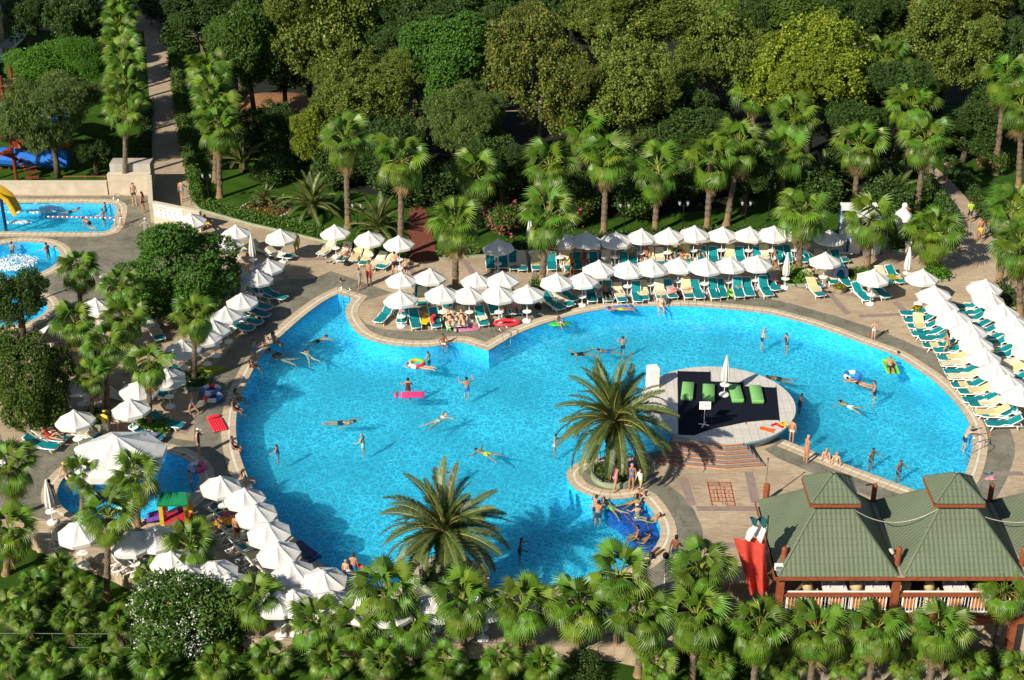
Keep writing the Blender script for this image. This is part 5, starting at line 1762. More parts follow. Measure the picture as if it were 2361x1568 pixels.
# floor, balustrade, beams
floor_m = M('restaurant_floor', (0.22, 0.12, 0.06), 0.6, var=0.3)
obj('floor', MB().box((nb * bayw / 2 + 0.1, depth_ / 2 + 0.2, fz - 0.09), (nb * bayw - 0.1, depth_ - 0.6, 0.2)), floor_m, pav)
obj('floor_beam', MB().box((nb * bayw / 2 + 0.1, fy0 - 0.05, fz - 0.33), (nb * bayw, 0.25, 0.26)), wood_red, pav)
for k in range(nb):
    xa = (fx0 if k == 0 else k * bayw) + 0.17
    xb = (k + 1) * bayw - 0.17
    obj('hand_rail', MB().box(((xa + xb) / 2, fy0, fz + 1.0), (xb - xa, 0.16, 0.14)), wood_red, pav)
    obj('rail_cap', MB().box(((xa + xb) / 2, fy0 + 0.12, fz + 1.09), (xb - xa, 0.06, 0.05)), white_paint, pav)
    obj('foot_rail', MB().box(((xa + xb) / 2, fy0, fz + 0.08), (xb - xa, 0.06, 0.05)), white_paint, pav)
    m_ = int((xb - xa) / 0.15)
    me_b = MB().box((0, 0, 0), (0.03, 0.03, 0.82)).mesh('baluster', white_paint)
    for i in range(m_):
        put('baluster', me_b, pav, loc=(xa + 0.08 + i * (xb - xa - 0.1) / m_, fy0, fz + 0.52))
    for i in range(5):
        xm = xa + (i + 0.5) * (xb - xa) / 5
        fr = obj('infill_panel', MB().box((xm, fy0 + 0.04, fz + 0.5), (0.55, 0.03, 0.5)), M('orange_board', (0.55, 0.16, 0.02), 0.6), pav)
        obj('panel_frame', MB().box((xm - 0.3, fy0 + 0.04, fz + 0.5), (0.05, 0.05, 0.7)).box((xm + 0.3, fy0 + 0.04, fz + 0.5), (0.05, 0.05, 0.7)), white_paint, fr)
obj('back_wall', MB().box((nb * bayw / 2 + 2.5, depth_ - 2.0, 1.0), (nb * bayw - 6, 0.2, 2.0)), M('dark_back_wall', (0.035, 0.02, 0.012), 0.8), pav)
# lower storey: dark bar behind the palms
obj('lower_wall', MB().box((nb * bayw / 2 + 0.2, 3.2, (lowz + fz) / 2 - 0.15), (nb * bayw, 0.2, fz - lowz - 0.35)), M('lower_plaster', (0.30, 0.22, 0.16), 0.85), pav)
obj('counter', MB().box((2.35 * bayw, 1.4, lowz + 0.55), (2.6, 0.6, 1.1)), orange_p, pav)
obj('counter_top', MB().box((2.35 * bayw, 1.4, lowz + 1.13), (2.8, 0.75, 0.06)), white_paint, pav)
tag(pav, 'open restaurant pavilion with green hipped roofs and red posts', 'pavilion')
# terrace floor at the foot of the lower storey
struct(obj('lower_terrace', MB().box((x0 + nb * bayw / 2, yf - 0.2, lowz - 0.08), (nb * bayw + 1.0, 5.0, 0.22)), gutter_m))
# cable slung over the roofs, floodlight, bell lamp
cz = ez + rise + 0.25
def sag(a_, b_, s_, n=10):
    return [a_.lerp(b_, i / n) - Vector((0, 0, s_ * 4 * (i / n) * (1 - i / n))) for i in range(n + 1)]
pc = [Vector((x0 + (k + 0.5) * bayw, yf + depth_ / 2 - 0.85, cz)) for k in range(nb)]
cab = sag(pc[0] + Vector((0.5, 0, 0)), pc[1] - Vector((0.5, 0, 0)), 1.0, 14) + sag(pc[1], pc[2], 1.0, 14)[1:]
tag(obj('roof_cable', MB().tube(cab, 0.022, 4), M('pale_cable', (0.45, 0.42, 0.34), 0.7)), 'pale cable slung across the green pavilion roofs', 'cable')
fdl = empty('floodlight', (x0 + 0.18, yf + 0.35, ez + 0.06))
obj('housing', MB().box((0, 0, 0.22), (0.36, 0.2, 0.24)), plastic_white, fdl)
obj('bracket', MB().tube([(0, 0, 0), (0.12, 0.1, 0.2)], 0.02, 4), black_iron, fdl)
obj('glass', MB().box((0, -0.105, 0.22), (0.28, 0.01, 0.17)), M('lamp_glass', (0.2, 0.22, 0.25), 0.1, spec=0.8), fdl)
tag(fdl, 'white floodlight on the front corner of the pavilion roof', 'floodlight')
bl = P(2070, 1265, ez)
bo = obj('round_lamp', MB().sphere((0, 0, 0.12), 0.16, 12, 8).lathe([(0.18, 0.1), (0.18, 0.14)], 12), M('cream_shade', (0.65, 0.60, 0.45), 0.4), loc=(x0 + bayw - 0.1, yf + 1.6, ez + 0.06), smooth=True)
tag(bo, 'small round cream lamp on the roof gutter', 'lamp')
# flag pole with drooping flag beside the pavilion
fp = P(1782, 1340)
fx = x0 - 0.55
flg = empty('hanging_banner', (fx, yf + 0.2, 0.0))
obj('pole', MB().tube([(0.05, 0, -0.02), (0.05, 0, 5.4)], 0.04, 8), steel, flg)
red_f = M('red_flag_cloth', (0.80, 0.10, 0.065), 0.75, col2=(0.70, 0.075, 0.05), scale=2, transl=0.35)
wht_f = M('white_flag_cloth', (0.80, 0.79, 0.76), 0.75, var=0.06, transl=0.3)
grn_f = M('teal_flag_cloth', (0.01, 0.10, 0.11), 0.75, transl=0.2)
def drape(z0, z1, w0, w1, shift0, shift1, n=14, m=9, seed=0):
    mb = MB()
    for j in range(m):
        t_ = j / (m - 1)
        z = z0 + (z1 - z0) * t_
        w_ = w0 + (w1 - w0) * t_
        for i in range(n):
            u = i / (n - 1)
            mb.v.append((shift0 + (shift1 - shift0) * t_ - w_ * (1 - u) * 1.0, 0.2 * math.sin(u * 11 + t_ * 3 + seed) * (0.4 + t_), z + 0.08 * math.sin(u * 5 + seed) * t_))
    mb.f = [(j * n + i, j * n + i + 1, (j + 1) * n + i + 1, (j + 1) * n + i) for j in range(m - 1) for i in range(n - 1)]
    return mb
obj('teal_stripe', drape(5.3, 4.95, 0.75, 0.6, 0, 0), grn_f, flg, smooth=True)
obj('white_stripe', drape(4.95, 4.2, 0.6, 0.85, 0, 0), wht_f, flg, smooth=True)
obj('red_field', drape(4.2, 1.3, 1.35, 0.85, 0, 0.4, n=20, m=14, seed=1), red_f, flg, smooth=True)
tag(flg, 'long red, white and teal flag hanging by the pavilion corner', 'flag')
# pole on the paving by the pavilion
pp = empty('parasol_socket_pole', (P(1762, 1158).x, P(1762, 1158).y, 0))
obj('sleeve', MB().lathe([(0.10, 0), (0.10, 1.0), (0.07, 1.08)], 10), wood_red, pp)
obj('pole', MB().tube([(0, 0, 1.0), (0, 0, 2.5)], 0.03, 6), steel, pp)
obj('cap', MB().sphere((0, 0, 2.52), 0.05, 8, 5), black_iron, pp)
tag(pp, 'thin metal pole in a red sleeve beside the pavilion roof', 'pole')

# white hut ---------------------------------------------------------------------
hp = P(1952, 586)
hx1 = P(2030, 584).x
hut = empty('white_hut', (hp.x, hp.y, 0))
hwid, hdep, hh = hx1 - hp.x, 3.0, 2.35
blue_t = M('blue_trim', (0.02, 0.06, 0.30), 0.5, var=0.2)
obj('wall', MB().box((hwid / 2, hdep / 2, hh / 2), (hwid, hdep, hh)), M('pale_blue_white_panel', (0.62, 0.68, 0.76), 0.5, var=0.1, scale=2), hut)
obj('roof', MB().box((hwid / 2, hdep / 2, hh + 0.05), (hwid + 0.16, hdep + 0.16, 0.1)), white_paint, hut)
for xx in (0.0, hwid * 0.42, hwid):
    obj('corner_trim', MB().box((xx, -0.02, hh / 2), (0.14, 0.06, hh)), blue_t, hut)
obj('corner_trim', MB().box((-0.02, hdep, hh / 2), (0.06, 0.14, hh)), blue_t, hut)
dr = obj('door', MB().box((hwid * 0.21, -0.03, 1.0), (0.72, 0.05, 1.95)), white_paint, hut)
obj('door_window', MB().box((hwid * 0.21 - 0.05, -0.062, 1.65), (0.22, 0.02, 0.14)), blk_ink, dr)
obj('handle', MB().box((hwid * 0.21 + 0.28, -0.075, 1.0), (0.04, 0.04, 0.14)), steel, dr)
d2 = obj('door', MB().box((hwid * 0.72, -0.03, 1.0), (0.72, 0.05, 1.95)), white_paint, hut)
tag(hut, 'white hut with blue corner trims at the back of the deck', 'hut')
# lamp posts -----------------------------------------------------------------------
def lamp_post(x, y, label):
    p = P(x, y)
    t_ = empty('garden_lamp', p)
    obj('post', MB().lathe([(0.09, 0), (0.05, 0.15), (0.035, 0.3), (0.03, 2.2), (0.05, 2.25)], 8), black_iron, t_)
    for s_ in (-1, 1):
        obj('arm', MB().tube([(0, 0, 2.15), (0.16 * s_, 0, 2.05), (0.28 * s_, 0, 2.15)], 0.018, 5), black_iron, t_)
        ln = obj('lantern', MB().lathe([(0.05, 2.15), (0.11, 2.38), (0.10, 2.42)], 6, (0.28 * s_, 0, 0)), M('lantern_glass', (0.5, 0.5, 0.48), 0.2, spec=0.7), t_)
        obj('lantern_cap', MB().lathe([(0.13, 2.42), (0.02, 2.52)], 6, (0.28 * s_, 0, 0)), black_iron, ln)
    tag(t_, label, 'lamp', 'garden lamps')
for x, y, l in ((483, 474, 'double garden lamp beside the first hedge palm'), (826, 545, 'double garden lamp behind the first back parasols'), (1438, 545, 'double garden lamp behind the middle of the back parasol row'), (1573, 540, 'double garden lamp right of the sixth lawn palm'), (1716, 540, 'double garden lamp near the eighth lawn palm'), (1772, 500, 'double garden lamp on the sunny lawn patch')):
    lamp_post(x, y, l)
# floodlight mast at the lower right pool lobe
fm = P(1532, 1345)
t_ = empty('floodlight_mast', (fm.x, fm.y, front_level(fm.x)))
zt = 2.4
obj('mast', MB().tube([(0, 0, 0), (0, 0, 0.5 - front_level(fm.x) + 0.9)], 0.03, 6), plastic_white, t_)
zz = 0.5 - front_level(fm.x) + 0.9
obj('arm', MB().tube([(-0.95, 0, zz), (0.05, 0, zz)], 0.03, 6), plastic_white, t_)
for xx in (-0.65, 0.0):
    obj('lamp_head', MB().sphere((xx, 0, zz + 0.16), 0.15, 10, 7).lathe([(0.14, zz + 0.08), (0.16, zz + 0.16)], 10, (xx, -0.05, 0)), black_iron, t_, smooth=True)
tag(t_, 'white mast with two black lamps at the dark-blue pool lobe', 'floodlight')
# wire fence and low wall of the lower garden
wf = empty('garden_fence', (0, 0, 0))
galv = M('galvanised_wire', (0.14, 0.15, 0.12), 0.6)
fa = [P(x, y, front_level(P(x, y).x) + 0.9) for x, y in ((-60, 1460), (300, 1462), (560, 1466), (860, 1478), (1200, 1482), (1560, 1486))]
obj('top_wire', MB().tube([tuple(p) for p in fa], 0.018, 4), galv, wf)
obj('low_wire', MB().tube([(p.x, p.y, p.z - 0.75) for p in fa], 0.012, 4), galv, wf)
for a_, b_ in zip(fa, fa[1:]):
    n_ = max(1, int((b_ - a_).length / 2.4))
    for i in range(n_):
        p = a_.lerp(b_, i / n_)
        obj('fence_post', MB().tube([(p.x, p.y, p.z - 1.1), (p.x, p.y, p.z + 0.02)], 0.03, 5), galv, wf)
tag(wf, 'low wire fence running through the lower garden', 'fence')
wf = empty('terrace_fence', (0, 0, 0))
grn = M('green_wire', (0.02, 0.09, 0.04), 0.5)
gz = front_level(34)
fa = [P(x, y, gz + 0.9) for x, y in ((2180, 1498), (2280, 1500), (2420, 1503))]
for dz in (0, -0.4, -0.85):
    obj('rail', MB().tube([(p.x, p.y, p.z + dz) for p in fa], 0.02, 4), grn, wf)
for x in range(2185, 2420, 42):
    p = P(x, 1499, gz + 0.9)
    obj('fence_post', MB().tube([(p.x, p.y, gz - 0.1), (p.x, p.y, gz + 0.92)], 0.025, 5), grn, wf)
tag(wf, 'green wire fence in front of the lower bar', 'fence')
p = P(2110, 1465, lowz + 0.8)
tt = empty('black_patio_table', (P(2120, 1492, lowz).x, P(2120, 1492, lowz).y + 0.3, lowz + 0.03))
obj('top', MB().lathe([(0.6, 0.68), (0.6, 0.72)], 20), black_iron, tt)
for a_ in (0.4, 2.5, 4.6):
    obj('leg', MB().tube([(0.1 * math.cos(a_), 0.1 * math.sin(a_), 0.7), (0.45 * math.cos(a_), 0.45 * math.sin(a_), 0)], 0.03, 5), black_iron, tt)
tag(tt, 'black round patio table by the lower bar', 'table')

# white pear-bodied bird figure beside the hut
bp_ = P(2075, 556)
bs = empty('bird_statue', (bp_.x, bp_.y, 0), -0.4)
obj('body', MB().lathe([(0.16, 0.0), (0.18, 0.4), (0.22, 0.75), (0.45, 1.25), (0.62, 1.7), (0.55, 2.05), (0.25, 2.3), (0.14, 2.45)], 20), plastic_white, bs, smooth=True)
obj('head', MB().sphere((0.03, 0, 2.62), 0.2, 12, 8), plastic_white, bs, smooth=True)
obj('beak', MB().tube([(0.12, 0, 2.58), (0.35, 0, 2.42), (0.4, 0, 2.3)], [0.08, 0.06, 0.02], 8), orange_p, bs, smooth=True)
obj('foot', MB().sphere((0.1, 0, 0.03), 0.16, 10, 5, (1.3, 1, 0.3)), plastic_white, bs, smooth=True)
tag(bs, 'tall white bird-like figure standing right of the hut', 'statue')

# bubbling water of the round pool and the chute splashes
foam = M('white_foam', (0.80, 0.86, 0.90), 0.6, var=0.1)
for nm, (fx_, fy_), (sx, sy), k in (('bubbling_foam', (36, 606), (1.5, 1.3), 1500), ('splash_foam', (70, 488), (2.0, 0.35), 500), ('splash_foam', (46, 512), (0.9, 0.3), 300)):
    p = P(fx_, fy_, -0.05)
    struct(put(nm, ball_leaves([(0, 0, 0.02, sx, sy, 0.06)], k, 0.10, foam, nm, shell=0.15), loc=p), 'stuff')
# ---------------------------------------------------------------- parasols and loungers
canvas = M('white_canvas', (0.75, 0.74, 0.71), 0.8, col2=(0.68, 0.67, 0.64), scale=1.5, rnd=0.03, transl=0.18, bump=0.25, bscale=3.0)
canvas_grey = M('off_white_canvas', (0.68, 0.68, 0.67), 0.8, col2=(0.58, 0.58, 0.57), scale=1.5, rnd=0.03, transl=0.2)  # slightly greyer canvas for the straps and the line beside the pine
teal = M('teal_sling', (0.0, 0.215, 0.235), 0.6, col2=(0.0, 0.18, 0.205), scale=3, rnd=0.12)
cream = M('cream_pad', (0.66, 0.60, 0.42), 0.85, col2=(0.56, 0.50, 0.33), scale=5, rnd=0.1, bump=0.3, bscale=9)
yellowp = M('pale_yellow_pad', (0.68, 0.57, 0.28), 0.85, col2=(0.58, 0.48, 0.23), scale=5, rnd=0.1, bump=0.3, bscale=9)

APEX, RIM, VAL, RAD = 2.38, 1.78, 1.62, 1.04
def panel_mesh():
    """One of the eight gores, from the vent ring to the scalloped valance."""
    mb = MB()
    h = math.pi / 8
    rows, cols = 5, 5
    for j in range(rows + 1):
        t = j / rows
        r = 0.10 + (RAD - 0.10) * t
        for i in range(cols):
            u = -1 + 2 * i / (cols - 1)
            a = h * u
            rr = r * math.cos(h) / math.cos(a) if abs(u) < 1 else r
            sag_ = 0.055 * (1 - u * u) * math.sin(math.pi * min(1, t * 0.9 + 0.05))
            z = APEX - 0.04 - (APEX - 0.04 - RIM) * (t ** 0.92) - sag_
            mb.v.append((rr * math.cos(a), rr * math.sin(a), z))
    for i in range(cols):
        u = -1 + 2 * i / (cols - 1)
        a = h * u
        rr = RAD * math.cos(h) / math.cos(a) if abs(u) < 1 else RAD
        mb.v.append((rr * math.cos(a) * 0.995, rr * math.sin(a) * 0.995, VAL - 0.02 * (1 - u * u)))
    n = cols
    mb.f = [(j * n + i, (j + 1) * n + i, (j + 1) * n + i + 1, j * n + i + 1) for j in range(rows + 1) for i in range(cols - 1)]
    return mb
PANEL = panel_mesh().mesh('canopy_panel', canvas)
PANEL_GREY = panel_mesh().mesh('canopy_panel', canvas_grey)
mb = MB()
for k in range(8):
    a = math.pi / 8 + k * math.pi / 4
    mb.bar((0.03 * math.cos(a), 0.03 * math.sin(a), APEX - 0.06), (RAD * 0.99 * math.cos(a), RAD * 0.99 * math.sin(a), RIM - 0.012), 0.016)
    mb.bar((0.03 * math.cos(a), 0.03 * math.sin(a), 1.75), (0.5 * math.cos(a), 0.5 * math.sin(a), 2.06), 0.012)
mb.lathe([(0.17, APEX - 0.075), (0.10, APEX - 0.012), (0.03, APEX + 0.02)], 10)
CANOPY = mb.mesh('canopy', canvas)
POLE = MB().tube([(0, 0, 0.05), (0, 0, APEX - 0.02)], 0.022, 8).mesh('pole', plastic_white)
BASE = MB().lathe([(0.27, 0.0), (0.28, 0.05), (0.24, 0.10), (0.08, 0.13), (0.05, 0.22)], 18).mesh('base', plastic_white)
TABLE = MB().lathe([(0.06, 0.60), (0.26, 0.64), (0.27, 0.67), (0.25, 0.68)], 18).lathe([(0.035, 0.5), (0.05, 0.62)], 8).mesh('tray_table', plastic_white)
FINIAL = MB().sphere((0, 0, APEX + 0.035), 0.03, 8, 5).mesh('finial', plastic_white)

def parasol(x, y, label, group=None, s=1.0, table=True, z0=0.0, greyer=False, tilt=None, base=True):
    """Open parasol whose peak is surveyed at (x, y)."""
    p = P(x, y, z0 + APEX * s)
    rg = random.Random(int(x * 3 + y * 7))
    t = empty('parasol', (p.x, p.y, z0 + 0.002), rg.uniform(0, 0.78), s)
    if tilt is None:
        tilt = (rg.uniform(-0.06, 0.06), rg.uniform(-0.06, 0.06))
    put('pole', POLE, t)
    put('base', BASE, t)
    if table:
        put('tray_table', TABLE, t)
    piv = Vector((0, 0, APEX))
    e = Euler((tilt[0], tilt[1], 0))
    loc = piv - e.to_matrix() @ piv
    c = put('canopy', CANOPY, t, loc=loc, rot=e)
    for k in range(8):
        put('canopy_panel', PANEL_GREY if greyer else PANEL, c, rot=(0, 0, k * math.pi / 4))
    put('finial', FINIAL, t)
    return tag(t, label, 'parasol', group)

mb = MB()
n = 16
prof = [(0.05, 2.42), (0.09, 2.2), (0.16, 1.7), (0.20, 1.2), (0.185, 0.95), (0.12, 0.88)]
for j, (r, z) in enumerate(prof):
    for i in range(n):
        a = 2 * math.pi * i / n
        rr = r * (1 + (0.22 if i % 2 else -0.12) * min(1, j / 2))
        mb.v.append((rr * math.cos(a), rr * math.sin(a), z))
for j in range(len(prof) - 1):
    for i in range(n):
        mb.f.append((j * n + i, (j + 1) * n + i, (j + 1) * n + (i + 1) % n, j * n + (i + 1) % n))
mb.lathe([(0.05, 2.42), (0.015, 2.5)], 8)
CLOSED = mb.mesh('folded_canopy', canvas)
STRAP = MB().lathe([(0.2, 1.28), (0.2, 1.33)], 14).mesh('strap', canvas_grey)
def closed_parasol(x, y, label, z0=0.0, table=True, s=1.0, group='folded parasols'):
    p = P(x, y, z0)
    t = empty('folded_parasol', (p.x, p.y, z0 + 0.002), random.uniform(0, 3), s)
    put('pole', POLE, t); put('base', BASE, t)
    if table:
        put('tray_table', TABLE, t)
    c = put('folded_canopy', CLOSED, t)
    put('strap', STRAP, c)
    return tag(t, label, 'parasol', group)

ROWS = {
    'back': ([(1292, 535.4), (1352, 535), (1420, 535.4), (1479.7, 527.7), (1542, 525.7), (1602, 521), (1667, 523), (1729.7, 523.5), (1785, 521.5), (1838, 518.8), (1914.6, 530)], '%s white parasol from the left in the back row along the dark hedge', 'parasols of the back row'),
    'mid': ([(1381, 600.7), (1449, 602), (1503, 598), (1565.8, 593.8), (1628, 595), (1684, 592.4), (1746.4, 589.6)], '%s white parasol from the left in the middle row by the pool curve', 'parasols of the middle row'),
    'clusterb': ([(925, 627), (992, 620), (1099, 629), (1158.6, 626.5)], '%s white parasol from the left in the rear line of the poolside cluster', 'parasols of the poolside cluster'),
    'clusterf': ([(922.5, 670), (1019.7, 657.6), (1081, 660), (1150, 659), (1215.6, 657.6), (1283.8, 630.4), (1343.6, 628.5)], '%s white parasol from the left in the front line of the poolside cluster', 'parasols of the poolside cluster'),
    'lawn': ([(646, 528.5), (771, 518.7), (850, 534), (919, 543.7)], '%s white parasol from the left along the sunny lawn kerb', 'parasols along the lawn kerb'),
    'colin': ([(2128.5, 621.5), (2155, 659.6), (2174.3, 689.6), (2202, 716), (2236.8, 743), (2253.5, 774), (2271.5, 803.5), (2299.3, 836), (2325.7, 865), (2354.9, 889)], '%s white parasol from the top in the inner column beside the pool curve', 'parasols of the inner column'),
    'colout': ([(2273, 645), (2284, 672), (2313, 700.7), (2338, 727.7), (2357.7, 756), (2378, 788)], '%s white parasol from the top in the outer column at the picture edge', 'parasols of the outer column'),
    'lowleft': ([(508, 1098.6), (562.6, 1126.4), (587.6, 1164.7), (616.7, 1206), (639, 1252), (672.5, 1296.5), (744.7, 1316)], '%s white parasol from the top along the lower pool edge', 'parasols along the lower pool edge'),
    'leftpool': ([(616.7, 597), (593, 623), (555.6, 677), (519.5, 707.6), (490, 738), (469.5, 757.6), (419.5, 784)], '%s white parasol from the top in the shaded line beside the round pine', 'parasols beside the round pine'),
}
for k, (pts, lab, grp) in ROWS.items():
    for i, (x, y) in enumerate(pts):
        parasol(x, y, lab % ORD[i], grp, random.uniform(0.95, 1.04), greyer=(k == 'leftpool'))
for x, y, l in ((439, 492, 'white parasol in front of the signboard wall'), (543, 519, 'white parasol right of the round pine top'), (522, 544, 'white parasol half hidden behind the round pine'), (1147.5, 551.5, 'lone white parasol with table at the lawn edge beside the red path'),
                (1903.5, 582, 'single white parasol on open paving left of the hut palm'), (2015.4, 621.5, 'single white parasol beside the clipped green planter'), (219.5, 688, 'grey shaded parasol behind the bubble pool palm'), (128, 741, 'shaded parasol over the tables by the small round pool'),
                (180, 867, 'white parasol behind the small palm by the olive pine'), (319, 879, 'white parasol half hidden by the shaggy flower-bed palm'), (383, 851, 'white parasol right behind the shaggy flower-bed palm'), (298.6, 920, 'sunlit parasol beside the man in yellow'), (169.5, 946, 'parasol in front of the olive pine'),
                (675, 1360.4, 'shaded parasol below the sixth lower pool edge parasol'), (767, 1366, 'white parasol nearest the two boys at the pool corner'), (831, 1376, 'white parasol half hidden under palm fronds at the pool corner'), (358, 1217.3, 'large shaded parasol below the playhouse'), (300, 1228, 'shaded parasol behind the tall lawn palm'),
                (394.5, 1272, 'shaded parasol behind the palm by the playhouse'), (178, 1205, 'shaded parasol at the wading pool railing'), (494.5, 1297, 'half shaded parasol left of the lower loungers'), (525, 1327, 'sunlit parasol above the white oleander'), (430, 1305, 'shaded parasol above the oleander, behind palm fronds'),
                (639, 1364, 'parasol behind the palm right of the oleander'), (1000, 1376, 'parasol hidden behind palm fronds below the lower great palm'), (1112, 1372, 'parasol glimpsed between wall palms right of the lower great palm'), (900, 1384, 'parasol glimpsed behind the third wall palm')):
    parasol(x, y, l, None, 1.0)
for x, y, l in ((1809, 664, 'folded parasol beside the square flower planter'), (2088, 651, 'folded parasol on the paving behind the deck corner palm'), (585, 620, 'folded parasol between the round pine and the cream lounger'), (563, 700, 'folded parasol among the shaded teal loungers'), (122, 1205, 'folded striped-white parasol left of the wading pool'), (4, 1070, 'folded parasol at the left picture edge'), (1222, 578, 'folded parasol behind the leaning fan palm')):
    closed_parasol(x, y, l)
closed_parasol(*K(1828, 405), 'folded parasol with tray table on the stage carpet', z0=sz + 0.026)

# great square canopy over the wading pool
gp = P(268, 1006, 3.6)
gc = empty('great_parasol', (gp.x, gp.y, -0.55))
gz_ = 0.55
hw2 = 2.35
mbp = []
apx = Vector((0, 0, 3.6 + gz_))
cs = [Vector((hw2 * math.cos(R(22.5 + 45 * k)), hw2 * math.sin(R(22.5 + 45 * k)), 2.55 + gz_)) * 1.0 for k in range(8)]
for k in range(8):
    a, b = cs[k], cs[(k + 1) % 8]
    mb = MB()
    rows = 5
    for j in range(rows + 1):
        t = j / rows
        for i in range(4):
            u = i / 3
            p = apx.lerp(a.lerp(b, u), t)
            p.z -= 0.10 * math.sin(math.pi * t) * math.sin(math.pi * u)
            mb.v.append(tuple(p))
    for i in range(4):
        p = a.lerp(b, i / 3)
        mb.v.append((p.x * 0.995, p.y * 0.995, p.z - 0.32))
    mb.f = [(j * 4 + i, (j + 1) * 4 + i, (j + 1) * 4 + i + 1, j * 4 + i + 1) for j in range(rows + 1) for i in range(3)]
    obj('canopy_panel', mb, canvas, gc)
obj('pole', MB().tube([(0, 0, 0), (0, 0, 3.6 + gz_)], 0.06, 8), plastic_white, gc)
mb = MB()
for k in range(8):
    mb.bar(apx - Vector((0, 0, 0.06)), cs[k] - Vector((0, 0, 0.03)), 0.03)
obj('ribs', mb, plastic_white, gc)
obj('base', MB().lathe([(0.5, 0.0), (0.5, 0.12), (0.1, 0.2)], 16), plastic_white, gc)
tag(gc, 'great white canopy parasol standing in the wading pool', 'parasol')

# sun loungers ------------------------------------------------------------------
def lounger_meshes():
    f = MB()
    for s in (-1, 1):
        f.tube([(-0.92, 0.29 * s, 0.30), (-0.5, 0.30 * s, 0.31), (0.0, 0.31 * s, 0.30), (0.45, 0.31 * s, 0.29), (0.8, 0.31 * s, 0.31), (0.98, 0.29 * s, 0.33)], [0.028, 0.034, 0.036, 0.036, 0.034, 0.03], 6)
        f.tube([(-0.62, 0.31 * s, 0.28), (-0.30, 0.325 * s, 0.40), (0.05, 0.325 * s, 0.42), (0.32, 0.31 * s, 0.29)], 0.024, 6)
    for x in (-0.9, -0.25, 0.35, 0.96):
        f.tube([(x, -0.29, 0.30), (x, 0.29, 0.30)], 0.022, 6)
    frame = f.mesh('frame', plastic_white, True)
    def leg(x, dx):
        return MB().tube([(x, 0, 0.29), (x + dx * 0.5, 0.01, 0.15), (x + dx, 0.02, 0.0)], [0.036, 0.032, 0.03], 6).mesh('leg', plastic_white, True)
    legs = [(leg(-0.62, -0.12), 0.29), (leg(-0.62, -0.12), -0.29), (leg(0.62, 0.14), 0.29), (leg(0.62, 0.14), -0.29)]
    legs = [(leg(-0.62, -0.12)), (leg(0.62, 0.14))]
    def slab(x0, x1, w, z, th, m, nm, ang=0.0, hinge=None, wave=0.0):
        mb = MB()
        k = 7
        for i in range(k):
            x = x0 + (x1 - x0) * i / (k - 1)
            zz = z + wave * math.sin(i * 1.7)
            for s in (-1, 1):
                mb.v.append((x, s * w / 2, zz)); mb.v.append((x, s * w / 2, zz + th))
        for i in range(k - 1):
            a = i * 4
            mb.f += [(a, a + 2, a + 6, a + 4), (a + 1, a + 5, a + 7, a + 3), (a, a + 4, a + 5, a + 1), (a + 2, a + 3, a + 7, a + 6)]
        mb.f += [(0, 1, 3, 2), ((k - 1) * 4, (k - 1) * 4 + 2, (k - 1) * 4 + 3, (k - 1) * 4 + 1)]
        if hinge is not None:
            c, s_ = math.cos(ang), math.sin(ang)
            mb.v = [(hinge + (x - hinge) * c + (zz - z) * s_, y, z - (x - hinge) * s_ + (zz - z) * c) for x, y, zz in mb.v]
        return mb.mesh(nm, m)
    H = -0.22
    out = {'frame': frame, 'legs': legs}
    out['seat'] = slab(H, 0.95, 0.56, 0.325, 0.03, teal, 'seat')
    for q, a in enumerate((8, 32, 52)):
        fr = MB()
        c, s_ = math.cos(R(a)), math.sin(R(a))
        e = (H - 0.78 * c, 0.33 + 0.78 * s_)
        for s in (-1, 1):
            fr.tube([(H, 0.30 * s, 0.33), (e[0], 0.28 * s, e[1])], 0.026, 6)
        fr.tube([(e[0], -0.28, e[1]), (e[0], 0.28, e[1])], 0.03, 6)
        fr.tube([((H + e[0]) / 2, -0.28, (0.33 + e[1]) / 2 - 0.02), ((H + e[0]) / 2, 0.28, (0.33 + e[1]) / 2 - 0.02)], 0.02, 6)
        fr.tube([((H + e[0]) / 2, 0, (0.33 + e[1]) / 2), (H - 0.62, 0, 0.30)], 0.018, 5)
        out['bf%d' % q] = fr.mesh('back_frame', plastic_white, True)
        out['b%d' % q] = slab(-0.98, H, 0.54, 0.325, 0.03, teal, 'backrest', R(a), H)
        out['pb%d' % q] = slab(-0.95, H, 0.52, 0.358, 0.035, cream, 'pad', R(a), H, 0.004)
    out['ps'] = slab(H + 0.01, 0.42, 0.54, 0.358, 0.04, cream, 'pad', wave=0.004)
    out['ps2'] = slab(H + 0.01, 0.92, 0.54, 0.358, 0.04, cream, 'pad', wave=0.004)
    out['pt'] = slab(0.05, 0.55, 0.60, 0.358, 0.03, yellowp, 'pad', wave=0.006)
    return out
LM = lounger_meshes()
for k in ('ps', 'ps2', 'pb0', 'pb1', 'pb2'):
    me = LM[k].copy()
    me.materials[0] = yellowp
    LM[k + 'y'] = me
LN = [0]
TEXT_COL = {'t': 'plain teal lounger', 'c': 'lounger with cream pad', 'y': 'lounger with yellow pad', 'h': 'lounger with folded pad'}
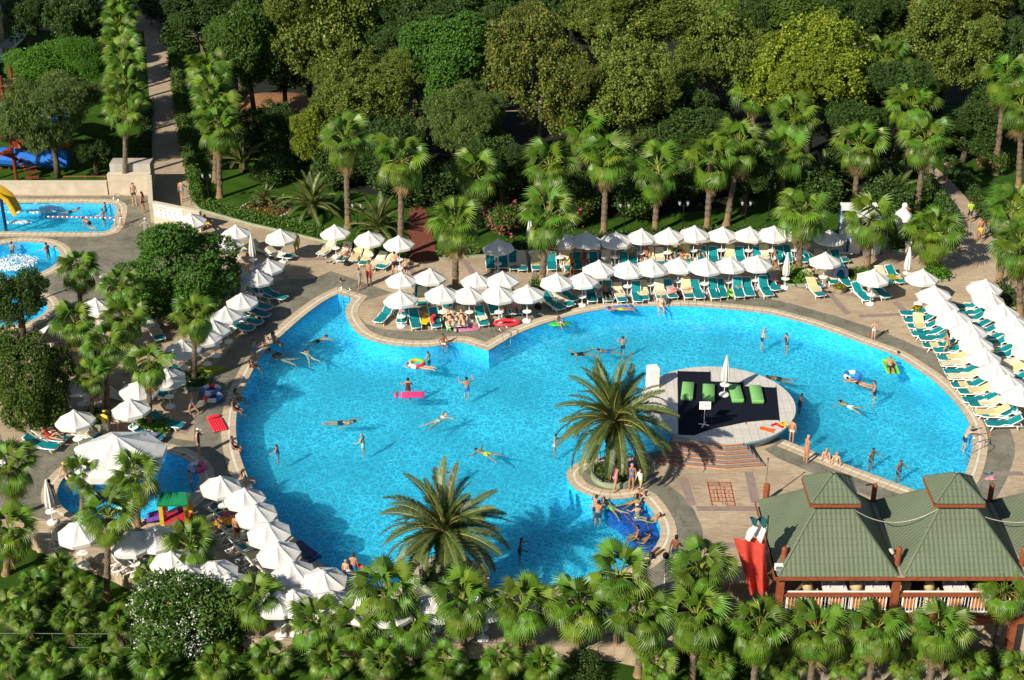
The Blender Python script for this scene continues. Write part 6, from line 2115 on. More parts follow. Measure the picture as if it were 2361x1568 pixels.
def lounger(x, y, heading, style, label, group=None, back=1, z0=0.0, world=None):
    """Sun lounger centred at (x, y); heading points to its foot end, degrees from +X."""
    p = world if world is not None else P(x, y, z0 + 0.3)
    t = empty('sun_lounger', (p.x, p.y, z0 + 0.003), R(heading))
    put('frame', LM['frame'], t)
    for q, yy in ((0, -0.29), (0, 0.29), (1, -0.29), (1, 0.29)):
        put('leg', LM['legs'][q], t, loc=(0, yy, 0))
    put('seat', LM['seat'], t)
    b = put('backrest', LM['b%d' % back], t)
    put('back_frame', LM['bf%d' % back], b)
    if style in ('c', 'y'):
        sf = 'y' if style == 'y' else ''
        put('pad', LM['ps' + sf] if (int(x + y) % 5) else LM['ps2' + sf], t)
        put('pad', LM['pb%d%s' % (back, sf)], t)
    elif style == 'h':
        put('pad', LM['pt'], t)
    return tag(t, label, 'lounger', group)

def lounger_row(pts, heading, styles, where, group, backs='1'):
    for i, pt in enumerate(pts):
        s = styles[i % len(styles)]
        hd = heading + random.uniform(-5, 5) if len(pt) == 2 else pt[2]
        lounger(pt[0], pt[1], hd, s, '%s, %s from the %s' % (TEXT_COL[s], ORD[i], where), group, int(backs[i % len(backs)]))
# back row: two beside each parasol, feet towards the pool
pts = []
for (x, y) in ROWS['back'][0]:
    b = P(x, y, APEX)
    for dx in (-0.55, 0.55):
        pts.append((b.x + dx, b.y - 0.35))
for i, (wx, wy) in enumerate(sorted(pts)):
    s = 'tyttcttyctyttyttctttyt'[i % 22]
    lounger(wx, i, -88 + random.uniform(-8, 4), s, '%s, %s from the left in the back row by the hedge' % (TEXT_COL[s], ORD[i]), 'loungers of the back row', [1, 2, 1][i % 3], world=Vector((wx, wy, 0)))
pts = []
for (x, y) in ROWS['mid'][0]:
    b = P(x, y, APEX)
    for dx in (-0.52, 0.55):
        pts.append((b.x + dx, b.y - 0.55))
for i, (wx, wy) in enumerate(sorted(pts)):
    s = 'ttctychytttttt'[i % 14]
    lounger(wx, i, -84 + random.uniform(-6, 4), s, '%s, %s from the left in the middle row by the pool curve' % (TEXT_COL[s], ORD[i]), 'loungers of the middle row', [1, 2][i % 2], world=Vector((wx, wy, 0)))
# inner and outer column: feet towards the pool
for key, nm in (('colin', 'inner column'), ('colout', 'outer column')):
    i = 0
    for q, (x, y) in enumerate(ROWS[key][0]):
        b = P(x, y, APEX)
        if q == 0 and key == 'colin':
            continue
        for dy in (0.5, -0.45):
            s = ('tttttht' + 'yctchytcyhtcy')[i % 20] if key == 'colin' else 'ttttttthtcyt'[i % 12]
            lounger(x + i, y, 181 + random.uniform(-3, 3), s, '%s, %s from the top in the %s' % (TEXT_COL[s], ORD[i], nm), 'loungers of the ' + nm, 1, world=Vector((b.x - 0.75, b.y + dy, 0)))
            i += 1
# line in the shade of the round pine, feet towards the pool
lp = [(630, 680, -32), (606, 678, -30), (596, 703, -32), (590, 720, -30), (560, 712, -25), (572, 738, -28), (552, 752, -28), (505, 758, -25), (480, 770, -25)]
for i, (x, y, h_) in enumerate(lp):
    s = 'ttttctttt'[i]
    lounger(x, y, h_, s, '%s, %s from the top in the line shaded by the round pine' % (TEXT_COL[s], ORD[i]), 'loungers shaded by the round pine', 1)
# lower pool edge: feet towards the pool, backs towards the lower garden
lp = [(515, 1158, 40), (520, 1190, 35), (532, 1214, 35), (548, 1238, 35), (566, 1262, 35), (588, 1284, 35), (606, 1305, 35), (632, 1325, 35), (660, 1345, 35)]
for i, (x, y, h_) in enumerate(lp):
    s = 'chhchycct'[i]
    lounger(x, y, h_, s, '%s, %s from the top along the lower pool edge' % (TEXT_COL[s], ORD[i]), 'loungers along the lower pool edge', 2)
# surveyed singles
SING = [(886, 728, -112, 't', 'teal sun lounger at the left end of the poolside cluster', 1), (930, 728, -95, 't', 'teal sun lounger with a towel under the first front parasol', 1), (957, 740, -80, 't', 'teal sun lounger beside the yellow air mattress', 1), (1003, 738, -80, 't', 'teal sun lounger behind the dark swim ring', 1),
        (1037, 738, -78, 'c', 'sun lounger of the woman nearest the green crocodile float', 1), (1064, 736, -85, 'c', 'sun lounger of the woman above the pink air mattress', 1), (1110, 734, -78, 't', 'teal sun lounger with cream towel at the cluster front', 1), (1137, 708, -80, 't', 'teal sun lounger left of the sunbathing pair', 1), (1163, 710, -80, 'c', 'sun lounger of the sunbather left of the pair', 1), (1188, 708, -80, 'c', 'sun lounger of the sunbather right of the pair', 1),
        (968, 672, -88, 't', 'teal sun lounger at the rear of the poolside cluster', 1), (974, 690, -88, 'c', 'cream padded lounger below the rear teal lounger', 1), (1032, 694, -88, 'y', 'yellow padded lounger under the second front parasol', 1), (1275, 700, -52, 't', 'teal lounger with an orange toy near the pool ladder', 1), (1297, 692, -55, 'c', 'teal lounger with cream pad beside the orange toy lounger', 1), (1305, 680, -55, 't', 'teal lounger at the end of the poolside cluster', 1), (1363, 680, -86, 't', 'teal lounger left of the lounging man', 1), (1398, 676, -80, 't', 'lounger of the man sunbathing in dark trunks', 1), (1421, 660, -80, 't', 'lounger of the seated man behind the striped bag', 2),
        (1131, 605, -88, 't', 'teal lounger left of the lone lawn-edge parasol', 2), (1160, 604, -88, 't', 'dark teal lounger right of the lone lawn-edge parasol', 2), (1184, 607, -86, 'h', 'teal lounger with yellow pad right of the lone parasol', 2), (1203, 609, -86, 'c', 'cream padded lounger at the end of the lone parasol group', 2), (1236, 608, -88, 'y', 'yellow padded lounger left of the leaning palm', 2),
        (645, 588, -20, 'c', 'cream padded lounger beside the woman in the yellow-green dress', 1), (605, 575, -35, 'c', 'cream lounger with a rainbow towel behind the round pine', 1), (560, 572, -30, 'h', 'teal lounger with yellow pad behind the round pine', 1), (755, 575, -115, 'c', 'cream padded lounger under the second lawn kerb parasol', 1), (795, 588, -105, 'c', 'cream lounger of the sunbather in white', 2), (822, 588, -100, 'y', 'yellow padded lounger under the third lawn kerb parasol', 1), (845, 597, -100, 'y', 'yellow and teal lounger behind the tray table', 1), (869, 606, -118, 'c', 'cream padded lounger left of the fourth lawn kerb parasol', 1), (893, 606, -118, 'c', 'cream padded lounger under the fourth lawn kerb parasol', 1),
        (1880, 668, -76, 'y', 'yellow padded lounger alone on open paving', 1), (1873, 648, -70, 'y', 'yellow padded lounger behind the lone yellow one', 1), (1918, 640, -90, 'c', 'cream padded lounger under the single paving parasol', 2), (1945, 645, -72, 't', 'teal lounger holding a clear swim ring', 1), (1985, 678, -72, 't', 'teal lounger with clothes left of the planter parasol', 1), (2027, 672, -68, 't', 'teal lounger with pale towels right of the planter parasol', 1), (2037, 640, -78, 'c', 'pale padded lounger behind the planter parasol', 1), (2062, 638, -72, 'h', 'teal lounger with yellow-green towel beside the folded parasol', 1),
        (2120, 752, -93, 'y', 'yellow padded lounger at the head of the inner column', 1), (1776, 655, -70, 't', 'teal lounger with pink towel right of the middle row', 1), (1757, 655, -72, 't', 'teal lounger with pink towel left of the twin', 1), (1938, 590, -80, 'c', 'teal lounger draped in white towels in front of the hut', 1), (1860, 590, -60, 't', 'teal lounger left of the hut parasol', 1),
        (360, 768, -62, 'y', 'sunny yellow padded lounger among the left palms', 1), (262, 655, -30, 'c', 'white draped lounger behind the bubble pool palm', 1), (222, 742, -30, 'c', 'white padded lounger under the grey shaded parasol', 1), (345, 740, -60, 't', 'teal lounger behind the sunny yellow one', 1), (425, 868, -30, 'h', 'teal lounger behind the dry-fronded palm', 1), (395, 876, -30, 'c', 'pale padded lounger behind the dry-fronded palm', 1), (385, 974, -22, 't', 'teal lounger with towel right of the flower-bed palm', 1), (338, 1003, -22, 't', 'lounger covered with a navy towel beside the pink flowers', 1), (205, 1003, -22, 'c', 'pale padded lounger right of the olive pine parasol', 1), (95, 1026, -14, 't', 'teal lounger beside the reclining woman in red', 1), (115, 1008, -14, 'c', 'lounger of the reclining woman in red', 1), (270, 912, -25, 'c', 'shaded lounger with a pink bag behind the sunlit parasol', 1), (360, 905, -25, 't', 'teal lounger at the foot of the shaggy palm', 1),
        (160, 1250, 20, 'c', 'white lounger with red towel left of the tall lawn palm', 2), (300, 1300, 30, 'c', 'cream lounger seen from behind below the shaded parasols', 2), (330, 1302, 30, 't', 'teal lounger seen from behind below the shaded parasols', 2), (405, 1330, 30, 't', 'teal lounger under the half shaded parasol', 2), (470, 1345, 30, 't', 'teal lounger above the white oleander', 2), (615, 1420, 60, 'y', 'yellow lounger behind the palm right of the oleander', 1), (760, 1425, 60, 't', 'lounger with striped towel behind the first wall palms', 1), (1050, 1440, 80, 't', 'lounger glimpsed behind the fourth wall palm', 1)]
for x, y, h_, s, l, b in SING:
    lounger(x, y, h_, s, l, None, b)

# inflatables, towels and other small things --------------------------------------
def inflat(name, x, y, lx, ly, mat, label, rz_=0.0, ribs=6, z=0.0, cat='air mattress', mat2=None, pillow=True):
    p = P(x, y, z)
    t = empty(name, (p.x, p.y, z + 0.004), rz_)
    w = ly / ribs
    for i in range(ribs):
        yy = -ly / 2 + w * (i + 0.5)
        obj('air_tube', MB().tube([(-lx / 2, yy, w * 0.5), (-lx * 0.48, yy, w * 0.55), (lx * 0.2, yy, w * 0.55), (lx * 0.27, yy, w * 0.55)], [w * 0.3, w * 0.52, w * 0.52, w * 0.4], 8), mat if not mat2 or i % 2 else mat2, t, smooth=True)
    if pillow:
        obj('pillow', MB().tube([(lx * 0.39, -ly / 2, 0.08), (lx * 0.39, -ly * 0.4, 0.09), (lx * 0.39, ly * 0.4, 0.09), (lx * 0.39, ly / 2, 0.08)], [0.06, 0.10, 0.10, 0.06], 10), mat, t, smooth=True)
    return tag(t, label, cat)
pv_pink = M('pink_vinyl', (0.75, 0.05, 0.22), 0.3, var=0.1, spec=0.6)
pv_red = M('red_vinyl', (0.80, 0.03, 0.05), 0.3, var=0.1, spec=0.6)
pv_yel = M('yellow_vinyl', (0.80, 0.55, 0.01), 0.3, var=0.1, spec=0.6)
pv_grn = M('green_vinyl', (0.05, 0.42, 0.04), 0.3, var=0.1, spec=0.6)
pv_blu = M('blue_vinyl', (0.03, 0.18, 0.60), 0.3, var=0.1, spec=0.6)
pv_lime = M('lime_vinyl', (0.20, 0.62, 0.04), 0.3, var=0.1, spec=0.6)
pv_blk = M('black_rubber_ring', (0.012, 0.013, 0.016), 0.4, var=0.2)
pv_clr = M('lilac_vinyl', (0.32, 0.36, 0.62), 0.2, var=0.15, spec=0.7)
pv_mix = M('patterned_vinyl', (0.62, 0.40, 0.22), 0.35, col2=(0.25, 0.16, 0.50), scale=14)
WZ = -0.05
inflat('air_mattress', 942, 913, 1.75, 0.62, pv_pink, 'pink air mattress floating in the pool', 0.05 + math.pi, 5, WZ)
inflat('air_mattress', 500, 978, 1.75, 0.75, pv_red, 'red air mattress lying on the grey paving', -1.15 + math.pi, 6)
inflat('air_mattress', 982, 738, 1.3, 0.6, pv_yel, 'yellow air mattress leaning on the loungers', 1.25, 6, 0.25)
inflat('air_mattress', 1073, 760, 1.6, 0.6, pv_mix, 'pink air mattress with a colourful pattern at the pool side', 0.2 + math.pi, 8, mat2=pv_pink)
inflat('air_mattress', 2053, 847, 1.75, 0.75, pv_lime, 'lime green air mattress floating with a swimmer on it', 1.55, 6, WZ)
inflat('air_mattress', 1430, 713, 1.7, 0.7, pv_blu, 'blue air mattress floating at the far pool edge', 0.1 , 6, WZ)
inflat('air_mattress', 705, 1275, 1.9, 0.75, M('navy_vinyl', (0.04, 0.07, 0.20), 0.3, var=0.3), 'navy dotted air mattress lying on the lower pool coping', -0.85, 6)
def ring(x, y, r, tr, mats, label, z=0.0, rot=(0, 0, 0), cat='swim ring'):
    p = P(x, y, z)
    t = empty('swim_ring', (p.x, p.y, p.z + tr))
    t.rotation_euler = rot
    k = len(mats)
    n = 24
    seg = n // k
    for q in range(k):
        mb = MB()
        pts = [(r * math.cos(2 * math.pi * (q * seg + i) / n), r * math.sin(2 * math.pi * (q * seg + i) / n), 0) for i in range(seg + 1)]
        mb.tube(pts, tr, 10, cap=False)
        obj('air_tube' if k == 1 else 'ring_segment', mb, mats[q], t, smooth=True)
    return tag(t, label, cat)
ring(1690, 680, 0.36, 0.12, [pv_lime], 'lime green swim ring on the grey paving')
ring(1588, 681, 0.34, 0.12, [pv_red], 'red swim ring in front of the middle row loungers')
ring(1555, 684, 0.34, 0.12, [pv_blk], 'black swim ring beside the red one')
ring(487, 903, 0.42, 0.14, [white_paint, pv_red, white_paint, pv_blu, white_paint, pv_blu], 'patterned swim ring lying farther from the pool edge woman')
ring(492, 921, 0.42, 0.14, [white_paint, pv_blu, white_paint, pv_red, white_paint, pv_blu], 'patterned swim ring lying nearer, beside its twin')
ring(1966, 871, 0.42, 0.13, [pv_blu, white_paint, pv_blu, white_paint, pv_blu, pv_blu], 'blue and white swim ring under the floating girl', WZ - 0.05)
ring(961, 843, 0.40, 0.13, [pv_lime, pv_yel, white_paint, pv_red], 'yellow and green swim ring under the floating man', WZ - 0.05)
ring(455, 1082, 0.36, 0.12, [pv_pink, white_paint, pv_clr, pv_pink], 'pink castle swim ring on the wading pool coping')
ring(820, 1318, 0.34, 0.11, [pv_red, yel_pl, white_paint, pv_red], 'red and white swim ring held by a boy at the pool corner', 0.62)
ring(1009, 742, 0.36, 0.12, [pv_blk, pv_red, pv_blk], 'dark swim ring leaning on the loungers', 0.3, (0.4, 0.2, 0))
ring(1938, 636, 0.40, 0.13, [pv_clr], 'clear lilac swim ring propped upright on a lounger', 0.42, (1.35, 0, 0.2))
ring(1093, 690, 0.3, 0.1, [pv_grn, pv_yel], 'green and yellow swim ring behind the front parasols')
# red oval boat
p = P(1168, 748)
bt = empty('inflatable_boat', (p.x, p.y, 0.004), 0.12)
obj('air_tube', MB().tube([(0.72 * math.cos(t * 0.2618), 0.32 * math.sin(t * 0.2618), 0.11) for t in range(25)], 0.11, 8, cap=False), pv_red, bt, smooth=True)
obj('boat_floor', MB().lathe([(0.3, 0.02), (0.29, 0.05)], 20), pv_blk, bt, scale=(2.1, 0.85, 1))
tag(bt, 'red and black inflatable boat at the pool side', 'boat')
# crocodile shaped float
p = P(1029, 752)
cr = empty('crocodile_float', (p.x, p.y, 0.004), -1.2)
mb = MB().tube([(-0.75, 0, 0.12), (-0.5, 0, 0.14), (-0.1, 0, 0.17), (0.25, 0, 0.15), (0.5, 0, 0.10), (0.8, 0.05, 0.06)], [0.05, 0.09, 0.15, 0.14, 0.09, 0.03], 10)
obj('body', mb, pv_grn, cr, smooth=True)
for sx in (-0.25, 0.25):
    for s_ in (-1, 1):
        obj('leg', MB().tube([(sx, 0.1 * s_, 0.1), (sx + 0.05, 0.24 * s_, 0.05)], [0.05, 0.03], 6), pv_grn, cr, smooth=True)
tag(cr, 'green crocodile float lying at the pool side', 'float')
p = P(1292, 747, WZ)
gf = empty('leaf_float', (p.x, p.y, WZ - 0.02), 0.1)
obj('body', MB().tube([(-0.75, 0, 0.04), (-0.4, 0, 0.06), (0.2, 0, 0.06), (0.75, 0.05, 0.03)], [0.05, 0.2, 0.22, 0.03], 10), pv_grn, gf, smooth=True, scale=(1, 1.4, 0.5))
tag(gf, 'green float under the boy near the far coping', 'float')
# towels
tw_red = M('red_print_towel', (0.55, 0.02, 0.025), 0.9, col2=(0.75, 0.66, 0.6), scale=7)
tw_hot = M('orange_print_towel', (0.62, 0.12, 0.02), 0.9, col2=(0.02, 0.05, 0.25), scale=5)
tw_yel = M('yellow_print_towel', (0.75, 0.50, 0.03), 0.9, col2=(0.45, 0.03, 0.02), scale=5)
tw_navy = M('navy_print_towel', (0.01, 0.03, 0.14), 0.9, col2=(0.25, 0.3, 0.4), scale=5)
tw_pink = M('pink_towel', (0.70, 0.32, 0.36), 0.9, var=0.2)
tw_lime = M('lime_towel', (0.28, 0.34, 0.02), 0.9, var=0.2)
tw_cream = M('cream_towel', (0.72, 0.66, 0.50), 0.9, var=0.15)
tw_rain = M('rainbow_towel', (0.65, 0.25, 0.05), 0.9, col2=(0.05, 0.35, 0.35), scale=4)
tw_blue = M('pale_blue_towel', (0.30, 0.38, 0.62), 0.9, var=0.2)
tw_white = M('white_towel', (0.80, 0.78, 0.74), 0.9, var=0.1)
TW = [('towel', 480, 858, 1.2, 1.5, tw_lime, 'lime beach towel spread on the paving by the dry-fronded palm', 0.0, -0.5), ('towel', 537, 1186, 1.3, 0.6, tw_hot, 'orange and blue printed towel on a lower edge lounger', 0.42, 0.6), ('towel', 520, 1204, 1.3, 0.7, tw_yel, 'yellow and red printed towel on a lower edge lounger', 0.42, 0.6),
      ('towel', 1546, 668, 0.6, 1.2, tw_red, 'red towel with white print on a middle row lounger', 0.42, 0.1), ('towel', 1585, 665, 0.6, 0.5, tw_red, 'small red towel on the lounger right of the red print', 0.42, 0.0), ('towel', 335, 1000, 1.5, 0.6, tw_navy, 'navy printed towel on the lounger by the pink flowers', 0.42, -0.4), ('towel', 1777, 645, 0.9, 0.5, tw_pink, 'pink towel across the twin teal loungers', 0.44, -0.2),
      ('towel', 604, 568, 0.9, 0.5, tw_rain, 'rainbow towel on a lounger behind the round pine', 0.44, -0.6), ('towel', 147, 1247, 0.9, 0.5, tw_red, 'red towel left of the tall lawn palm', 0.44, 0.3), ('towel', 1112, 734, 0.55, 0.6, tw_cream, 'cream towel hanging off a cluster front lounger', 0.40, 0.4), ('towel', 2262, 856, 0.8, 0.5, tw_blue, 'pale blue towel on an inner column lounger', 0.44, 0.2),
      ('towel', 1940, 585, 1.4, 0.4, tw_white, 'white towels on the loungers in front of the hut', 0.5, 0.0), ('towel', 930, 718, 0.45, 0.5, tw_pink, 'pink striped towel on the lounger under the first front parasol', 0.42, 0.2), ('towel', 2283, 1105, 0.5, 0.3, tw_pink, 'pink towel dropped on the grey paving right of the pool', 0.0, 0.2), ('towel', 2056, 640, 0.5, 0.7, tw_lime, 'green and yellow towel on the lounger by the folded parasol', 0.44, 0.2),
      ('towel', 340, 1276, 1.0, 0.5, tw_hot, 'dark printed towel on a lounger below the shaded parasols', 0.45, 0.5), ('towel', 760, 1420, 1.0, 0.5, tw_red, 'red striped towel behind the first wall palms', 0.45, 0.5)]
for i, (nm, x, y, sx, sy, m_, l, z, rz_) in enumerate(TW):
    rag(nm, x, y, sx, sy, m_, l, 'towel', z=z, rz_=rz_, seed=i + 3)
# sandals in pairs (each pair is left as two shoes)
def sandal(x, y, rz_, mat, label):
    p = P(x, y)
    t = empty('sandal', (p.x, p.y, 0.006), rz_)
    obj('sole', MB().prism([(-0.13, -0.03), (-0.13, 0.03), (0.0, 0.035), (0.1, 0.05), (0.14, 0.0), (0.1, -0.05), (0.0, -0.035)], 0, 0.025), mat, t)
    obj('strap', MB().tube([(0.02, -0.045, 0.02), (0.05, 0, 0.07), (0.02, 0.045, 0.02)], 0.012, 5), mat, t)
    tag(t, label, 'sandal', 'sandals left on the paving')
dk = M('dark_sandal', (0.02, 0.02, 0.025), 0.7)
rd = M('red_sandal', (0.5, 0.03, 0.02), 0.6)
bl_s = M('blue_sandal', (0.02, 0.06, 0.25), 0.6)
for x, y, m_, l in ((757, 606, dk, 'dark sandals dropped below the second kerb parasol'), (764, 604, dk, 'dark sandals dropped below the second kerb parasol'), (771, 608, dk, 'dark sandals dropped below the second kerb parasol'), (782, 601, dk, 'dark sandals dropped below the second kerb parasol'), (611, 784, rd, 'red sandals on the coping near the seated girl'), (618, 783, rd, 'red sandals on the coping near the seated girl'), (600, 803, rd, 'red sandal on the coping beside the standing boy'),
                    (2001, 1119, dk, 'brown sandals on the grey paving near the pavilion roof'), (2007, 1117, dk, 'brown sandals on the grey paving near the pavilion roof'), (2273, 1020, bl_s, 'blue sandals beside the pool ladder coping'), (2283, 1022, bl_s, 'blue sandals beside the pool ladder coping'), (2273, 1093, bl_s, 'blue sandals above the pink towel'), (2286, 1092, bl_s, 'blue sandals above the pink towel'), (2282, 1004, orange_c, 'orange sandal on the grey paving right of the pool'), (2003, 773, orange_c, 'orange sandal on the coping beside the girl'), (425, 1049, dk, 'dark shoe on the wading pool coping')):
    sandal(x, y, random.uniform(0, 6), m_, l)

# steel ladders ---------------------------------------------------------------
def ladder(x, y, rz_, label):
    p = P(x, y)
    t = empty('pool_ladder', (p.x, p.y, 0.0), rz_)
    for s_ in (-0.27, 0.27):
        obj('hand_rail', MB().tube([(0.75, s_, 0.0), (0.75, s_, 0.45), (0.6, s_, 0.72), (0.35, s_, 0.80), (0.05, s_, 0.6), (-0.12, s_, 0.1), (-0.16, s_, -0.9)], 0.022, 6), steel, t, smooth=True)
    for z in (-0.3, -0.6, -0.85):
        obj('rung', MB().box((-0.15, 0, z), (0.09, 0.54, 0.03)), steel, t)
    tag(t, label, 'ladder')
ladder(797, 683, 1.25, 'steel ladder at the notch corner of the pool')
ladder(1166, 784, 2.3, 'steel ladder beside the red inflatable boat')
ladder(2242, 1040, 0.1, 'steel ladder beside the man climbing out')
ladder(268, 476, 0.9, 'steel ladder at the far corner of the lane pool')
ladder(262, 522, -0.7, 'steel ladder at the near corner of the lane pool')

# lane rope in the lane pool
lr = empty('lane_rope', P(98, 500, WZ))
a, b = P(98, 500, WZ) , P(262, 503, WZ)
obj('rope', MB().tube([(0, 0, 0.02), b - a + Vector((0, 0, 0.02))], 0.012, 4), white_paint, lr)
for i in range(30):
    q = (b - a) * ((i + 0.5) / 30)
    obj('float', MB().lathe([(0.05, -0.05), (0.07, -0.02), (0.07, 0.02), (0.05, 0.05)], 8, (0, 0, 0)), red_pl if i % 2 else white_paint, lr, loc=(q.x, q.y, 0.02), rot=(0, math.pi / 2, 0))
tag(lr, 'red and white lane rope across the lane pool', 'rope')

# playhouse in the wading pool edge
pw = P(410, 1215)
ph = empty('playhouse', (pw.x, pw.y, 0))
pl_g = M('green_plastic', (0.0, 0.20, 0.07), 0.35, spec=0.5)
pl_y = M('yellow_plastic', (0.62, 0.42, 0.03), 0.35, spec=0.5)
pl_r = M('red_plastic', (0.60, 0.03, 0.06), 0.35, spec=0.5)
pl_p = M('purple_plastic', (0.16, 0.06, 0.36), 0.35, spec=0.5)
mb = MB().add([(-0.75, -0.55, 1.62), (0.75, -0.55, 1.62), (0.75, 0.55, 1.62), (-0.75, 0.55, 1.62), (-0.55, 0, 2.0), (0.55, 0, 2.0), (-0.75, -0.55, 1.55), (0.75, -0.55, 1.55), (0.75, 0.55, 1.55), (-0.75, 0.55, 1.55)],
              [(0, 1, 5, 4), (2, 3, 4, 5), (1, 2, 5), (3, 0, 4), (6, 7, 1, 0), (7, 8, 2, 1), (8, 9, 3, 2), (9, 6, 0, 3), (9, 8, 7, 6)])
obj('roof', mb, pl_g, ph)
for sx in (-0.6, 0.6):
    for sy in (-0.42, 0.42):
        obj('post', MB().box((sx, sy, 0.78), (0.2, 0.14, 1.56)), pl_y, ph)
obj('platform', MB().box((0, 0, 0.55), (1.3, 0.95, 0.12)), pl_r, ph)
obj('side_panel', MB().box((0.3, 0.44, 0.85), (0.6, 0.06, 0.5)), pl_p, ph)
obj('ladder', MB().bar((0.1, -0.5, 0.55), (0.25, -1.1, 0.02), 0.45, 0.06), pl_r, ph)
obj('slide', MB().bar((-0.6, 0.1, 0.6), (-1.6, 0.5, 0.08), 0.5, 0.08).bar((-0.6, -0.15, 0.72), (-1.6, 0.25, 0.18), 0.06, 0.2).bar((-0.6, 0.35, 0.72), (-1.6, 0.75, 0.18), 0.06, 0.2), pl_p, ph)
tag(ph, 'toy playhouse with green roof and purple slide by the wading pool', 'playhouse')

# planters on the deck
def box_planter(x, y, sx, sy, h, label, fl=None, mat=lf_bright):
    p = P(x, y)
    t = empty('box_planter', (p.x, p.y, 0))
    obj('kerb', MB().box((0, -sy / 2, 0.09), (sx, 0.1, 0.2)).box((0, sy / 2, 0.09), (sx, 0.1, 0.2)).box((-sx / 2, 0, 0.09), (0.1, sy - 0.1, 0.2)).box((sx / 2, 0, 0.09), (0.1, sy - 0.1, 0.2)), kerb_mat, t)
    put('foliage', ball_leaves([(qx * sx / 6, qy * sy / 6, h * 0.5, sx / 4.5, sy / 4.5, h * 0.55) for qx in (-1.6, 0, 1.6) for qy in (-1.6, 0, 1.6)], 2600, 0.10, mat, 'foliage', clump=3), t)
    if fl:
        put('blossoms', ball_leaves([(0, 0, h * 0.5, sx / 1.9, sy / 1.9, h * 0.6)], 60, 0.09, fl, 'blossoms', shell=0.97), t)
    tag(t, label, 'planter')
box_planter(1836, 648, 1.7, 1.6, 0.6, 'square planter of green leaves and red flowers', fl_red)
box_planter(1985, 640, 1.7, 1.5, 0.35, 'clipped dark green planter on the paving', None, lf_mid)
box_planter(2158, 640, 1.2, 1.2, 0.6, 'leafy planter at the foot of the deck corner palm', None, lf_bright)
box_planter(2320, 690, 0.9, 3.0, 0.5, 'planter strip beside the outer parasols', fl_yel, lf_dark)
box_planter(446, 884, 1.7, 1.5, 0.35, 'planter at the foot of the dry-fronded palm', None, lf_mid)
box_planter(352, 992, 1.8, 1.6, 0.4, 'planter with pink hydrangeas at the shaggy palm', fl_pink, lf_bright)
box_planter(212, 972, 1.6, 1.4, 0.35, 'dark planter at the foot of the small palm', None, lf_dark)
box_planter(1250, 662, 1.2, 1.0, 0.35, 'small planter at the foot of the leaning palm', None, lf_mid)
def pot(x, y, r, label, fl):
    p = P(x, y)
    t = empty('flower_bowl', (p.x, p.y, 0))
    obj('bowl', MB().lathe([(r * 0.6, 0), (r, 0.3), (r * 0.95, 0.32)], 16), M('cream_pot', (0.5, 0.42, 0.30), 0.7), t)
    put('foliage', ball_leaves([(0, 0, 0.36, r, r, 0.22)], 500, 0.09, lf_mid, 'foliage', shell=0.4), t)
    put('blossoms', ball_leaves([(0, 0, 0.37, r, r, 0.23)], 110, 0.08, fl, 'blossoms', shell=0.9), t)
    tag(t, label, 'flower bowl')
pot(1935, 674, 0.4, 'round bowl of yellow flowers on open paving', fl_yel)
pot(2115, 725, 0.35, 'flower bowl at the head of the inner column', fl_yel)
# snack tables in the shade
def table_round(x, y, label):
    p = P(x, y)
    t = empty('round_table', (p.x, p.y, 0.003))
    obj('top', MB().lathe([(0.42, 0.70), (0.43, 0.74)], 20), plastic_white, t)
    for a in (0.3, 1.87, 3.44, 5.0):
        obj('leg', MB().tube([(0.15 * math.cos(a), 0.15 * math.sin(a), 0.7), (0.34 * math.cos(a), 0.34 * math.sin(a), 0)], 0.025, 5), plastic_white, t)
    tag(t, label, 'table')
for x, y, l in ((345, 772, 'white round table left of the sunny yellow lounger'), (118, 800, 'white round table under the shaded parasol by the small round pool'), (215, 945, 'white round table behind the small palm'), (228, 750, 'white round table under the grey shaded parasol'), (415, 842, 'white round table behind the dry-fronded palm'), (1286, 1446, 'white round table glimpsed between the sixth and seventh wall palms'), (1392, 1450, 'white round table glimpsed behind the eighth wall palm')):
    table_round(x, y, l)
# dark kiosk counter in the shade on the left
kp = P(160, 860)
kq = empty('dark_kiosk', (kp.x, kp.y, 0))
obj('counter', MB().box((0, 0.8, 0.55), (2.2, 1.6, 1.1)), M('dark_kiosk_wood', (0.02, 0.016, 0.012), 0.7), kq)
obj('roof', MB().box((0, 0.8, 2.15), (2.6, 2.2, 0.1)), M('dark_kiosk_roof', (0.015, 0.013, 0.012), 0.8), kq)
for sx in (-1.1, 1.1):
    for sy in (0.0, 1.7):
        obj('post', MB().box((sx, sy, 1.05), (0.1, 0.1, 2.1)), M('dark_kiosk_wood', (0.02, 0.016, 0.012), 0.7), kq)
tag(kq, 'dark wooden kiosk in the shade beside the olive pine', 'kiosk')
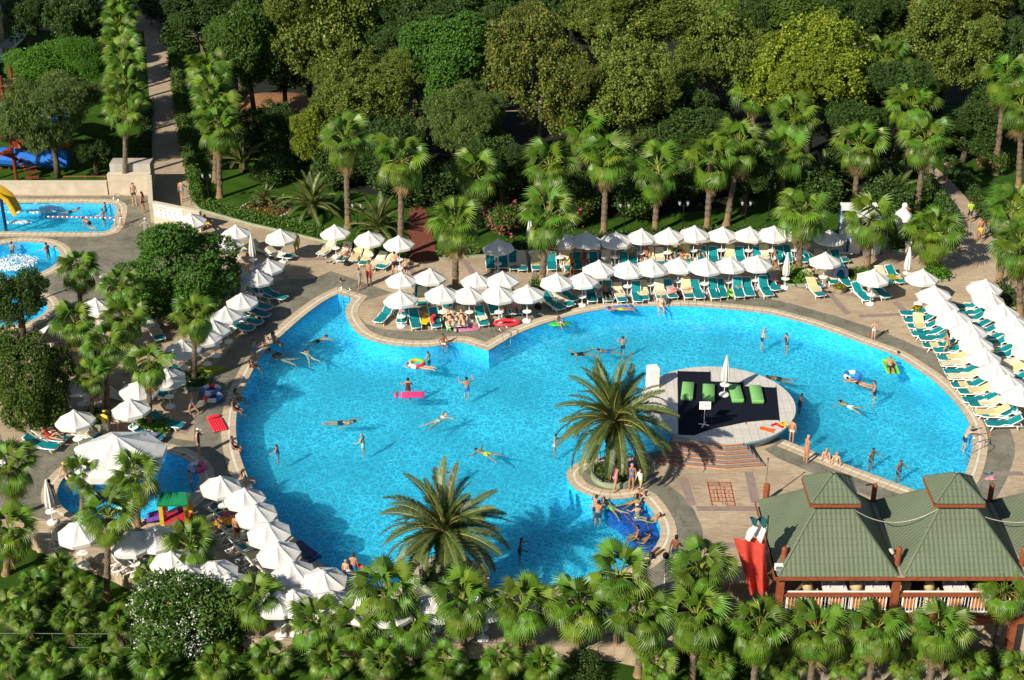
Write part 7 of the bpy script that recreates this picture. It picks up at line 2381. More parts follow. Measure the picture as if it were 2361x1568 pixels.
# restaurant tables and chairs seen under the eaves
wic = M('cream_wicker', (0.48, 0.38, 0.20), 0.7, var=0.2)
cloth = M('white_tablecloth', (0.75, 0.73, 0.70), 0.8, var=0.08)
def rest_table(u, label):
    t = empty('restaurant_table', (x0 + u, yf + 1.45, fz + 0.012))
    obj('top', MB().box((0, 0, 0.74), (0.95, 0.8, 0.04)), wood_red, t)
    for sx in (-0.4, 0.4):
        for sy in (-0.32, 0.32):
            obj('leg', MB().box((sx, sy, 0.36), (0.06, 0.06, 0.72)), wood_red, t)
    tag(t, label, 'table')
    c = empty('tablecloth', (x0 + u, yf + 1.45, fz + 0.012 + 0.762))
    obj('cloth', MB().box((0, 0, 0.004), (1.0, 0.85, 0.008)).box((0, -0.43, -0.13), (1.0, 0.012, 0.26)).box((-0.505, 0, -0.13), (0.012, 0.85, 0.26)).box((0.505, 0, -0.13), (0.012, 0.85, 0.26)), cloth, c)
    for sx, sy in ((-0.3, -0.2), (0.3, -0.2), (0.0, 0.2)):
        obj('napkin', MB().lathe([(0.07, 0.01), (0.01, 0.14)], 4, (sx, sy, 0)), white_paint, c)
    tag(c, label.replace('table', 'white cloth on the table'), 'tablecloth')
def rest_chair(u, v, rz_, label):
    t = empty('wicker_chair', (x0 + u, yf + v, fz + 0.012), rz_)
    obj('seat', MB().box((0, 0, 0.44), (0.46, 0.46, 0.06)), wic, t)
    obj('backrest', MB().tube([(-0.22, 0, 0.44), (-0.28, 0, 0.7), (-0.33, 0, 0.95), (-0.34, 0, 1.05)], [0.2, 0.24, 0.2, 0.08], 8), wic, t, scale=(1, 1, 1), smooth=True)
    for sx in (-0.19, 0.19):
        for sy in (-0.19, 0.19):
            obj('leg', MB().box((sx, sy, 0.205), (0.04, 0.04, 0.41)), wic, t)
    tag(t, label, 'chair')
for i, u in enumerate((0.55 * bayw, 0.9 * bayw, 1.55 * bayw, 2.3 * bayw)):
    rest_table(u, '%s table from the left behind the pavilion railing' % ORD[i])
for i, (u, v, a_) in enumerate(((0.38, 1.4, 0.0), (0.68, 1.4, math.pi), (0.77, 1.5, 0.0), (1.08, 1.4, math.pi), (1.38, 1.45, 0.0), (1.72, 1.4, math.pi), (2.12, 1.4, 0.0))):
    rest_chair(u * bayw, v, a_, '%s cream wicker chair from the left behind the pavilion railing' % ORD[i])

# bags left beside the loungers
BG = [('orange_cloth', 'orange'), ('navy_print_towel', 'dark blue'), ('white_towel', 'white'), ('pink_towel', 'pink'), ('black_iron', 'black')]
for i, (x, y) in enumerate(((1316, 600), (1386, 596), (1452, 598), (1518, 592), (1590, 588), (1652, 588), (1706, 590), (1409, 672), (1476, 672), (1531, 668), (1598, 664), (1652, 664), (1000, 712), (1090, 715), (1240, 712), (2218, 738), (2288, 842), (2244, 800), (610, 730), (800, 612))):
    p = P(x, y)
    t = empty('beach_bag', (p.x, p.y, 0.004), i * 1.3)
    m_ = MATS[BG[i % 5][0]]
    obj('bag_body', MB().box((0, 0, 0.15), (0.38, 0.2, 0.3), taper=0.85), m_, t)
    for s_ in (-1, 1):
        obj('handle', MB().tube([(-0.1, 0.06 * s_, 0.28), (-0.06, 0.07 * s_, 0.42), (0.06, 0.07 * s_, 0.42), (0.1, 0.06 * s_, 0.28)], 0.012, 4), m_, t)
    w_ = 'back row' if i < 7 else 'middle row' if i < 12 else 'poolside cluster' if i < 15 else 'inner column' if i < 18 else 'left loungers'
    k_ = i if i < 7 else i - 7 if i < 12 else i - 12 if i < 15 else i - 15 if i < 18 else i - 18
    tag(t, '%s beach bag, %s from the left among the %s' % (BG[i % 5][1], ORD[k_], w_), 'bag', 'beach bags beside the loungers')
# ---------------------------------------------------------------- people
def vec(*a):
    return Vector(a).normalized()
def dv(az, el):
    """direction from heading (0 = ahead, 90 = to the left) and elevation, degrees"""
    return Vector((math.cos(R(az)) * math.cos(R(el)), math.sin(R(az)) * math.cos(R(el)), math.sin(R(el))))

DN = dv(0, -90)
POSES = {
    'stand': dict(t=dv(0, 88), h=dv(0, 84), ua=(dv(100, -80), dv(-100, -80)), fa=(dv(20, -78), dv(-20, -78)), th=(dv(60, -87), dv(-60, -87)), sh=(dv(180, -88), dv(180, -88))),
    'hips': dict(t=dv(0, 88), h=dv(0, 84), ua=(dv(115, -50), dv(-115, -50)), fa=(dv(-60, -35), dv(60, -35)), th=(dv(80, -83), dv(-80, -83)), sh=(dv(180, -88), dv(180, -88))),
    'walk': dict(t=dv(0, 84), h=dv(0, 82), ua=(dv(160, -68), dv(-20, -62)), fa=(dv(170, -74), dv(0, -35)), th=(dv(0, -66), dv(180, -76)), sh=(dv(180, -84), dv(180, -58))),
    'phone': dict(t=dv(0, 88), h=dv(0, 80), ua=(dv(30, -60), dv(-100, -82)), fa=(dv(-30, 55), dv(-20, -80)), th=(dv(60, -87), dv(-40, -84)), sh=(dv(180, -88), dv(180, -86))),
    'face': dict(t=dv(0, 88), h=dv(0, 70), ua=(dv(40, -45), dv(-40, -45)), fa=(dv(-50, 60), dv(50, 60)), th=(dv(60, -87), dv(-60, -87)), sh=(dv(180, -88), dv(180, -88))),
    'sit': dict(t=dv(180, 78), h=dv(0, 75), ua=(dv(60, -60), dv(-60, -60)), fa=(dv(-10, -40), dv(10, -40)), th=(dv(12, -8), dv(-12, -8)), sh=(dv(0, -80), dv(0, -78))),
    'sitback': dict(t=dv(180, 72), h=dv(0, 82), ua=(dv(140, -70), dv(-140, -70)), fa=(dv(150, -76), dv(-150, -76)), th=(dv(14, -6), dv(-14, -6)), sh=(dv(0, -70), dv(0, -84))),
    'recline': dict(t=dv(180, 38), h=dv(180, 58), ua=(dv(60, -35), dv(-60, -35)), fa=(dv(10, 5), dv(-10, 5)), th=(dv(8, 8), dv(-8, 4)), sh=(dv(2, -10), dv(-2, -6))),
    'knees': dict(t=dv(180, 42), h=dv(180, 62), ua=(dv(70, -35), dv(-70, -35)), fa=(dv(10, 0), dv(-10, 0)), th=(dv(8, 38), dv(-8, 6)), sh=(dv(2, -42), dv(-2, -6))),
    'swim': dict(t=dv(0, 12), h=dv(0, 42), ua=(dv(35, 2), dv(-35, 2)), fa=(dv(60, -15), dv(-60, -15)), th=(dv(168, -8), dv(192, -4)), sh=(dv(158, -6), dv(206, 2))),
    'crawl': dict(t=dv(0, 4), h=dv(0, 14), ua=(dv(20, 12), dv(-150, -10)), fa=(dv(0, -8), dv(-170, -20)), th=(dv(174, -4), dv(186, 2)), sh=(dv(176, 0), dv(184, 4))),
    'float': dict(t=dv(0, 5), h=dv(0, 20), ua=(dv(80, 2), dv(-80, 2)), fa=(dv(60, 0), dv(-60, 0)), th=(dv(160, -4), dv(200, -4)), sh=(dv(160, 0), dv(200, 0))),
    'wade': dict(t=dv(0, 84), h=dv(0, 80), ua=(dv(60, -48), dv(-75, -62)), fa=(dv(30, -6), dv(10, -20)), th=(dv(60, -84), dv(-60, -84)), sh=(dv(180, -86), dv(180, -86))),
    'wadeup': dict(t=dv(0, 86), h=dv(0, 80), ua=(dv(70, -10), dv(-70, -10)), fa=(dv(0, 60), dv(0, 62)), th=(dv(60, -84), dv(-60, -84)), sh=(dv(180, -86), dv(180, -86))),
    'lying': dict(t=dv(0, 4), h=dv(0, 22), ua=(dv(40, -4), dv(-40, -4)), fa=(dv(-50, 2), dv(50, 2)), th=(dv(176, -2), dv(184, -2)), sh=(dv(178, 2), dv(182, 2))),
    'hold': dict(t=dv(0, 76), h=dv(0, 70), ua=(dv(20, 2), dv(-20, 2)), fa=(dv(5, 8), dv(-5, 8)), th=(dv(60, -84), dv(-60, -84)), sh=(dv(180, -80), dv(180, -80))),
    'kneel': dict(t=dv(0, 25), h=dv(0, 40), ua=(dv(0, -80), dv(0, -75)), fa=(dv(0, -85), dv(0, -88)), th=(dv(0, -82), dv(180, -70)), sh=(dv(180, -5), dv(180, -15))),
    'look': dict(t=dv(0, 86), h=dv(0, 82), ua=(dv(50, -35), dv(-50, -30)), fa=(dv(-40, 70), dv(40, 72)), th=(dv(60, -87), dv(-60, -87)), sh=(dv(180, -88), dv(180, -88))),
}
BODY = {}
def body_of(pose):
    if pose in BODY:
        return BODY[pose]
    q = POSES[pose]
    T_, Hd = q['t'].normalized(), q['h'].normalized()
    S = Vector((0, 1, 0))
    front = S.cross(T_)
    V, E, Rd, roots = [], [], [], []
    def add(p, r, par=None, root=False):
        V.append(Vector(p)); Rd.append(r if isinstance(r, tuple) else (r, r))
        i = len(V) - 1
        if par is not None:
            E.append((par, i))
        if root:
            roots.append(i)
        return i
    segs = []
    pel = add((0, 0, 0), (0.135, 0.105), None, True)
    sp = add(T_ * 0.17, (0.118, 0.092), pel)
    ch = add(T_ * 0.36, (0.145, 0.108), sp)
    nk = add(T_ * 0.50, 0.056, ch)
    hb = add(V[nk] + Hd * 0.07 + front * 0.01, 0.062, nk)
    hm = add(V[nk] + Hd * 0.16 + front * 0.015, 0.094, hb)
    ht = add(V[nk] + Hd * 0.245, 0.066, hm)
    segs += [('torso', V[pel], V[ch]), ('chest', V[ch], V[nk]), ('head', V[hb], V[ht]), ('pelvis', V[pel] - T_ * 0.06, V[pel])]
    for k, s in ((0, 1), (1, -1)):
        side = 'l' if s > 0 else 'r'
        sh_ = add(V[ch] + T_ * 0.075 + S * s * 0.165, 0.058, ch)
        el = add(V[sh_] + q['ua'][k] * 0.28, 0.043, sh_)
        wr = add(V[el] + q['fa'][k] * 0.25, (0.033, 0.026), el)
        pm = add(V[wr] + q['fa'][k] * 0.075, (0.042, 0.02), wr)
        segs += [('uarm' + side, V[sh_], V[el]), ('farm' + side, V[el], V[wr]), ('hand' + side, V[wr], V[pm] + q['fa'][k] * 0.1)]
        d = q['fa'][k]
        wide = d.cross(Vector((0.3, s, 0.2))).normalized()
        curl = d.cross(wide).normalized()
        for f_, ln in zip((-1.5, -0.5, 0.5, 1.5), (0.062, 0.078, 0.084, 0.072)):
            b = add(V[pm] - d * 0.01 + wide * f_ * 0.019, 0.0095, None, True)
            m1 = add(V[b] + d * ln * 0.55 + curl * 0.006, 0.0088, b)
            add(V[m1] + (d * 0.8 + curl * 0.5).normalized() * ln * 0.5, 0.0075, m1)
        b = add(V[wr] + d * 0.03 + wide * -0.02, 0.0115, None, True)
        m1 = add(V[b] + (d * 0.6 - wide * 0.8).normalized() * 0.035, 0.0105, b)
        add(V[m1] + (d * 0.95 - wide * 0.3).normalized() * 0.03, 0.009, m1)
        hp_ = add(V[pel] - T_ * 0.05 + S * s * 0.085, 0.092, pel)
        kn = add(V[hp_] + q['th'][k] * 0.42, 0.058, hp_)
        cf = add(V[kn] + q['sh'][k] * 0.13 - (S.cross(q['sh'][k]) * 0.0), 0.055, kn)
        an = add(V[kn] + q['sh'][k] * 0.41, 0.036, cf)
        fd = S.cross(q['sh'][k]) * -1
        if fd.x < -0.2:
            fd = -fd
        if pose in ('swim', 'crawl', 'float', 'lying'):
            fd = (q['sh'][k] * 0.8 + Vector((0, 0, -0.5))).normalized()
        to = add(V[an] + fd * 0.15 + q['sh'][k] * 0.04, (0.04, 0.022), an)
        segs += [('thigh' + side, V[hp_], V[kn]), ('shin' + side, V[kn], V[an]), ('foot' + side, V[an], V[to])]
    me = bpy.data.meshes.new('skel')
    me.from_pydata([tuple(v) for v in V], E, [])
    o = bpy.data.objects.new('skel', me)
    COL.objects.link(o)
    sk = o.modifiers.new('skin', 'SKIN')
    sk.use_smooth_shade = True
    lay = me.skin_vertices[0].data if me.skin_vertices else None
    if lay is None:
        bpy.context.view_layer.update()
        lay = me.skin_vertices[0].data
    for i, r in enumerate(Rd):
        lay[i].radius = r
        lay[i].use_root = i in roots
    ss = o.modifiers.new('sub', 'SUBSURF')
    ss.levels = ss.render_levels = 1
    dg = bpy.context.evaluated_depsgraph_get()
    out = bpy.data.meshes.new_from_object(o.evaluated_get(dg))
    bpy.data.objects.remove(o)
    vs = [v.co.copy() for v in out.vertices]
    fs = [tuple(p.vertices) for p in out.polygons]
    bpy.data.meshes.remove(out)
    # nose and ears grow out of the head
    mb = MB(); mb.v = [tuple(v) for v in vs]; mb.f = list(fs)
    hc = V[hm]
    fr = S.cross(Hd).normalized()
    if fr.dot(front) < 0:
        fr = -fr
    mb.tube([hc + fr * 0.07 + Hd * 0.02, hc + fr * 0.10 - Hd * 0.025, hc + fr * 0.085 - Hd * 0.035], [0.010, 0.016, 0.008], 5)
    for s in (-1, 1):
        mb.sphere(hc + S * s * 0.088 - Hd * 0.01, 0.026, 6, 4, (0.7, 0.4, 1.0))
    lo = min(v[2] for v in mb.v)
    # which limb each face belongs to
    lab = []
    for f in fs:
        c = sum((vs[i] for i in f), Vector()) / len(f)
        best, bn, bt_ = 1e9, '', 0
        for nm, a, b in segs:
            ab = b - a
            t_ = max(0, min(1, (c - a).dot(ab) / max(1e-9, ab.length_squared)))
            d_ = (a + ab * t_ - c).length
            if nm == 'head':
                d_ -= 0.03
            if d_ < best:
                best, bn, bt_ = d_, nm, t_
        lab.append((bn, bt_, c))
    nrm = [Vector() for _ in vs]
    for f in fs:
        a, b, c = vs[f[0]], vs[f[1]], vs[f[2]]
        n_ = (b - a).cross(c - a)
        for i in f:
            nrm[i] += n_
    for n_ in nrm:
        if n_.length > 0:
            n_.normalize()
    B = dict(v=vs, f=fs, mb=mb, lab=lab, nrm=nrm, lo=lo, T=T_, Hd=Hd, hc=hc, fr=fr, nk=V[nk], cache={}, meshes={}, S=S, front=front, feet=None)
    BODY[pose] = B
    return B

def garment(pose, kind):
    B = body_of(pose)
    if kind in B['cache']:
        return B['cache'][kind]
    pick = []
    off = 0.009
    for (nm, t_, c), f in zip(B['lab'], B['f']):
        k = False
        if kind == 'trunks':
            k = nm == 'pelvis' or (nm == 'torso' and t_ < 0.12) or (nm.startswith('thigh') and t_ < 0.42)
        elif kind == 'shorts':
            k = nm == 'pelvis' or (nm == 'torso' and t_ < 0.15) or (nm.startswith('thigh') and t_ < 0.8)
        elif kind == 'brief':
            k = nm == 'pelvis' or (nm == 'torso' and t_ < 0.05) or (nm.startswith('thigh') and t_ < 0.10)
        elif kind == 'bikini_top':
            k = (nm == 'torso' and t_ > 0.78) or (nm == 'chest' and t_ < 0.12)
        elif kind == 'swimsuit':
            k = nm in ('pelvis', 'torso') or (nm == 'chest' and t_ < 0.25) or (nm.startswith('thigh') and t_ < 0.08)
        elif kind == 'shirt':
            k = nm in ('torso', 'chest') or (nm == 'pelvis') or (nm.startswith('uarm') and t_ < 0.75)
            off = 0.016
        elif kind == 'dress':
            k = nm in ('torso', 'chest', 'pelvis') or (nm.startswith('uarm') and t_ < 0.4) or (nm.startswith('thigh') and t_ < 0.75)
            off = 0.022
        elif kind == 'hair':
            r_ = c - B['hc']
            k = nm == 'head' and (r_.dot(B['Hd']) > 0.035 or (r_.dot(B['fr']) < 0.005 and r_.dot(B['Hd']) > -0.07))
            off = 0.014
        elif kind == 'cap':
            r_ = c - B['hc']
            k = nm == 'head' and r_.dot(B['Hd']) > 0.03
            off = 0.024
        if k:
            pick.append(f)
    mp, mb = {}, MB()
    for f in pick:
        g_ = []
        for i in f:
            if i not in mp:
                mp[i] = len(mb.v)
                mb.v.append(tuple(B['v'][i] + B['nrm'][i] * off))
            g_.append(mp[i])
        mb.f.append(tuple(g_))
    if kind == 'hair_long':
        pass
    if kind == 'cap':
        c = B['hc'] + B['Hd'] * 0.05
        mb.add([c + B['fr'] * 0.09 + B['S'] * 0.07, c + B['fr'] * 0.19 + B['S'] * 0.045 - B['Hd'] * 0.02, c + B['fr'] * 0.19 - B['S'] * 0.045 - B['Hd'] * 0.02, c + B['fr'] * 0.09 - B['S'] * 0.07], [(0, 1, 2, 3)])
    B['cache'][kind] = mb
    return mb

def long_hair(pose):
    B = body_of(pose)
    p0 = B['hc'] - B['fr'] * 0.075 + B['Hd'] * 0.02
    p1 = B['hc'] - B['fr'] * 0.105 - B['Hd'] * 0.09
    p2 = B['nk'] - B['front'] * 0.10 - B['T'] * 0.10
    return MB().tube([p0, p1, p2, p2 - B['T'] * 0.12], [0.05, 0.065, 0.05, 0.015], 7)

SK = {'a': M('tanned_skin', (0.46, 0.23, 0.13), 0.5, var=0.12, spec=0.35), 'b': M('light_skin', (0.58, 0.34, 0.22), 0.5, var=0.12, spec=0.35), 'c': M('brown_skin', (0.30, 0.13, 0.07), 0.45, var=0.12, spec=0.4), 'd': M('deep_brown_skin', (0.16, 0.07, 0.04), 0.45, var=0.12, spec=0.4)}
HR = {'k': M('black_hair', (0.010, 0.008, 0.007), 0.45, var=0.2), 'n': M('brown_hair', (0.05, 0.025, 0.012), 0.5, var=0.2), 'y': M('blond_hair', (0.42, 0.28, 0.11), 0.5, var=0.2), 'g': M('grey_hair', (0.35, 0.33, 0.30), 0.6, var=0.2)}
CL = {k: M('cloth_' + k, c, 0.8, var=0.12) for k, c in {'navy': (0.012, 0.02, 0.07), 'black': (0.012, 0.012, 0.013), 'blue': (0.02, 0.16, 0.55), 'red': (0.50, 0.03, 0.03), 'white': (0.80, 0.78, 0.74), 'pink': (0.65, 0.28, 0.33), 'lime': (0.35, 0.55, 0.05), 'grey': (0.26, 0.27, 0.22), 'yellow': (0.75, 0.55, 0.05), 'cyan': (0.05, 0.40, 0.60), 'coral': (0.70, 0.20, 0.16), 'olive': (0.30, 0.33, 0.04), 'maroon': (0.14, 0.02, 0.025), 'orange': (0.75, 0.25, 0.02)}.items()}

def person(x, y, pose, heading, label, skin='a', hair='k', wear=(('trunks', 'navy'),), s=1.0, z=0.0, seat=None, long=False, cap=None, dx=0.0, world=None):
    """z: height of the feet (standing) or, with seat, of the hip joint."""
    B = body_of(pose)
    zr = z - B['lo'] * s if seat is None else seat
    ref = z if seat is None else seat
    p = world if world is not None else P(x, y, ref)
    t = empty('person', (p.x, p.y, zr), R(heading), s)
    def part(name, mb, mat, sm=True, ck=None):
        key = (name, ck or mat.name)
        if key not in B['meshes']:
            B['meshes'][key] = mb.mesh(name, mat, sm)
        return put(name, B['meshes'][key], t)
    bd = part('body', B['mb'], SK[skin])
    part('hair', garment(pose, 'hair'), HR[hair])
    if long:
        part('long_hair', long_hair(pose), HR[hair])
    # eyes and mouth
    e = MB()
    for sgn in (-1, 1):
        e.sphere(B['hc'] + B['fr'] * 0.086 + B['S'] * sgn * 0.033 + B['Hd'] * 0.012, 0.011, 6, 4)
    part('eyes', e, blk_ink)
    m_ = B['hc'] + B['fr'] * 0.083 - B['Hd'] * 0.058
    part('mouth', MB().tube([m_ - B['S'] * 0.022, m_ + B['fr'] * 0.006, m_ + B['S'] * 0.022], 0.007, 4), CL['coral'])
    for k, c in wear:
        part(k, garment(pose, k), CL[c])
    if cap:
        part('cap', garment(pose, 'cap'), CL[cap])
    return tag(t, label, 'person')

BK = (('brief', 'white'), ('bikini_top', 'white'))
def bikini(c):
    return (('brief', c), ('bikini_top', c))
TR = lambda c: (('trunks', c),)
# heading: 0 = to the right of the picture, 90 = away from the camera, -90 = towards it
person(311, 474, 'stand', -60, 'man in dark briefs standing by the lane pool corner', 'b', 'n', (('brief', 'navy'),), 1.04)
person(332, 491, 'stand', 160, 'woman in dark bikini facing the man by the lane pool', 'a', 'k', bikini('black'), 0.96, long=True)
person(281, 520, 'stand', 200, 'child in blue trunks on the lane pool coping', 'a', 'n', TR('blue'), 0.72)
person(340, 556, 'hips', 90, 'man in grey shirt and cap with hands on hips', 'b', 'g', (('shirt', 'grey'), ('shorts', 'grey')), 1.0, cap='white')
person(89, 692, 'phone', -40, 'boy in black briefs walking past the small round pool', 'a', 'k', (('brief', 'black'),), 0.98)
person(421, 463, 'walk', 80, 'woman in turquoise bikini walking up the path', 'a', 'k', bikini('cyan'), 0.96)
person(685, 587, 'stand', -80, 'woman in a yellow-green dress beside the cream lounger', 'a', 'n', (('dress', 'olive'),), 0.98, long=True)
person(829, 667, 'walk', -120, 'girl in a grey dress beside the man in red shorts', 'a', 'y', (('dress', 'grey'),), 0.95, long=True)
person(852, 658, 'stand', -100, 'man in long red shorts near the pool notch', 'a', 'k', (('shorts', 'red'),), 1.05)
person(911, 634, 'hips', 95, 'man in navy trunks behind the poolside cluster', 'b', 'n', TR('navy'), 0.98)
person(936, 640, 'stand', 100, 'child half hidden behind the cluster parasol', 'b', 'y', TR('navy'), 0.8)
person(1318, 636, 'walk', -150, 'man in dark trunks walking between the lounger rows', 'c', 'k', TR('black'), 0.98)
person(1345, 624, 'stand', 120, 'woman in purple standing between the lounger rows', 'c', 'k', (('swimsuit', 'maroon'),), 0.95)
person(1785, 622, 'walk', 175, 'woman in white top walking left of the square planter', 'c', 'k', (('swimsuit', 'white'),), 0.98)
person(2013, 783, 'face', -95, 'girl in white bikini covering her face on the coping', 'b', 'y', BK, 0.74)
person(2180, 821, 'walk', 175, 'woman in green bikini walking beside the inner column', 'a', 'k', bikini('lime'), 0.95, long=True)
person(1856, 1068, 'phone', 20, 'man in coral shorts standing at the stage side of the pool', 'a', 'g', (('trunks', 'coral'),), 1.0)
person(1824, 1021, 'stand', 60, 'girl in white briefs standing at the pool corner by the stage', 'a', 'n', (('brief', 'white'),), 0.85)
person(1906, 1056, 'sitback', 65, 'blond woman sitting on the coping left of her friend', 'b', 'y', BK, 0.93, seat=0.13, long=True)
person(1928, 1064, 'sitback', 75, 'fair-haired woman sitting on the coping right of her friend', 'b', 'y', BK, 0.9, seat=0.13)
person(460, 1050, 'phone', -10, 'woman in dark swimsuit and white cap on the grey paving', 'b', 'n', (('swimsuit', 'navy'),), 0.97, cap='white')
person(446, 957, 'walk', 170, 'woman in blue patterned bikini and hat near the swim rings', 'a', 'n', bikini('blue'), 0.96, cap='blue')
person(247, 1011, 'stand', 60, 'man in yellow shirt, white shorts and yellow cap', 'b', 'n', (('shirt', 'yellow'), ('shorts', 'white')), 1.0, cap='yellow')
person(278, 1004, 'phone', 150, 'woman in pale bikini talking beside the man in yellow', 'a', 'k', bikini('white'), 0.96)
person(153, 1096, 'sitback', -35, 'man in yellow cap sitting at the wading pool edge', 'b', 'n', (('brief', 'black'),), 1.0, seat=0.13, cap='yellow')
person(122, 1174, 'phone', 85, 'dark-haired man in black trunks behind the folded parasol', 'c', 'k', (('shorts', 'black'),), 1.0)
person(443, 1135, 'stand', 180, 'child standing in the wading pool', 'a', 'k', (('brief', 'white'),), 0.78, z=-0.53)
person(362, 1160, 'wade', -30, 'child with orange armbands in the wading pool', 'a', 'k', (('swimsuit', 'orange'),), 0.6, z=-0.53)
person(538, 1030, 'sit', 0, 'person sitting hunched on the curved coping beside the red mattress', 'a', 'n', TR('black'), 0.9, seat=0.13)
person(568, 1105, 'sitback', 25, 'dark-haired woman in white sitting on the lower curved coping', 'b', 'n', BK, 0.9, seat=0.13, long=True)
person(548, 918, 'sit', 5, 'girl with long dark hair sitting on the coping, farther of two', 'c', 'k', bikini('black'), 0.88, seat=0.13, long=True)
person(541, 942, 'sit', -5, 'girl with long dark hair sitting on the coping, nearer of two', 'c', 'k', bikini('navy'), 0.92, seat=0.13, long=True)
person(583, 844, 'sit', 10, 'boy sitting on the coping above the seated girls', 'c', 'k', TR('navy'), 0.82, seat=0.13)
person(588, 829, 'stand', -20, 'boy in blue trunks standing on the coping by the red sandals', 'a', 'k', TR('blue'), 0.8)
person(634, 788, 'sit', -10, 'brown-haired woman sitting on the coping above the swimmers', 'a', 'n', bikini('black'), 0.92, seat=0.13, long=True)
person(1417, 1132, 'walk', 60, 'girl in pink swimsuit stepping beside the great palm planter', 'a', 'n', (('swimsuit', 'pink'),), 0.92)
person(1455, 1129, 'stand', -95, 'girl with pink headscarf in the middle of the three by the planter', 'a', 'n', bikini('blue'), 0.92, cap='pink', long=True)
person(1476, 1131, 'walk', -120, 'girl with lime shorts and pink cap at the right of the three', 'b', 'n', (('shirt', 'white'), ('trunks', 'lime')), 0.76, cap='pink')
person(1524, 704, 'sit', -90, 'woman in white bikini sitting at the far coping, feet in water', 'b', 'y', BK, 0.95, seat=0.13)
person(1022, 791, 'sit', -70, 'boy in white shorts sitting on the coping by the pink mattress', 'c', 'k', TR('white'), 0.85, seat=0.13)
person(1288, 742, 'sit', -40, 'boy riding the green float', 'a', 'k', TR('white'), 0.75, seat=0.16)
person(1428, 712, 'lying', 180, 'person lying on the blue air mattress', 'a', 'k', TR('lime'), 0.95, seat=0.2)
person(549, 1255, 'stand', 60, 'man in maroon trunks standing among the lower edge loungers', 'a', 'k', (('trunks', 'maroon'),), 1.0)
person(799, 1346, 'stand', 70, 'younger boy with dark trunks at the lower pool corner', 'b', 'y', TR('navy'), 0.78)
person(817, 1340, 'stand', 80, 'taller boy wearing a swim ring at the lower pool corner', 'a', 'n', TR('blue'), 0.9)
person(2220, 1046, 'hold', 5, 'man holding the ladder rails in the water', 'b', 'g', TR('navy'), 1.05, z=-1.15)
person(1497, 1284, 'lying', -130, 'sunbather lying face down on the coping of the dark-blue lobe', 'c', 'k', (('brief', 'yellow'),), 1.0, seat=0.12)
person(1554, 1306, 'walk', 60, 'dark-tanned man in black trunks at the palm by the dark-blue lobe', 'd', 'k', (('shorts', 'navy'),), 1.02)
# swimmers
WS = -0.06
SW = [(788, 975, 'crawl', 3, 'swimmer in navy trunks gliding to the right', 'a', 'k', TR('navy'), 1.05), (1009, 971, 'swim', 40, 'pale swimmer with light hair near the pool middle', 'b', 'y', BK, 1.0), (1120, 1046, 'float', 150, 'swimmer on his back in yellow trunks', 'a', 'n', TR('yellow'), 0.95), (1342, 816, 'float', 200, 'woman swimming with arms spread, left of three', 'a', 'k', (('swimsuit', 'black'),), 0.95),
      (1400, 810, 'swim', 195, 'swimmer in blue between the two others', 'a', 'k', TR('blue'), 0.95), (734, 786, 'swim', 30, 'boy swimming towards the notch', 'a', 'k', TR('black'), 0.9), (653, 829, 'swim', 170, 'swimmer beside the crowded pool edge', 'a', 'n', TR('grey'), 0.95), (1794, 874, 'crawl', 160, 'swimmer rounding the far side of the stage', 'c', 'k', TR('black'), 0.95), (1958, 937, 'swim', 150, 'girl swimming in two-tone suit near the pool middle right', 'a', 'k', TR('white'), 0.9),
      (1978, 882, 'lying', 145, 'girl lying across the blue and white ring', 'a', 'k', bikini('black'), 1.0), (966, 845, 'lying', 165, 'man lying across the yellow and green ring', 'b', 'n', TR('grey'), 1.0), (1412, 1172, 'swim', 130, 'girl in lime bikini swimming to the dark-blue lobe', 'a', 'k', bikini('lime'), 0.9), (1455, 1160, 'swim', 30, 'swimmer in orange at the edge of the dark-blue lobe', 'a', 'k', TR('orange'), 0.9), (164, 488, 'swim', 20, 'swimmer at the far lane of the lane pool', 'a', 'k', TR('navy'), 0.9), (712, 822, 'swim', 120, 'swimmer with face under water near the left edge', 'b', 'n', TR('grey'), 0.9), (640, 816, 'swim', 160, 'dark-haired swimmer near the coping steps', 'a', 'k', TR('navy'), 0.9)]
for x, y, pz, hd, l, sk_, hr, w_, s_ in SW:
    up = 0.20 if pz == 'lying' else 0.0
    person(x, y, pz, hd, l, sk_, hr, w_, s_, seat=WS - 0.13 + up)
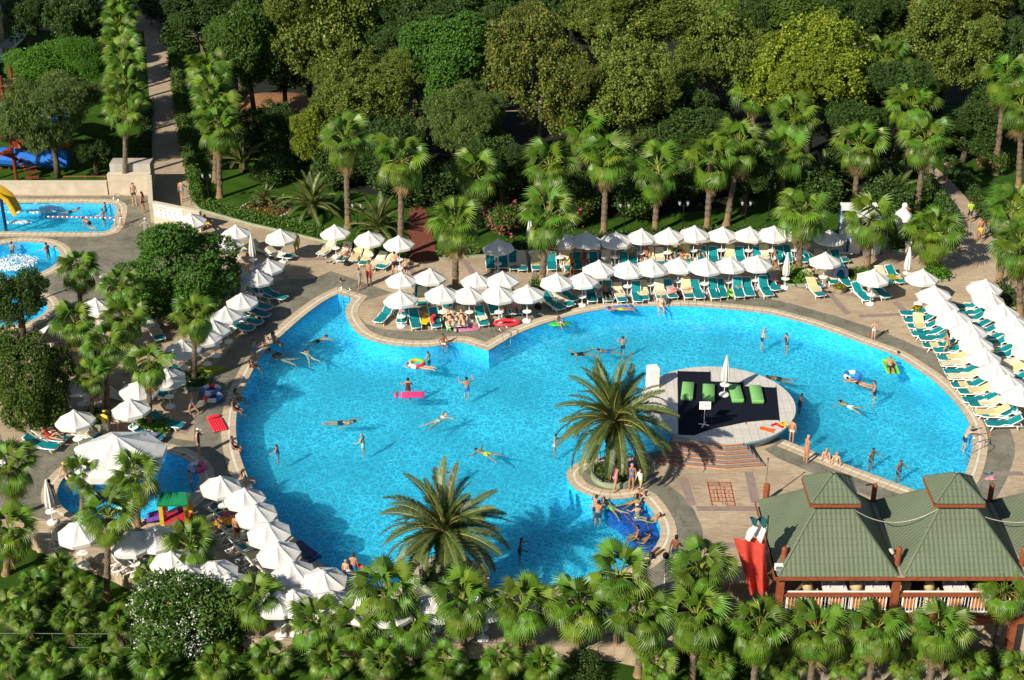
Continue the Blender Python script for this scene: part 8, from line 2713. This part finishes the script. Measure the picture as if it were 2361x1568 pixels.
WD = [(942, 928, 'wade', 90, 'woman holding the floating pink air mattress', 'a', 'k', (('swimsuit', 'maroon'),), 0.95, -0.80), (1077, 926, 'wadeup', 110, 'boy in blue trunks raising his arms in the pool', 'a', 'k', TR('blue'), 0.95, -0.85), (839, 1052, 'wade', 160, 'blond boy standing waist deep', 'b', 'y', TR('white'), 0.85, -0.80), (643, 1071, 'wade', 170, 'child in blue swimsuit near the lower left edge', 'a', 'k', (('swimsuit', 'blue'),), 0.75, -0.65), (1022, 1124, 'wade', 30, 'dark swimmer standing behind the lower great palm', 'd', 'k', TR('black'), 0.95, -0.85),
      (1278, 1055, 'wade', -10, 'woman wading left of the upper great palm', 'a', 'k', bikini('white'), 0.9, -0.85), (1372, 1206, 'look', 60, 'man in the water near the dark-blue lobe, farther of two', 'a', 'n', TR('navy'), 1.0, -0.95), (1378, 1220, 'wade', 80, 'man in the water near the dark-blue lobe, nearer of two', 'a', 'k', TR('navy'), 1.0, -0.95), (1198, 1303, 'wade', 0, 'dark silhouette of a boy wading at the lower pool edge', 'd', 'k', TR('black'), 0.95, -0.85), (1435, 824, 'look', 100, 'boy standing in the water, right of three', 'a', 'k', TR('navy'), 0.85, -0.85),
      (1755, 810, 'wade', 0, 'grey-haired man standing in the water', 'b', 'g', TR('navy'), 1.0, -0.95), (1812, 818, 'wade', 200, 'dark-haired woman in the water with the grey-haired man', 'a', 'k', (('swimsuit', 'navy'),), 0.9, -1.05), (2013, 936, 'wade', 180, 'man standing in the water right of the pool middle', 'a', 'n', TR('navy'), 1.0, -0.9), (1841, 960, 'wade', 10, 'dark figure in the stage shadow', 'd', 'k', TR('black'), 0.9, -0.95), (2005, 1090, 'wade', -60, 'head above water along the straight coping, farther one', 'c', 'k', TR('navy'), 0.95, -1.2), (2068, 1118, 'wade', -60, 'head above water along the straight coping, nearer one', 'c', 'n', TR('navy'), 0.95, -1.15),
      (1373, 728, 'wade', 30, 'dark head in the water near the blue mattress', 'c', 'k', TR('navy'), 0.95, -1.15), (786, 692, 'wade', 30, 'woman in the water at the notch ladder', 'a', 'k', (('swimsuit', 'black'),), 0.95, -1.1), (613, 834, 'wade', 200, 'boy in the water beside the coping, lowest of the crowd', 'a', 'k', TR('navy'), 0.85, -0.95), (624, 824, 'wade', 200, 'boy in the water beside the coping, middle of the crowd', 'a', 'k', TR('blue'), 0.85, -0.95), (581, 880, 'wade', 190, 'pair-haired girl in the water below the seated boy', 'c', 'k', bikini('black'), 0.85, -0.8),
      (1470, 1182, 'look', -80, 'person shading eyes on the dark-blue shelf', 'b', 'n', bikini('black'), 0.9, -0.75), (1468, 1206, 'wade', 100, 'man with back turned on the dark-blue shelf', 'a', 'k', TR('navy'), 0.95, -0.95), (1468, 1222, 'wade', 100, 'person with white bathing cap at the dark-blue shelf', 'b', 'n', TR('white'), 0.9, -0.95), (247, 503, 'wade', 170, 'child at the end of the lane rope', 'a', 'k', TR('navy'), 0.75, -0.75), (242, 524, 'wade', 150, 'boy standing in the lane pool corner', 'b', 'n', TR('navy'), 0.85, -0.75), (114, 606, 'wade', 150, 'girl in red standing in the bubble pool', 'a', 'k', (('swimsuit', 'red'),), 0.9, -0.75), (32, 604, 'wade', 90, 'head among the bubbles of the round pool', 'a', 'n', TR('navy'), 0.9, -1.0), (2068, 858, 'wade', 150, 'child beside the lime green mattress', 'c', 'k', TR('navy'), 0.85, -1.0), (990, 856, 'wade', 150, 'child behind the man on the ring', 'b', 'n', TR('navy'), 0.8, -0.95)]
for x, y, pz, hd, l, sk_, hr, w_, s_, z_ in WD:
    person(x, y, pz, hd, l, sk_, hr, w_, s_ * 0.97, z=z_ - 0.2, cap='white' if 'white bathing' in l else None)
person(1500, 1199, 'recline', 165, 'sunbather stretched along the dark-blue shelf', 'a', 'n', TR('navy'), 0.95, seat=-0.2)
person(1482, 1246, 'knees', 150, 'man seated in the water at the rim of the dark-blue lobe', 'c', 'k', TR('navy'), 0.95, seat=-0.22)
person(1467, 1240, 'sit', 170, 'tanned man sitting on the dark-blue shelf', 'c', 'k', TR('black'), 1.0, seat=-0.25)
person(207, 530, 'kneel', 160, 'boy crawling out at the lane pool edge', 'a', 'k', TR('navy'), 0.85, z=0.02)
person(2053, 846, 'recline', -95, 'boy lying on the lime green mattress', 'a', 'k', TR('navy'), 0.9, seat=0.22)
# sunbathers on loungers: hip height above the sling
LZ = 0.46
SB = [(1398, 676, 'recline', -80, 'man sunbathing in dark trunks on a front lounger', 'c', 'k', TR('black'), 1.0), (1421, 660, 'recline', -80, 'man sitting up on the lounger behind the striped bag', 'c', 'k', TR('black'), 0.98), (1037, 738, 'knees', -78, 'blond woman sunbathing beside the green crocodile float', 'b', 'y', bikini('black'), 0.95), (1064, 736, 'recline', -85, 'woman sunbathing above the pink air mattress', 'b', 'n', bikini('black'), 0.95),
      (1163, 708, 'knees', -80, 'sunbather in pink, left of the pair under the parasol', 'a', 'n', bikini('pink'), 0.95), (1188, 708, 'knees', -80, 'sunbather in pink, right of the pair under the parasol', 'a', 'n', (('swimsuit', 'pink'),), 0.97), (795, 586, 'knees', -105, 'sunbather in white under the second kerb parasol', 'a', 'k', BK, 0.95), (115, 1006, 'knees', -14, 'reclining woman in red beside the olive pine', 'a', 'k', (('swimsuit', 'red'),), 0.97), (505, 756, 'knees', -25, 'sunbather in the line shaded by the round pine', 'c', 'k', bikini('black'), 0.95), (1300, 594, 'sit', -90, 'woman in floral shorts sitting left of the leaning palm shade', 'b', 'n', (('swimsuit', 'pink'),), 0.95),
      (1325, 588, 'sit', -70, 'woman in pink sitting in the back row', 'b', 'y', bikini('pink'), 0.95), (1432, 590, 'sit', -60, 'dark man sitting in the back row shade', 'c', 'k', TR('black'), 1.0), (1455, 588, 'sitback', 100, 'man in white cap with his back to the pool', 'a', 'g', TR('yellow'), 1.0), (1490, 590, 'sit', -110, 'red-capped person sitting in the back row', 'c', 'k', TR('navy'), 0.97), (1548, 586, 'recline', -80, 'woman in lime reclining in the back row', 'a', 'n', (('swimsuit', 'lime'),), 0.95), (1570, 588, 'knees', -70, 'sunbather with raised knees in the back row', 'a', 'k', bikini('black'), 0.95), (1615, 580, 'recline', -88, 'man reclining with hands behind his head', 'a', 'k', TR('navy'), 1.0),
      (1690, 652, 'recline', -60, 'woman in printed suit on a blue lounger towel', 'a', 'n', (('swimsuit', 'pink'),), 0.95), (1725, 640, 'knees', -80, 'person reading on an orange towel', 'a', 'k', TR('orange'), 0.95), (2265, 850, 'knees', 180, 'sunbather with dark sunglasses in the inner column', 'a', 'n', (('swimsuit', 'white'),), 0.95), (478, 515, 'recline', -60, 'person in the yellow-covered chair by the signboard wall', 'c', 'k', TR('yellow'), 0.95), (1014, 1345, 'sit', 100, 'man resting below the lower great palm', 'c', 'k', TR('maroon'), 0.95)]
for x, y, pz, hd, l, sk_, hr, w_, s_ in SB:
    person(x, y, pz, hd, l, sk_, hr, w_, s_, seat=LZ, cap='white' if 'white cap' in l else 'red' if 'red-capped' in l else None)
# passers-by on the far path
for x, y, hd, l, w_ in ((2234, 512, -100, 'boy in green shirt coming down the far path', (('shirt', 'lime'), ('shorts', 'navy'))), (2256, 552, -95, 'tanned man coming down the far path', TR('orange')), (2258, 558, -90, 'girl in yellow top at the mouth of the far path', (('shirt', 'yellow'),)), (2274, 545, -90, 'child in blue at the mouth of the far path', TR('blue')), (2146, 424, 90, 'dark-trousered person on the far path', (('shorts', 'black'), ('shirt', 'grey'))), (2178, 416, 90, 'person in grey farther right on the far path', (('shorts', 'grey'),)), (2062, 340, 95, 'person in blue shorts far up the far path', (('shorts', 'blue'),)), (2090, 600, -90, 'person in white behind the deck corner palm', (('shirt', 'white'), ('shorts', 'white')))):
    person(x, y, 'walk', hd, l, 'a', 'k', w_, 0.75 if 'child' in l or 'girl' in l else 0.98)
print('people done', len(bpy.data.objects))
